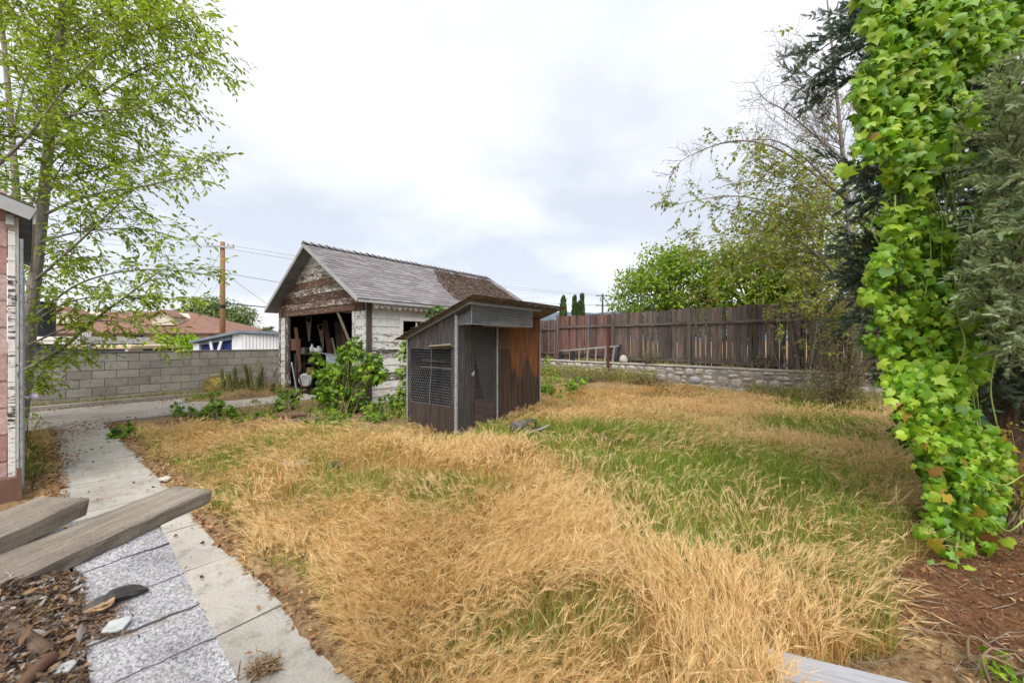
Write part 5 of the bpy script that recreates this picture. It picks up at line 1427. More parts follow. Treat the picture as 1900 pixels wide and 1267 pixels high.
def clump_crown(rs, centers, rad, per, size, sx=1.0, tmpl=OVATE, droop=.15, flat=.7):
    """leaves in rounded clumps: mostly on each clump's shell, facing out and up"""
    n = len(centers)*per; ci = np.repeat(np.arange(len(centers)), per)
    d = rnd_dirs(n, rs); rr = rs.uniform(.35, 1.05, n)**.6
    R = np.asarray(rad)[ci] if np.ndim(rad) else np.full(n, rad)
    P = np.asarray(centers)[ci]+d*(rr*R)[:,None]*np.array([1,1,flat])
    D = d*.8+rnd_dirs(n, rs)*.8+np.array((0,0,-droop)); U = d*.4+np.array((0,0,.8))+rs.normal(size=(n,3))*.4
    return leaf_arrays(P, D, U, size*rs.uniform(.65,1.35,n), tmpl, sx)
def round_tree(name, label, cat, base, top, rx, zc, rz, ncl, per, leaf, mat, rs, bark=BARK_BROWN, crad=.18, group=None, tmpl=OVATE):
    base = Vector(base); t = thing(name, label, cat, base, group)
    d = rnd_dirs(ncl, rs); r = rs.uniform(.25,1,ncl)**.4; cen = np.array(base)+np.array((0,0,zc))+d*r[:,None]*np.array((rx,rx*.85,rz))
    cen[:,2] = np.maximum(cen[:,2], base.z+.5)
    m = MB(); c = curve([base-ZD*.2, base+Vector((.1,0,zc*.4)), base+Vector((-.05,.1,zc*.9))], 4); R0 = max(.06, rx*.055)
    m.tube(c, [R0*(1-.5*i/(len(c)-1)) for i in range(len(c))], 8)
    for k in cen[::max(1, ncl//26)]:
        a = c[rs.randint(len(c)//2, len(c))]; mid = Vector(k)*.5+a*.5+ZD*.15*rz; m.tube(curve([a, mid, Vector(k)], 3), [R0*.4, R0*.08], 5)
    m.build('trunk', bark, t, True)
    V, T = clump_crown(rs, cen, rs.uniform(.7,1.3,ncl)*rx*crad*1.6, per, leaf, 1.0, tmpl); fast('crown', V, T, mat, t)
rs = np.random.RandomState(3)
def onY(px, Y, z=0): return Vector(((px-CX)/FPX*Y, Y, z))
round_tree('leafy_tree', 'dense rounded bright green tree rising behind the wooden fence', 'tree', onY(1245, 19, .6), 0, 2.7, 3.2, 2.2, 120, 150, .16, L_ROUND, rs)
round_tree('leafy_tree', 'dense bright green tree behind the fence, partly behind the bare branches', 'tree', onY(1395, 17, .6), 0, 2.2, 3.0, 2.0, 90, 130, .16, L_ROUND, rs)
round_tree('leafy_tree', 'loose olive green tree with sky showing through, behind the half-bare tree', 'tree', onY(1520, 15, .6), 0, 3.0, 3.9, 2.8, 105, 95, .15, L_MID, rs, crad=.17)
round_tree('leafy_tree', 'green tree behind the fence at the edge of the hanging vine', 'tree', onY(1690, 13, .6), 0, 2.0, 2.8, 2.1, 100, 150, .14, L_MID, rs)
round_tree('leafy_tree', 'dull green rounded tree behind the tan utility pole', 'tree', onY(398, 56), 0, 5.0, 4.4, 2.7, 120, 120, .36, L_FAR, rs)
round_tree('bright_bush', 'bright yellow-green rounded bush beside the white shed', 'bush', onY(338, 24), 0, 1.15, .9, 1.0, 50, 110, .14, L_BRIGHT, rs)
round_tree('bright_bush', 'small low yellow-green bush between the trailer and the rounded bush', 'bush', onY(278, 24), 0, .6, .5, .55, 20, 80, .13, L_BRIGHT, rs)
for px, pt, wd, lab in ((1045,556,8,'broad dark cypress at the near end of the row beyond the fence'), (1066,556,4.0,'slim cypress, second from the broad one beyond the fence'), (1072.5,568,3.2,'shortest cypress, squeezed between two slim ones beyond the fence'), (1080,552,4.6,'tall pointed cypress nearest the distant utility pole')):
    Y = 62.0; tp = at(px, pt, Y); t = thing('cypress_tree', lab, 'tree', (tp.x, Y, 0), 'cypresses beyond the fence'); n = 900
    h = rs.uniform(.02,1,n)**.8; R = wd/FPX*Y*np.clip((1-h)*1.9, .05, 1)**.8*np.clip(h*5+.4, 0, 1); a = rs.uniform(0,6.28,n); k = rs.uniform(.55,1,n)
    P = np.stack([tp.x+R*k*np.cos(a), Y+R*k*np.sin(a), h*tp.z], 1); D = np.stack([np.cos(a)*.35, np.sin(a)*.35, np.ones(n)], 1)+rs.normal(size=(n,3))*.15
    V, T = leaf_arrays(P, D, np.stack([np.cos(a), np.sin(a), np.zeros(n)], 1), rs.uniform(.5,1.0,n), OVATE, .9); fast('crown', V, T, L_CYPRESS, t)
    m = MB(); m.tube([(tp.x,Y,-.1),(tp.x,Y,tp.z*.8)], [.16,.03], 6); m.build('trunk', BARK_BROWN, t)
# palm top over the white shed
b = onY(497, 40); t = thing('palm_tree', 'small palm top showing over the white shed roof', 'palm', b); m = MB(); zt = at(0,614,40).z; m.tube([b, (b.x, b.y, zt)], [.22,.16], 8); m.build('trunk', BARK_BROWN, t)
Ps=[];Ds=[];Us=[];Ss=[]
for i in range(17):
    a = i*2.4; e = rs.uniform(.1,1.0); d = np.array((math.cos(a)*math.cos(e), math.sin(a)*math.cos(e), math.sin(e)))
    for j in range(12):
        f = (j+1)/12; q = np.array((b.x, b.y, zt))+d*f*1.15-np.array((0,0,.45*f*f)); sd = np.cross(d, (0,0,1)); sd /= np.linalg.norm(sd)
        for s in (-1,1): Ps.append(q); Ds.append(d*.7+sd*s*.7-np.array((0,0,.2))); Us.append((0,0,1)); Ss.append(.42*(1.15-f))
V, T = leaf_arrays(Ps, Ds, Us, Ss, LANCE, .4); fast('fronds', V, T, L_FAR, t)

# half-bare tree by the stone wall
def make_bare():
    rs = np.random.RandomState(8); base = at(1592, 745, 9.1); base.z = 0
    t = thing('half_bare_tree', 'tall half-bare tree with arching leafless twigs standing in front of the stone wall', 'tree', base)
    m = MB(); k = 9.1
    tr = curve([Vector((base.x, base.y, -.1)), at(1588,680,k), at(1580,560,k), at(1577,450,k), at(1573,370,k), at(1562,270,k), at(1550,150,k), at(1538,30,k), at(1532,-20,k)], 6)
    m.tube(tr, [.10*(1-.93*i/(len(tr)-1)) for i in range(len(tr))], 9)
    q = curve([Vector((at(1606,750,9).x, 9.0, -.1)), at(1616,700,9.0), at(1618,640,9.0), at(1590,560,9.05)], 4); m.tube(q, [.07,.03], 7)
    limbs = [
     ([(1574,372,9.1),(1520,330,8.9),(1470,292,8.7),(1420,268,8.5),(1360,262,8.4),(1300,280,8.3),(1258,305,8.2),(1236,348,8.2)], .040, 14, .45, 0),
     ([(1574,375,9.1),(1500,300,9.2),(1440,262,9.2),(1380,262,9.1),(1320,272,9.0),(1270,300,9)], .028, 12, .45, 0),
     ([(1568,300,9.1),(1510,250,9.0),(1455,205,8.9),(1420,185,8.9),(1396,150,8.9)], .03, 10, .5, 0),
     ([(1560,250,9.1),(1515,190,9.0),(1470,160,8.9),(1420,165,8.8),(1395,195,8.8)], .02, 9, .45, 0),
     ([(1552,165,9.1),(1520,110,9.0),(1480,92,9.0),(1445,105,9.0)], .015, 7, .4, 0),
     ([(1552,165,9.1),(1450,120,9.3),(1440,60,9.3)], .012, 6, .35, 0),
     ([(1556,210,9.1),(1590,150,9.2),(1600,80,9.3)], .015, 7, .4, 0),
     ([(1578,470,9.1),(1530,420,8.8),(1460,385,8.6),(1380,365,8.4),(1300,370,8.3),(1225,388,8.2)], .035, 15, .7, 1),
     ([(1582,590,9.1),(1540,500,8.8),(1490,450,8.6),(1440,405,8.5),(1350,380,8.4)], .055, 14, .8, 1),
     ([(1540,500,8.8),(1500,430,8.5),(1495,390,8.4),(1470,360,8.3)], .025, 9, .6, 1),
     ([(1530,480,8.8),(1450,450,8.5),(1370,440,8.2),(1280,455,8.1)], .022, 14, .7, 1),
     ([(1500,455,8.6),(1430,470,8.3),(1340,510,8.0),(1310,560,7.9)], .018, 12, .5, 1),
     ([(1570,400,9.1),(1600,330,9.2),(1615,270,9.2)], .02, 9, .6, 1),
     ([(1576,440,9.1),(1620,400,9.0),(1650,380,9.0)], .02, 9, .6, 1),
     ([(1580,520,9.1),(1625,470,8.9),(1640,430,8.9)], .02, 9, .6, 1),
     ([(1576,450,9.1),(1500,380,9.6),(1430,320,9.9),(1390,290,10)], .02, 12, .7, 1),
     ([(1572,350,9.1),(1540,300,9.3),(1500,270,9.4)], .014, 8, .55, 1),
     ([(1600,600,9),(1560,560,8.6),(1500,560,8.4),(1440,600,8.3)], .015, 9, .5, 1),
    ]
    for i in range(26):      # the fan of upright bare shoots
        y0 = rs.uniform(130, 430); f = (y0-130)/300; x0 = 1550+25*f; a = rs.uniform(.35, 1.15) if rs.rand() < .8 else rs.uniform(-.6,-.2); L_ = rs.uniform(80, 190)*(.6+.7*f); Y0 = 9.1; Y1 = Y0+rs.uniform(-1.0,.9)
        x1 = x0-math.sin(a)*L_; y1 = y0-math.cos(a)*L_
        limbs.append(([(x0,y0,Y0),(x0*.5+x1*.5-12*math.cos(a),y0*.5+y1*.5+rs.uniform(-6,10),(Y0+Y1)/2),(x1,y1,Y1)], rs.uniform(.010,.018), 6, .5, 0))
    for i in range(12):      # and leafy ones below it
        y0 = rs.uniform(380, 560); x0 = 1576; a = rs.uniform(.9, 1.5); L_ = rs.uniform(120, 300); Y1 = 9.1+rs.uniform(-1.3,.8)
        limbs.append(([(x0,y0,9.1),(x0-L_*.5*math.sin(a),y0-L_*.5*math.cos(a)-25,(9.1+Y1)/2),(x0-L_*math.sin(a),y0-L_*math.cos(a),Y1)], rs.uniform(.012,.022), 8, .6, 1))
    tw = []; lv = []
    for pts, r, n, L, leafy in limbs:
        c = curve([at(*p) for p in pts], 5); m.tube(c, [r*.8*(1-.85*i/(len(c)-1)) for i in range(len(c))], 6)
        s1 = sprout(c, max(.006, r*.24), .0035, int(n*1.9), L*1.15, rs, .85, (-.1,0,.35 if not leafy else .15), .05 if not leafy else .2, .12, .35)
        tw += s1
        for q, a, b in s1:
            s2 = sprout(q, .0045, .003, 4, L*.5, rs, .8, (0,0,.25 if not leafy else .1), .0, .2, .3, 4); tw += s2
            if leafy or rs.rand() < .035: lv += s2+[(q, a, b)]
    for i in range(100):   # suckers round the foot
        x = rs.normal(1565, 38); y0 = rs.uniform(640, 740); x1 = x+rs.normal(-20, 45); y1 = y0-rs.uniform(90, 220); Y = rs.uniform(8.5, 9.3)
        q = [np.array(v) for v in curve([at(x,y0,Y), at((x+x1)/2+rs.normal(0,8),(y0+y1)/2-12,Y-.05), at(x1,y1,Y-.15)], 3)]; tw.append((q, .007, .003))
        s2 = sprout(q, .004, .002, 5, .38, rs, .9, (0,0,.1), .1); tw += s2
        lv += [s for s in s2 if rs.rand() < .9]
    m.build('trunk', BARK_GREY, t, True); b = MB(); twig_mesh(b, tw); b.build('twigs', BARK_PALE, t)
    P, D, U, S = leaves_on(lv, .095, .085, rs, .8, .5, .3); k = rs.rand(len(P)) < .9
    V, T = leaf_arrays(P[k], D[k], U[k], S[k], OVATE, .9); fast('foliage', V, T, L_SPARSE, t)
make_bare()

# conifer and the vine that hangs over it
def make_conifer():
    rs = np.random.RandomState(31); bx, by = 5.15, 4.1
    t = thing('conifer_tree', 'big dark grey-green conifer mostly hidden under the bright hanging vine', 'tree', (bx, by, 0))
    m = MB(); tr = curve([(bx,by,-.1),(bx+.03,by,1.5),(bx-.02,by+.05,4),(bx,by,8)], 5); m.tube(tr, [.2,.05], 10); tw = []; lf = []; lp = []
    def branch(z, ang, L, pale=False, dz=.1):
        d = np.array((math.cos(ang), math.sin(ang), dz)); p = np.array((bx, by, z)); q = [p]
        for j in range(6):
            d = d+rs.normal(size=3)*.08+np.array((0,0,.03)); d /= np.linalg.norm(d); q.append(q[-1]+d*L/6)
        m.tube(q, [.03,.006], 5); s = sprout(q, .008, .003, int(9+L*5), .62, rs, .75, (0,0,.05), .25, .18, .3, 4); tw.extend(s)
        (lp if pale else lf).extend(s+[(q[2:], 0, 0)])
    for i in range(160):
        z = rs.uniform(.8, 6.5) if i < 105 else rs.uniform(.7, 2.6); ang = rs.uniform(0, 6.283)
        L = (1.75-.12*max(0, z-3))*rs.uniform(.6,1.0)
        if z < 1.35: L *= .7
        # the side towards the yard stays behind the vine curtain
        dirx, diry = math.cos(ang), math.sin(ang)
        if dirx < -.2: L *= .78
        branch(z, ang, L)
    for z, px, py, Y in ((4.4,1488,120,6.0),(4.2,1492,155,5.8),(4.9,1560,30,5.6),(5.3,1575,60,5.5),(3.9,1530,180,5.8),(3.2,1600,330,5.2),(3.0,1610,300,5.4),(2.9,1625,370,5.3)):
        e = np.array(at(px, py, Y)); p = np.array((bx, by, e[2]-.1)); q = [p+(e-p)*f+np.array((0,0,.1*math.sin(3*f))) for f in np.linspace(0,1,7)]; m.tube(q, [.025,.005], 5)
        s = sprout(q, .006, .003, 26, .46, rs, .8, (-.25,0,-.02), .25, .45, .2, 4); tw.extend(s); lf.extend(s)
    # pale sprays reaching towards the camera at the right edge
    for px, py, Y in ((1900,170,2.3),(1870,250,2.35),(1890,330,2.3),(1850,400,2.4),(1900,440,2.2),(1840,480,2.4),(1880,540,2.3),(1905,600,2.3),(1930,300,2.2),(1935,420,2.2),(1860,590,2.45),(1915,520,2.2),(1925,200,2.3),(1840,330,2.5),(1875,150,2.4),(1850,300,2.55),(1865,370,2.4),(1820,430,2.6),(1895,480,2.3),(1850,520,2.45),(1830,560,2.5),(1900,650,2.4),(1890,250,2.35),(1910,100,2.4)):
        e = np.array(at(px, py, Y)); p = np.array((bx-.3, by-.2, e[2]-.2)); q = [p+(e-p)*f+np.array((0,0,.08*math.sin(3*f))) for f in np.linspace(0,1,7)]; m.tube(q, [.018,.004], 5)
        s = sprout(q, .005, .002, 26, .34, rs, .75, (-.05,-.25,.08), .2, .40, .2, 4); tw.extend(s); lp.extend(s)
    m.build('trunk', BARK_BROWN, t, True); b = MB(); twig_mesh(b, tw); b.build('twigs', BARK_BROWN, t)
    for nm, L_, mat, sp_, sz in (('foliage', lf, L_PINE, .05, .105), ('pale_foliage', lp, L_PINEPALE, .017, .046)):
        P, D, U, S = leaves_on(L_, sp_, sz, rs, .7, .9, .0, .1, .35); U = U+rs.normal(size=U.shape)*1.1; D = D+rs.normal(size=D.shape)*.35+np.array((0,0,.25))
        V, T = leaf_arrays(P, D, U, S, FROND, .85); fast(nm, V, T, mat, t); print(nm, len(P))
make_conifer()
def in_poly(x, y, poly):
    r = np.zeros(len(x), bool); n = len(poly); j = n-1
    for i in range(n):
        (xi, yi), (xj, yj) = poly[i], poly[j]
        c = ((yi > y) != (yj > y)) & (x < (xj-xi)*(y-yi)/((yj-yi) if abs(yj-yi) > 1e-9 else 1e-9)+xi); r ^= c; j = i
    return r
def make_vine():
    rs = np.random.RandomState(77)
    t = thing('climbing_vine', 'bright green lobed-leaf vine hanging like a curtain over the dark conifer', 'vine', gnd(1790, 1072, .02))
    yof = lambda py: np.interp(py, [-150, 200, 640, 880, 1075], [2.95, 3.0, 2.95, 2.72, 2.47])
    main = [(1590,-60),(1602,40),(1630,100),(1588,170),(1592,225),(1648,290),(1680,350),(1640,430),(1618,520),(1622,580),(1640,640),(1650,690),(1690,740),(1685,800),(1700,850),(1722,930),(1700,985),(1745,1040),(1775,1070),(1815,1055),(1846,1030),(1842,960),(1858,900),(1850,830),(1815,790),(1795,750),(1820,690),(1812,620),(1835,560),(1790,520),(1762,470),(1735,400),(1700,345),(1765,300),(1805,205),(1810,120),(1905,60),(1960,-60)]
    def fill(poly, n, d0, d1, sz, lump=True):
        poly = np.array(poly, float); x = rs.uniform(poly[:,0].min(), poly[:,0].max(), n*3); y = rs.uniform(poly[:,1].min(), poly[:,1].max(), n*3)
        k = in_poly(x+rs.normal(size=n*3)*11+(vnoise(y, x*0, 1/28., 5)-.5)*46, y+rs.normal(size=n*3)*12, poly)
        if lump: k &= vnoise(x, y, 1/42., 7) > .15+.22*rs.rand(n*3)
        x, y = x[k][:n], y[k][:n]; Y = yof(y)+rs.uniform(d0, d1, len(x))-.16*vnoise(x, y, 1/75., 3)
        return np.stack([(x-CX)/FPX*Y, Y, EYE+(CY-y)/FPX*Y], 1), x, y
    P, x, y = fill(main, 11500, -.05, .34, 0)
    P2, x2, y2 = fill([(1560,280),(1600,255),(1640,262),(1640,300),(1585,312),(1558,330)], 16, -.1, .1, 0, False)
    P3, x3, y3 = fill([(1760,470),(1800,430),(1830,300),(1860,200),(1900,100),(1905,180),(1870,320),(1850,450),(1860,560),(1850,700),(1815,650)], 60, -.3, .0, 0, False)
    P4, x4, y4 = fill([(1590,-60),(1625,-170),(1700,-210),(1735,-330),(1850,-300),(1930,-420),(2060,-360),(2150,-180),(2080,-60)], 2300, .0, .9, 0)
    P = np.concatenate([P, P2, P3, P4]); n = len(P); py = np.concatenate([y, y2, y3, y4])
    out = np.array((-.55,-.75,.35)); U = out+rs.normal(size=(n,3))*.70
    D = np.array((-.1,-.15,-.85))+rs.normal(size=(n,3))*.5
    S = np.interp(py, [0, 500, 800, 1070], [.080, .074, .060, .052])*rs.uniform(.45,1.45,n)
    kp = rs.rand(n) < np.interp(py, [0, 780, 860, 1075], [1, 1, .62, .34]); P, D, U, S = P[kp], D[kp], U[kp], S[kp]; n = len(P); h_ = int(n*.72); o_ = rs.permutation(n); a_, b_ = o_[:h_], o_[h_:]
    fast('foliage', *join_arrays([leaf_arrays(P[a_], D[a_], U[a_], S[a_], IVY, rs.uniform(.65,1.1,len(a_))[:,None,None], rs.uniform(.3,4.5,len(a_))[:,None,None]), leaf_arrays(P[b_], D[b_], U[b_], S[b_]*.95, GRAPE, rs.uniform(.6,1.0,len(b_))[:,None,None], rs.uniform(.3,4.0,len(b_))[:,None,None])]), L_VINE, t)
    # older yellowing leaves near the foot and shaded ones behind
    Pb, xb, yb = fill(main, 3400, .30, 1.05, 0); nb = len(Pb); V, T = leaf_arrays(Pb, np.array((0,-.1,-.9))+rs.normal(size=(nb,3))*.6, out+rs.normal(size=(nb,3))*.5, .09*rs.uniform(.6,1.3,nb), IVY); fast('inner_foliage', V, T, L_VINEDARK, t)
    Py, xq, yq = fill([(1640,640),(1700,860),(1740,1050),(1800,1070),(1850,1030),(1865,880),(1820,780),(1700,700)], 45, -.08, .2, 0, False)
    Pz, xq, yq = fill([(1600,50),(1800,60),(1740,400),(1640,420)], 12, -.05, .2, 0, False); Py = np.concatenate([Py, Pz]); k = len(Py)
    V, T = leaf_arrays(Py, np.array((0,-.1,-.9))+rs.normal(size=(k,3))*.5, out+rs.normal(size=(k,3))*.5, .075*rs.uniform(.6,1.3,k), IVY); fast('yellow_foliage', V, T, L_YELLOW, t)
    m = MB()
    for i in range(46):
        x0 = rs.uniform(1620,1800); y0 = rs.uniform(-60,500); pts = []; xx = x0; yy = y0; o = rs.uniform(-.1,.25)
        for j in range(6):
            Yd = float(yof(yy))+o; pts.append(at(xx, yy, Yd)); xx += rs.normal(12,22); yy += rs.uniform(50,110)
            xx = min(max(xx, np.interp(yy, [0,400,700,1060],[1600,1650,1690,1760])), np.interp(yy, [0,300,600,1060],[1850,1760,1800,1845]))
            if yy > 1060: break
        if len(pts) > 2: m.tube(curve(pts, 4), [.0055,.003], 5)
    for px in ((1780,1066),(1795,1068),(1770,1060)):   # stems at the foot
        m.tube(curve([at(px[0],px[1],2.50), at(px[0]+14,930,2.66), at(px[0]+20,800,2.85), at(px[0]-20,600,3.1)], 5), [.009,.005], 6)
    for i in range(40):     # tendrils
        x0, y0 = rs.uniform(1600,1780), rs.uniform(30,500); p = at(x0, y0, float(yof(y0))-.12); q = [p]; a = rs.uniform(0,6.28)
        for j in range(14): q.append(q[-1]+Vector((math.cos(a)*.016, -.004, math.sin(a)*.016-.007))); a += .45*rs.uniform(.3,1.6)
        m.tube(q, [.0022,.001], 4, cap=False)
    m.build('stems', STEM_GREEN, t, True)
    # long loops of stem hanging free on the right
    for pts in ([(1905,70),(1870,180),(1835,330),(1800,440),(1812,560),(1850,640)], [(1800,440),(1775,560),(1790,640),(1765,700)], [(1850,640),(1838,720),(1850,790)], [(1900,880),(1860,900),(1810,880)], [(1905,960),(1870,985),(1840,960)], [(1830,300),(1850,430),(1880,470),(1872,560),(1858,600)]):
        m = MB(); m.tube(curve([at(x, y, float(yof(y))-.22) for x, y in pts], 5), [.006,.004], 5); m.build('hanging_stem', STEM_GREEN, t, True)
make_vine()

def bush(name, label, cat, blobs, nleaf, size, mat, tmpl=IVY, seed=1, nst=10, base=None, group=None, up=.5, sx=1.0, stem=None):
    """leafy plant: blobs are (px, py, Y, r) lumps; stems run from the base into them"""
    rs = np.random.RandomState(seed); cs = [(at(a, b, Y), r) for a, b, Y, r in blobs]
    if base is None: base = Vector((cs[0][0].x, cs[0][0].y, H1(cs[0][0].x, cs[0][0].y)))
    t = thing(name, label, cat, base, group); w = np.array([r*r for _, r in cs]); ci = rs.choice(len(cs), nleaf, p=w/w.sum())
    d = rnd_dirs(nleaf, rs); rr = rs.uniform(0.1,1,nleaf)**.5; R = np.array([r for _, r in cs])[ci]
    P = np.array([tuple(c) for c, _ in cs])[ci]+d*(rr*R)[:,None]; P[:,2] = np.maximum(P[:,2], ground_h(P[:,0], P[:,1])+.03)
    U = d*.5+np.array((0,-.35,up))+rs.normal(size=(nleaf,3))*.7; D = d*.5+np.array((0,-.1,-.45))+rs.normal(size=(nleaf,3))*.5
    V, T = leaf_arrays(P, D, U, size*rs.uniform(.4,1.35,nleaf), tmpl, sx*rs.uniform(.65,1.1,nleaf)[:,None,None], rs.uniform(.3,4.0,nleaf)[:,None,None]); fast('foliage', V, T, mat, t)
    m = MB()
    for i in range(nst):
        e = Vector(P[rs.randint(nleaf)]); b = Vector(base)+Vector((rs.normal()*.08, rs.normal()*.08, 0)); b.z = H1(b.x, b.y)-.02
        mid = b.lerp(e, .5)+Vector((rs.normal()*.06, rs.normal()*.06, .10)); m.tube(curve([b, mid, e], 4), [.008,.003], 5)
    m.build('stems', stem or STEM_VINE, t, True)
bush('grape_vine', 'large sprawling grape vine in front of the open garage, reaching up its corner', 'vine', [(612,695,8.6,.28),(640,705,8.5,.38),(625,745,8.3,.36),(600,730,8.6,.22),(680,690,8.5,.33),(645,660,8.7,.25),(660,640,8.9,.14),(588,665,8.8,.12),(655,632,9.0,.09),(668,655,8.9,.12),(582,690,8.8,.10),(705,695,8.4,.18),(625,770,8.1,.26),(655,740,8.3,.3),(632,655,8.8,.12),(695,670,8.5,.16)], 1700, .105, L_GRAPE, IVY, 4, 46, gnd(640,768))
bush('leafy_weed', 'bushy bright green plant at the driveway edge, below the tallest cacti', 'plant', [(405,768,7.5,.26),(380,775,7.4,.18),(428,772,7.5,.16),(400,748,7.7,.15)], 380, .075, L_GRAPE, IVY, 5, 10, gnd(405,790))
bush('leafy_weed', 'small green plant at the end of the driveway, nearest the low cactus stems', 'plant', [(342,764,7.9,.20),(360,770,7.8,.13),(325,758,8.1,.10)], 170, .068, L_GRAPE, IVY, 6, 7, gnd(345,782))
bush('leafy_weed', 'green plant growing in front of the garage door post', 'plant', [(530,745,8.6,.23),(545,732,8.8,.17),(518,758,8.4,.15)], 300, .076, L_GRAPE, IVY, 7, 8, gnd(530,768))
bush('leafy_weed', 'low green plant at the path edge where the path meets the driveway', 'plant', [(226,803,6.0,.15),(240,796,6.1,.1),(210,806,5.9,.09)], 80, .085, L_GRAPE, IVY, 8, 5, gnd(226,815))
bush('leafy_weed', 'low spreading green plant along the foot of the garage side wall', 'plant', [(690,762,8.0,.2),(718,752,8.1,.22),(742,742,8.2,.2),(702,775,7.8,.15),(735,765,7.8,.16)], 520, .075, L_GRAPE, IVY, 9, 12, gnd(715,775))
bush('climbing_weed', 'green creeper climbing the garage wall behind the coop', 'vine', [(748,690,8.3,.17),(752,720,8.2,.2),(746,660,8.6,.13),(750,640,8.8,.10),(755,745,8.0,.16)], 300, .075, L_GRAPE, IVY, 10, 8, gnd(748,765))
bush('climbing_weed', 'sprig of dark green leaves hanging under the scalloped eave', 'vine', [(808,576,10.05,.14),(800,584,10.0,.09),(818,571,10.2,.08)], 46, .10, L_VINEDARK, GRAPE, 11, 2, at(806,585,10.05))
bush('leafy_weed', 'tall green weed growing between the coop and the stone wall', 'plant', [(1020,690,12.3,.35),(1016,668,12.6,.2),(1035,705,12.0,.25),(1012,715,11.6,.3)], 300, .10, L_ROUND, OVATE, 12, 10, onY(1018, 12.0))
bush('leafy_weed', 'low broad-leaved green plant just right of the coop', 'plant', [(1010,722,10.4,.2),(1030,730,10.0,.2),(1060,715,10.8,.2),(1080,705,11.2,.15)], 240, .10, L_GRAPE, IVY, 13, 8, onY(1030, 10.2))
bush('leafy_weed', 'yellow-green leafy plant growing beside the low stems at the right edge behind the vine', 'plant', [(1870,870,2.9,.2),(1885,900,2.8,.2),(1840,850,3.1,.2),(1890,820,3.2,.2)], 260, .06, L_YELLOW, OVATE, 14, 14, gnd(1870, 1000))
bush('leafy_weed', 'small yellow-green weed in the very bottom right corner', 'plant', [(1865,1238,1.72,.07),(1885,1255,1.68,.06),(1840,1250,1.70,.05)], 70, .035, L_BRIGHT, OVATE, 15, 8, gnd(1868, 1262))
bush('leafy_weed', 'sparse leafy shrub with reddish dry stems at the foot of the half-bare tree', 'shrub', [(1545,720,8.5,.35),(1515,695,8.7,.32),(1580,725,8.4,.3),(1605,680,8.6,.38),(1560,660,8.7,.35),(1500,725,8.7,.25),(1625,640,8.6,.3),(1530,640,8.9,.25)], 1500, .065, L_WEED, OVATE, 16, 110, onY(1560, 8.7), None, .4, .7)
bush('leafy_weed', 'feathery grey-green weed on the wall top against the dark fence boards', 'plant', [(1205,650,12.2,.2),(1200,662,12.2,.25),(1215,658,12.1,.15)], 200, .07, L_WEED, LANCE, 17, 16, Vector((*on_line(1205, fp(0,.2,0), FD)[:2], .68)), None, .4, .6)
bush('leafy_weed', 'thin green weed on the wall top in front of the middle fence panel', 'plant', [(1415,660,10.35,.2),(1400,668,10.4,.2),(1430,664,10.3,.18)], 130, .08, L_WEED, LANCE, 18, 14, Vector((*on_line(1415, fp(0,.25,0), FD)[:2], .68)), None, .4, .5)
bush('leafy_weed', 'brownish brushy weed drooping over the stone wall beside the ladder', 'plant', [(1180,700,12.3,.35),(1205,702,12.0,.35),(1230,712,11.6,.3),(1255,722,11.0,.28),(1160,698,12.5,.3)], 900, .06, L_WEED, LANCE, 19, 60, onY(1200, 12.0, .3), None, .4, .5)
bush('leafy_weed', 'grey-green brushy weed against the far end of the stone wall below the ladder', 'plant', [(1060,692,13.2,.35),(1095,697,13.0,.35),(1130,700,12.7,.3),(1030,690,13.6,.35)], 900, .06, leafmat('grey_green_weed', [(.09,.13,.05),(.15,.20,.08),(.21,.26,.11)], .3, .7), LANCE, 20, 60, onY(1090, 13.0, .2), None, .4, .5)
bush('leafy_weed', 'drooping leafy sprout low against the block wall beside the house corner', 'plant', [(60,785,7.0,.18),(45,770,7.1,.14),(75,790,6.9,.1)], 60, .11, L_ASH, LANCE, 21, 5, gnd(50,800))
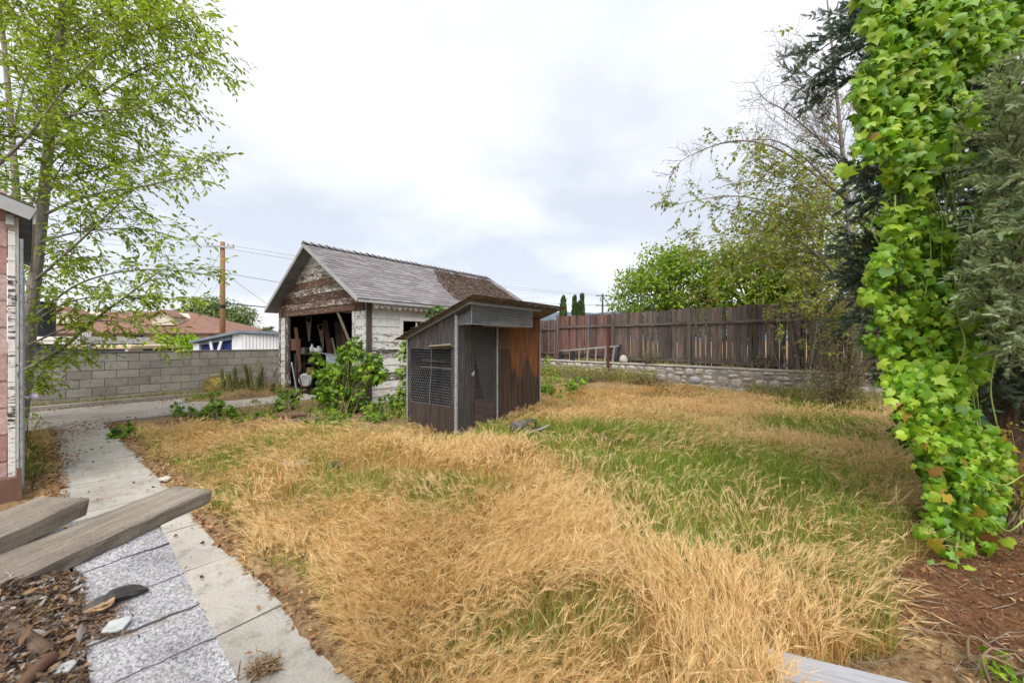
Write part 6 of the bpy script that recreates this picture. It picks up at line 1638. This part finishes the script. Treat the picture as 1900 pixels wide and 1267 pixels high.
# ================= cactus bed =================
def _cact():
    g = G('column_cactus_skin'); u = g.uv(); f = g.noise(g.pos(), 60, 3, .7)
    col = g.ramp(g.attr(), [(0,(.055,.075,.022)),(.6,(.12,.135,.045)),(1,(.30,.24,.09))])
    return g.done(g.mix(1.0, col, g.ramp(f, [(.3,.65),(.7,1.25)]), 'MULTIPLY'), .7, f, .3, .01)
CACT = _cact()
SPINE = leafmat('cactus_spine', [(.30,.21,.08),(.45,.35,.16)], .1, .7)
def cactus_stem(parent, b, h, r, rs, name='stem'):
    n = 22; lv = 9; V = []; F = []; A = []; lean = rs.normal(size=2)*.05
    for i in range(lv+1):
        f = i/lv; rr = r*(1.0 if f < .85 else math.sqrt(max(.03, 1-((f-.85)/.15)**2)))*(1+.05*math.sin(f*9)); c = Vector((b[0]+lean[0]*f*h*2, b[1]+lean[1]*f*h*2, b[2]+h*f))
        for j in range(n): V.append(c+Vector((math.cos(2*math.pi*j/n), math.sin(2*math.pi*j/n), 0))*rr*(1 if j % 2 else .74))
    m = MB()
    for i in range(lv):
        for j in range(n): F.append((i*n+j, i*n+(j+1) % n, (i+1)*n+(j+1) % n, (i+1)*n+j))
    F.append(tuple(range(lv*n, lv*n+n))); m.add(V, F)
    m.a = [rs.uniform(.25,.75) for _ in m.a]
    o = m.build(name, CACT, parent, True)
    k = 170; ii = rs.randint(0, lv, k); jj = rs.randint(0, n//2, k)*2+1; P = np.array([tuple(V[i*n+j]) for i, j in zip(ii, jj)])+np.c_[np.zeros(k), np.zeros(k), rs.uniform(0, h/lv, k)]
    an = 2*np.pi*jj/n; D = np.stack([np.cos(an), np.sin(an), rs.uniform(-.3,1.0,k)], 1)+rs.normal(size=(k,3))*.4
    v_, t_ = leaf_arrays(P, D, rnd_dirs(k, rs), rs.uniform(.018,.035,k), LANCE, .28); fast('spines', v_, t_, SPINE, o)
def cactus(label, stems, Y, seed):
    rs = np.random.RandomState(seed); c = at(stems[0][0], 720, Y); t = thing('column_cactus', label, 'cactus', (c.x, Y, 0), 'column cacti beside the block wall')
    for px, pt, pb in stems:
        y = Y+rs.uniform(-.15,.15); a = at(px, pt, y); b = at(px, pb, y); z0 = min(b.z, H1(a.x, y))-.05
        cactus_stem(t, (a.x, y, z0), a.z-z0, rs.uniform(.036,.05), rs)
cactus('small clump of three thin column cacti standing nearest the driveway kerb', [(353,701,726),(359,707,724),(364,689,720)], 10.9, 1)
cactus('pair of column cacti rising in front of the golden mound', [(415,681,708),(411,703,712),(429,691,706)], 10.5, 2)
cactus('largest cluster of crowded column cacti in front of the block wall', [(437,706,722),(441,680,712),(446,700,722),(448,704,728),(451,680,716),(456,681,726),(463,673,712),(462,702,728),(469,680,712),(473,680,714),(477,694,716),(443,713,730),(470,714,730),(475,716,732),(452,713,730),(480,702,718),(466,716,730),(458,700,722)], 10.7, 3)
cactus('single tall column cactus beside the pruned stumps', [(487,675,712),(486,708,722)], 10.8, 4)
cactus('lone short cactus stub next to the garage corner', [(503,709,724)], 10.9, 5)
c = at(409, 712, 11.0); m = MB(); m.ball((c.x, c.y, c.z-.04), .36, .34, .24, 20, 12, .9, .04)
md_ = m.build('golden_mound', plain('golden_straw', (.42,.34,.10), .9, vary=.35, sc=30), None, True); tag(md_, 'rounded golden-yellow cactus mound behind the column cacti', 'cactus')
k = 1500; rs = np.random.RandomState(9); d = rnd_dirs(k, rs); d[:,2] = np.abs(d[:,2]); P = np.array((c.x, c.y, c.z-.04))+d*np.array((.36,.34,.24))
v_, t_ = leaf_arrays(P, d+rnd_dirs(k, rs)*.8, rnd_dirs(k, rs), rs.uniform(.05,.10,k), LANCE, .25); fast('spines', v_, t_, leafmat('golden_spine', [(.40,.29,.09),(.52,.44,.16),(.30,.20,.08)], .1), md_)
def stump():
    t = thing('pruned_shrub', 'bare pruned grey shrub stems leaning by the garage corner', 'shrub', at(498,738,11.3)); m = MB(); Y = 11.3
    for pts, r in (([(500,740),(494,710),(489,684)], .05), ([(501,738),(504,708),(512,682)], .055), ([(500,740),(508,715),(507,690)], .04), ([(499,728),(486,706),(470,693)], .025), ([(470,693),(462,678)], .012), ([(478,699),(474,680),(478,668)], .012)):
        m.tube(curve([at(x,y,Y) for x,y in pts], 4), [r, r*.7], 7)
    m.build('stems', BARK_PALE, t, True); rs = np.random.RandomState(4); b = at(481,674,Y); k = 26
    V, T = leaf_arrays(np.array(b)+rs.normal(size=(k,3))*.07, rnd_dirs(k, rs), rnd_dirs(k, rs), .07, LANCE, .8); fast('foliage', V, T, leafmat('red_leaf', [(.35,.08,.03),(.42,.20,.06)], .3), t)
stump()

# ================= things inside the garage =================
def inside():
    GC = 'things stored inside the open garage'
    TOOL = plain('rusty_saw_steel', (.16,.12,.10), .6, .2, vary=.4, sc=12)
    def pl(label, pts, w_, th, mat, name='plank', cat='plank'):
        A, B = [at(*q) for q in pts]; m = MB(); m.board(A, B, w_, th, (1,.3,0)); tag(m.build(name, mat), label, cat, GC)
    pl('long pale pole leaning across the upper corner of the garage opening', ((626,578,9.95),(664,672,9.6)), .06, .04, W_GREY, 'pole', 'pole')
    pl('brown plank standing just inside the door post, with a square board behind', ((549,608,11.6),(557,690,11.35)), .09, .03, W_BROWN)
    pl('dark upright plank leaning beside the hanging saws', ((603,594,11.9),(615,672,11.6)), .14, .03, W_BROWN)
    pl('wide dark plank leaning in the middle of the garage', ((626,597,11.4),(634,662,11.2)), .20, .03, W_DARK)
    pl('short thin plank leaning between the wider ones', ((616,627,11.2),(624,664,11.0)), .06, .03, W_GREY)
    pl('narrow dark plank leaning nearest the corner of the garage opening', ((634,595,11.0),(642,650,10.8)), .14, .03, W_BROWN)
    pl('flat steel bar lying across the workbench behind the vine', ((585,654,11.5),(616,657,11.4)), .04, .02, STEEL, 'bar', 'bar')
    def saw(label, pts, Y):
        m = MB(); P = [at(x, y, Y) for x, y in pts]; m.prism(P, (0,.012,0)); t_ = m.build('hand_saw', TOOL); tag(t_, label, 'saw', GC)
        h = MB(); a = P[0].lerp(P[1], .5); h.tube([a+Vector((-.07,0,.0)), a+Vector((-.08,0,.13)), a+Vector((.07,0,.15)), a+Vector((.08,0,0))], .02, 6); h.build('handle', W_GREY, t_)
    saw('long hand saw hanging point down in the middle of the dark garage', [(590,610),(600,612),(601,646),(598,646)], 12.0)
    saw('shorter hand saw leaning with its pale handle up, right of the hanging saw', [(568,597),(578,597),(575,633),(572,633)], 12.0)
    m = MB(); m.board(at(549,629,11.7), at(549,650,11.7), .26, .02, (1,.2,0)); tag(m.build('square_board', plain('red_brown_board', (.20,.085,.06))), 'reddish square board leaning inside the garage door post', 'board', GC)
    m = MB(); wbox(m, at(556,0,12).x, at(640,0,12).x, 11.7, 12.3, at(0,655,12).z-.04, at(0,655,12).z); 
    t_ = thing('workbench', 'dark workbench deep inside the open garage', 'workbench', (at(600,0,12).x, 12, .02), GC); m.build('bench_top', W_DARK, t_)
    for a in (558, 636):
        for y in (11.75, 12.25):
            m = MB(); x = at(a,0,12).x; wbox(m, x-.04, x+.04, y-.04, y+.04, .02, at(0,655,12).z-.042); m.build('leg', W_DARK, t_)
    zb = at(0,655,12).z
    for (px, hh, r, lab) in ((579,.28,.07,'white bottle standing on the garage workbench, furthest from the saws'), (592,.22,.12,'squat cream jug on the garage workbench'), (584.5,.17,.05,'small pale jar between the bottle and the jug on the workbench')):
        x = at(px,0,11.9).x; m = MB(); m.tube([(x,11.9,zb),(x,11.9,zb+hh*.6),(x,11.9,zb+hh*.75),(x,11.9,zb+hh*.8),(x,11.9,zb+hh)], [r,r,r*.55,r*.4,r*.45], 12); tag(m.build('bottle', WHITE, None, True), lab, 'bottle', GC)
    m = MB(); wbox(m, at(558,0,11.9).x, at(570,0,11.9).x, 11.75, 12.0, zb, zb+.17); o = m.build('wooden_box', W_GREY); tag(o, 'small tan wooden box on the garage workbench', 'box', GC)
    m = MB(); x = at(566,0,11.9).x; m.tube([(x-.06,11.88,zb+.17),(x,11.88,zb+.20),(x+.06,11.88,zb+.17)], .008, 5); m.build('handle', BLACK, o)
    # hand truck with a round white cover leaning in it
    t_ = thing('hand_truck', 'rusty wheeled hand truck standing in the mouth of the garage', 'hand truck', at(572,733,11.0), GC); Y = 11.0
    m = MB()
    for pts in ([(558,732),(559,690),(562,676),(573,674),(580,678),(582,700),(578,730)],): m.tube(curve([at(x,y,Y) for x,y in pts], 4), .016, 6)
    m.tube([at(559,705,Y), at(582,705,Y)], .012, 6); m.tube([at(558,720,Y), at(580,720,Y)], .012, 6); m.build('frame', BLACK, t_, True)
    for px in (557, 581):
        m = MB(); b = at(px,727,Y); m.tube([b+Vector((-.02,0,0)), b+Vector((.02,0,0))], .12, 14); m.build('wheel', BLACKPL, t_)
    m = MB(); b = at(566,705,10.9); m.tube([b+Vector((0,.06,0)), b, b+Vector((0,-.03,0))], [.19,.19,.15], 20); t2 = m.build('round_heater', plain('dull_enamel', (.42,.42,.40), .5, vary=.3), None); tag(t2, 'round white electric heater hanging on the hand truck', 'heater', GC)
    m = MB()
    for i in range(5): m.tube([b+Vector((-.13+.065*i,-.035,-.1)), b+Vector((-.13+.065*i,-.035,.10))], .005, 4)
    m.build('grille', STEEL, t2)
    for i, (pts, lab) in enumerate((([(541,672),(546,700),(553,738)], 'bent grey strip leaning outside the garage door post'), ([(552,686),(558,710),(562,740)], 'rusty bar leaning beside the hand truck'), ([(583,684),(578,712),(572,738)], 'dark bar leaning across the hand truck wheel'), ([(588,690),(594,715),(601,738)], 'brown stake leaning behind the grape vine'))):
        m = MB(); m.tube(curve([at(x,y,10.9-.1*i) for x,y in pts], 4), .018, 6); tag(m.build('bar', (STEEL, RUST, BLACK, W_BROWN)[i], None, True), lab, 'bar', GC)
    m = MB(); m.board(at(577,682,11.3), at(577,700,11.3), .20, .12, (1,0,0)); tag(m.build('carton', plain('brown_carton', (.22,.12,.06))), 'small brown carton behind the hand truck', 'box', GC)
    m = MB(); b = at(620,672,11.0); m.box(b, (.22,0,0), (0,.02,0), (0,0,.2)); m.tube([b+Vector((-.23,-.03,.21)), b+Vector((.23,-.03,.21))], .012, 5); tag(m.build('metal_panel', STEEL), 'flat grey metal panel standing behind the grape vine', 'panel', GC)
inside()

# ================= loose things on the ground =================
def gstick(name, label, cat, pts, r0, r1, mat, z=.03, group=None):
    P = [gnd(x, y, z) for x, y in pts]
    for p in P: p.z = max(H1(p.x, p.y), -.02)+z
    P = curve(P, 5); m = MB(); m.tube(P, [r0, r1], 8); return tag(m.build(name, mat, None, True), label, cat, group)
m = MB(); A = gnd(470,777,.05); B = gnd(577,770,.05); m.board(A, B, .12, .04, (0,1,.1)); tag(m.build('plank', W_BROWN), 'brown plank lying in the soil bed below the grape vine', 'plank')
m = MB(); A = gnd(505,783,.04); B = gnd(590,776,.05); m.board(A, B, .06, .035, (0,1,.1)); tag(m.build('plank', W_GREY), 'thin grey batten lying beside the brown plank in the soil bed', 'plank')
A = gnd(1122,714,.05); B = gnd(1292,730,.03); m = MB(); m.board(A, B, .10, .06, (0,1,.3)); tag(m.build('plank', W_SILVER), 'long pale board lying in the dry grass in front of the stone wall', 'plank')
c = gnd(962,797,.06); lg = MB(); Y = 6.2
a = at(955,792,6.0); b = at(990,785,6.5)
lg.tube([a, a.lerp(b,.1), b], [.088,.092,.075], 14); o = lg.build('charred_log', bark('scorched_bark', (.05,.042,.038), (.13,.115,.105), (.26,.235,.215), 25, 2), None, True); tag(o, 'short charred log with its black round end facing out, beside the coop', 'log')
e = MB(); n_ = (a-b).normalized(); e.tube([a+n_*.004, a+n_*.012], [.075,.06], 14); e.build('cut_end', plain('burnt_end', (.12,.115,.11), .9, vary=.5, sc=40), o)
m = MB(); m.board(at(953,778,6.25), at(992,789,6.2), .05, .03, (0,1,0)); tag(m.build('split_wood', plain('orange_split_wood', (.36,.17,.07), .9, vary=.4, sc=20)), 'orange splinter of split wood lying on the charred log', 'wood')
def astick(label, pts, r0, r1, mat):
    m = MB(); m.tube(curve([at(*q) for q in pts], 4), [r0, r1], 7); tag(m.build('branch', mat, None, True), label, 'branch')
astick('grey broken branch lying right of the charred log', [(975,803,5.9),(1000,797,6.0),(1020,788,6.1)], .03, .018, BARK_PALE)
astick('dark stick lying across the grey branch near the charred log', [(985,795,6.05),(1003,792,6.1),(1012,796,6.1)], .015, .01, BARK_CHAR)
for px, py, Y, rr, lab, mt in ((1118,812,5.75,(.09,.07,.055),'dark lump of burnt wood in the green grass, nearer the coop','c'),(1152,820,5.6,(.08,.06,.05),'dark lump of burnt wood in the green grass, further from the coop','c'),(622,866,4.55,(.085,.06,.05),'dark charred lump lying in the dry grass beside the pale rock','c'),(545,866,4.6,(.14,.11,.075),'pale grey-pink rock half hidden in the dry grass','s'),(306,890,4.1,(.05,.045,.035),'small grey stone at the edge of the concrete path','s')):
    p = at(px, py, Y); m = MB(); m.ball(p, *rr, 12, 8, .8, .12); tag(m.build('rock' if mt == 's' else 'burnt_wood', STONE if mt == 's' else BARK_CHAR, None, True), lab, 'rock' if mt == 's' else 'wood')
A = Vector((1.13,1.705,.075)); m = MB()
W = MB(); W.board((1.135,1.70,.085), (2.6,1.13,.09), .165, .035, (.36,.93,0)); o = W.build('weathered_board', W_SILVER); md = o.modifiers.new('b', 'BEVEL'); md.width = .004
tag(o, 'silver-grey weathered board lying at the edge of the dry grass in the near corner', 'plank')
gstick('stick', 'thin dark stick on the concrete path by the corner of the low shed roof', 'stick', [(440,1256),(443,1238),(446,1217)], .004, .002, BARK_BROWN, .05)
def straw_clump():
    rs = np.random.RandomState(6); k = 420; c = gnd(489,1238,.045)
    P = np.array(c)+rs.normal(size=(k,3))*np.array((.03,.022,.012)); P[:,2] = np.maximum(P[:,2], .035)
    D = rnd_dirs(k, rs)*np.array((1,1,.3)); V, T = leaf_arrays(P, D, rnd_dirs(k, rs), rs.uniform(.02,.06,k), LANCE, .10)
    o = fast('straw_clump', V, T, leafmat('dead_straw', [(.24,.15,.08),(.38,.26,.15),(.46,.34,.20)], .1, .8)); tag(o, 'small tuft of dead straw lying on the concrete path', 'straw')
straw_clump()
def scatter_leaves():
    rs = np.random.RandomState(12); P = []
    def put(n, f):
        for _ in range(n):
            p = f()
            if p is not None: P.append(p)
    put(1700, lambda: uv(.86+abs(rs.normal())*.14, rs.uniform(1.2,9.6), .03))
    put(1400, lambda: uv(.26-abs(rs.normal())*.12, rs.uniform(5.0,9.9), .03))
    put(420, lambda: uv(.22+abs(rs.normal())*.10, rs.uniform(6.8,10.2), .035))
    put(160, lambda: uv(rs.uniform(.25,.85), rs.uniform(1.5,10), .036))
    put(1300, lambda: uv(rs.uniform(-7,2.4), 13.0-abs(rs.normal())*.22, .026))
    put(500, lambda: uv(rs.uniform(-5,4.5), 10.35+rs.normal()*.16, .026))
    put(420, lambda: uv(rs.uniform(.2,1.2), 9.7+rs.normal()*.35, .03))
    put(2600, lambda: Vector((rs.uniform(-6.5,-1.6), rs.uniform(7.0,9.2), 0)))
    put(900, lambda: uv(3.9+rs.normal()*.9, 12.4+rs.normal()*.45, 0))
    put(160, lambda: uv(rs.uniform(-3,4), rs.uniform(10.4,12.9), .026))
    put(700, lambda: Vector((rs.uniform(1.6,4.0), rs.uniform(1.5,2.9), 0)))
    P = np.array(P); z = ground_h(P[:,0], P[:,1]); P[:,2] = np.maximum(P[:,2], z)+.008+rs.uniform(0,.015,len(P))
    k = len(P); D = rnd_dirs(k, rs)*np.array((1,1,.25)); U = np.array((0,0,1))+rs.normal(size=(k,3))*.55
    V, T = leaf_arrays(P, D, U, rs.uniform(.014,.05,k), OVATE, 1.0)
    tag(fast('fallen_leaves', V, T, LITTER), kind='stuff')
    # twigs on the mulch and in the soil bed
    m = MB()
    for i in range(150):
        if i < 85: x, y, L = rs.uniform(1.5,3.6), rs.uniform(1.45,2.6), rs.uniform(.12,.45)
        else: x, y, L = rs.uniform(-6.2,-2), rs.uniform(7.1,8.6), rs.uniform(.2,.7)
        if i < 40: x, y, L = 2.0+rs.normal()*.28, 1.72+rs.normal()*.14, rs.uniform(.2,.55)
        a = rs.uniform(-.5,.5)+(0 if rs.rand() < .7 else 1.5); d = Vector((math.cos(a), math.sin(a), 0)); p = Vector((x, y, H1(x,y)+.015+rs.uniform(0,.025))); s = Vector((-d.y, d.x, 0))*rs.normal()*.03
        m.tube([p-d*L/2, p+s+ZD*.006, p+d*L/2], [rs.uniform(.0018,.004), .002, .001], 4)
    tag(m.build('dry_twigs', plain('dry_twig', (.24,.19,.14), .9, vary=.5, sc=8), None, True), kind='stuff')
scatter_leaves()
def low_weeds():
    rs = np.random.RandomState(23); P = []
    for i in range(46):
        if i < 34: c = Vector((rs.uniform(-5.6,-1.9), rs.uniform(6.5,8.3), 0))
        else: c = uv(rs.uniform(2.2,4.6), rs.uniform(10.0,12.4), 0)
        r = rs.uniform(.07,.22)
        for j in range(int(r*320)):
            a = rs.uniform(0,6.283); q = r*rs.rand()**.6; P.append((c.x+q*math.cos(a), c.y+q*math.sin(a), rs.uniform(.02, .55*r*(1.1-q/r)+.03)))
    P = np.array(P); P[:,2] += ground_h(P[:,0], P[:,1]); n = len(P)
    U = np.array((0,-.3,.8))+rs.normal(size=(n,3))*.6; D = rnd_dirs(n, rs)*np.array((1,1,.4)); a = rs.rand(n) < .5
    o = fast('low_weeds', *join_arrays([leaf_arrays(P[a], D[a], U[a], rs.uniform(.03,.07,a.sum()), IVY), leaf_arrays(P[~a], D[~a], U[~a], rs.uniform(.04,.09,(~a).sum()), LANCE, .7)]), L_GRAPE); tag(o, kind='stuff')
low_weeds()

# ================= grass =================
def blades(P, h, ang, bend, wid, rs, plume=None, pl=.09, na=6, lv=5, pw=1.4):
    # strips that bend over along their length (pw: how late), with bristles along the last third where plume is set
    n = len(P); d = np.stack([np.cos(ang), np.sin(ang), np.zeros(n)], 1); tw = ang+np.pi/2+rs.normal(size=n)*.6
    sd = np.stack([np.cos(tw), np.sin(tw), np.zeros(n)], 1); up = np.array((0,0,1.0))
    ph0 = np.abs(rs.normal(size=n))*.22; q = P.copy(); V = []; Q = []; TD = []
    for i in range(lv+1):
        f = i/lv; w_ = (wid*(1-f*.75))[:,None] if i < lv else None
        if i < lv: V += [q-sd*w_/2, q+sd*w_/2]
        else: V.append(q)
        ph = ph0+bend*f**pw; dirv = d*np.sin(ph)[:,None]+up*np.cos(ph)[:,None]; Q.append(q); TD.append(dirv); q = q+dirv*(h/lv)[:,None]
    nv = 2*lv+1; VV = np.stack(V, 1).reshape(-1,3); tt = []
    for i in range(lv-1): a = 2*i; tt += [(a, a+1, a+3), (a, a+3, a+2)]
    tt.append((2*lv-2, 2*lv-1, 2*lv)); tt = np.array(tt)
    T = (tt[None]+(np.arange(n)*nv)[:,None,None]).reshape(-1,3); out = [(VV, T)]
    if plume is not None and plume.any():
        k = np.where(plume)[0]; m = len(k); QQ = np.stack(Q, 0)[:, k]; DD = np.stack(TD, 0)[:, k]; ar = np.arange(m)
        for j in range(na):
            x = rs.uniform(.62, 1.0, m)*lv; a = np.minimum(x.astype(int), lv-1); fr = (x-a)[:,None]
            p = QQ[a, ar]*(1-fr)+QQ[a+1, ar]*fr; D = DD[a, ar]+rs.normal(size=(m,3))*.20-np.array((0,0,.10)); L = pl*rs.uniform(.5,1.15,m)
            s = np.cross(D, rs.normal(size=(m,3))); s /= np.linalg.norm(s, axis=1, keepdims=True)+1e-9; ww = (.0017+.0008*P[k,1])[:,None]*.5
            V3 = np.stack([p-s*ww, p+s*ww, p+D*L[:,None]], 1).reshape(-1,3); out.append((V3, np.arange(len(V3)).reshape(-1,3)))
    return out
def mulch_fibres():
    rs = np.random.RandomState(29); n = 7000; a = rs.uniform(0,6.283,n); r = np.sqrt(rs.rand(n)); x = 3.05+1.35*r*np.cos(a); y = 2.15+.95*r*np.sin(a); k = x > 1.2+(y-1.6)*.6
    x, y = x[k], y[k]; n = len(x); P = np.stack([x, y, ground_h(x, y)+.016+rs.uniform(0,.012,n)], 1); D = rnd_dirs(n, rs)*np.array((1,1,.25))
    o = fast('mulch_fibres', *leaf_arrays(P, D, np.array((0,0,1))+rs.normal(size=(n,3))*.5, rs.uniform(.015,.06,n), LANCE, .22), leafmat('mulch_fibre', [(.10,.045,.022),(.22,.11,.055),(.34,.19,.10),(.42,.28,.15),(.15,.075,.04)], .05, .9, .1)); tag(o, kind='stuff')
mulch_fibres()
def lawn():
    rs = np.random.RandomState(42)
    N = 520000; Y = 1.15+(rs.rand(N)**1.25)*10.5; X = (rs.rand(N)*2-1)*(Y*1.40+.3)
    k = (X < 9)
    X, Y = X[k], Y[k]; u = X*DX+Y*DY; v = -X*DY+Y*DX
    wob = (vnoise(X, Y, 2.2, 6)-.5)*.34+(vnoise(X, Y, 8, 2)-.5)*.12
    yard = (u > 1.03+wob*.8)
    strip = (u > -.02) & (u < .19+wob*.25) & (v > 6.7) & (v < 10.1) & (rs.rand(len(X)) < .8)
    bed = (Y > 6.55+wob) & (X < -1.95+wob*1.5+np.clip((Y-7.6),0,2)*.6)
    ga = (X-GR.x)*VD.x+(Y-GR.y)*VD.y > -.15
    s_ = (X-F2.x)*FN.x+(Y-F2.y)*FN.y
    cs_ = (X-CC.x)*CE.x+(Y-CC.y)*CE.y; cl_ = (X-CC.x)*CL.x+(Y-CC.y)*CL.y
    coop = (cs_ > -.03) & (cs_ < CWF+.03) & (cl_ > -.0) & (cl_ < CWS+.03)
    mul = (X > 1.66+(Y-1.9)*1.25+wob*1.2) & (Y < 3.1)
    und = (X > 1.03*Y-.05+wob*.8) & (Y < 4.6) & (Y > 2)
    low = ((u < .30) & (v < 2.2)) | ((X > 1.08) & (X < 2.1) & (Y < 1.80-(X-1.14)*.39) & (Y > 1.2))
    ok = (yard & ~bed & ~(ga & (Y > 7)) & ~coop & ~mul & ~und & (s_ > WALL_OFF+.03) & ~low) | strip
    dens = .42+.75*vnoise(X, Y, 1.6, 3); ok &= rs.rand(len(X)) < np.clip(dens, .25, 1)*np.where(Y < 3, 1, .92)
    X, Y, u, v, strip, s_ = X[ok], Y[ok], u[ok], v[ok], strip[ok], s_[ok]; n = len(X)
    g1 = np.exp(-(((X-.85)/1.75)**2+((Y-6.15)/.80)**2)); g2 = np.exp(-(((X-3.4)/2.1)**2+((Y-4.4)/2.2)**2)); g3 = np.exp(-((u-1.05)/.45)**2)
    g4 = np.exp(-(((X-5.2)/1.6)**2+((Y-7.2)/1.2)**2)); gw = np.exp(-((s_-WALL_OFF)/.5)**2)
    pn = vnoise(X, Y, 1.05, 9);
    rr_ = np.clip((X/np.maximum(Y,.5)-.10)/.55, 0, 1); rr_ = rr_*rr_*(3-2*rr_)*np.clip((Y-1.9)/.9, 0, 1)*np.clip((8.3-Y)/2.0, 0, 1)
    gp_ = np.clip(.98*g1+.50*rr_+.38*g3+.45*g4+.5*gw+(pn-.50)*.85+(vnoise(X, Y, 3.1, 14)-.5)*.4+.05, 0.03, .95)
    gp_ = np.where(strip, .55, gp_)
    green = rs.rand(n) < gp_; olive = ~green & (rs.rand(n) < np.clip(gp_*1.25+.10, 0, .85))
    sw = vnoise(X, Y, .55, 8); ang = -.55+(sw-.5)*5.0+(vnoise(X, Y, 1.9, 5)-.5)*3.2+rs.normal(size=n)*.75
    P = np.stack([X, Y, ground_h(X, Y)-.01], 1); lod = .0022+.0009*Y
    hn = .70+.38*vnoise(X, Y, 1.3, 11)+.28*vnoise(X, Y, 4.5, 12)
    edge = np.clip((u-1.0)/.7, .45, 1)*np.where(((cl_[ok] > -.6) & (cl_[ok] < CWS+.5) & (cs_[ok] > -.75) & (cs_[ok] < .05)) | ((cl_[ok] > -.35) & (cl_[ok] < .1) & (cs_[ok] > -.6) & (cs_[ok] < .45)), .52, 1); edge = np.where(strip, .8, edge)
    pz = np.clip((vnoise(X, Y, .95, 21)*.6+vnoise(X, Y, 2.6, 22)*.4-.34)*3.0, 0, 1)*np.where(Y < 2.3, np.clip(1-(X-.9)/.8, .25, 1), 1)
    tall = rs.rand(n) < .05+.36*pz*(1-.6*g1)
    far = np.clip(1.10-.05*Y, .62, 1.02)
    for nm, sel, mat, hh, wd in (('dry_grass', ~green & ~olive, G_DRY, .215, .8), ('olive_grass', olive, G_MIX, .215, .8), ('green_grass', green, G_GREEN, .20, 1.2)):
        parts = []; cut = []
        for tl in (True, False):
            if nm == 'green_grass':
                k = np.where(sel & (tall if tl else ~tall))[0]; m = len(k)
                h = hh*hn[k]*rs.uniform(.5,1.35,m)*edge[k]*far[k]*(1+.85*g1[k]+.35*g2[k]); b = np.clip(rs.normal(.8,.5,m), .05, 2.2)
                out = blades(P[k], h, rs.uniform(0,6.283,m), b, lod[k]*wd*rs.uniform(.6,1.5,m), rs, None)
            elif tl:
                k = np.where(sel & tall)[0]; m = len(k); h = hh*hn[k]*rs.uniform(1.0,1.75,m)*edge[k]*far[k]
                out = blades(P[k], h, ang[k], np.clip(rs.normal(1.6,.6,m), .3, 2.8), lod[k]*.55*rs.uniform(.8,1.3,m), rs, np.ones(m, bool), .08, 9, 6, 2.0)
            else:
                k = np.where(sel & ~tall)[0]; m = len(k); h = hh*hn[k]*rs.uniform(.40,1.15,m)*edge[k]*far[k]
                out = blades(P[k], h, rs.uniform(0,6.283,m), np.clip(rs.normal(1.9,.9,m), .1, 3.4), lod[k]*wd*rs.uniform(.6,1.5,m), rs, None, pw=1.7)
            for q, (v_, t_) in enumerate(out): parts.append((v_, t_)); cut.append(np.full(len(v_), 1.0 if q else (.35 if tl and nm != 'green_grass' else 0.0), np.float32))
        V, T = join_arrays(parts); o = fast(nm, V, T, mat, attr=np.concatenate(cut)); tag(o, kind='stuff'); print(nm, sel.sum(), len(T))
    # weeds and grass along the kerb, the wall foot and the cactus bed
    n = 9000; uu = rs.uniform(-6, 5, n); vv = np.where(rs.rand(n) < .55, 13.3+rs.normal(size=n)*.09, 12.4+rs.normal(size=n)*.4); vv = np.minimum(vv, 13.42)
    k = (vv > 13.16) | ((uu > 2.4) & (rs.rand(n) < .6)); uu, vv = uu[k], vv[k]
    xx = uu*DX-vv*DY; yy = uu*DY+vv*DX
    x2 = rs.uniform(-6.5,-1.5,2600); y2 = rs.uniform(7.0,9.0,2600); k = vnoise(x2, y2, 1.8, 2) > .60; xx = np.r_[xx, x2[k]]; yy = np.r_[yy, y2[k]]
    # tufts on the terrace in front of the fence
    sx = rs.uniform(-7,4,5200); of = rs.uniform(.05,.30,5200); k = vnoise(sx, of, 1.6, 13) > .50; q = np.stack([F2.x+FD.x*sx+FN.x*of, F2.y+FD.y*sx+FN.y*of], 1)[k]; xx = np.r_[xx, q[:,0]]; yy = np.r_[yy, q[:,1]]
    n = len(xx); P = np.stack([xx, yy, ground_h(xx, yy)], 1)
    m_ = 5200; sx = rs.uniform(-5.5,6.5,m_); of = WALL_OFF+.06+np.abs(rs.normal(size=m_))*.22; pk = vnoise(sx, of*0, .9, 31)+np.clip((-sx)*.09, -.12, .3) > .42; sx, of = sx[pk], of[pk]; m_ = len(sx)
    P2 = np.stack([F2.x+FD.x*sx+FN.x*of, F2.y+FD.y*sx+FN.y*of], 1); P2 = np.column_stack([P2, ground_h(P2[:,0], P2[:,1])])
    V, T = join_arrays(blades(P2, rs.uniform(.15,.50,m_), rs.uniform(0,6.28,m_), np.clip(rs.normal(.9,.5,m_),.05,2.2), rs.uniform(.009,.018,m_), rs, rs.rand(m_) < .35, .09)); tag(fast('wall_foot_weeds', V, T, G_MIX), kind='stuff')
    V, T = join_arrays(blades(P, rs.uniform(.06,.24,n), rs.uniform(0,6.28,n), np.clip(rs.normal(.6,.4,n),.05,1.8), rs.uniform(.006,.012,n), rs, rs.rand(n) < .3, .07)); tag(fast('verge_grass', V, T, G_MIX), kind='stuff')
lawn()
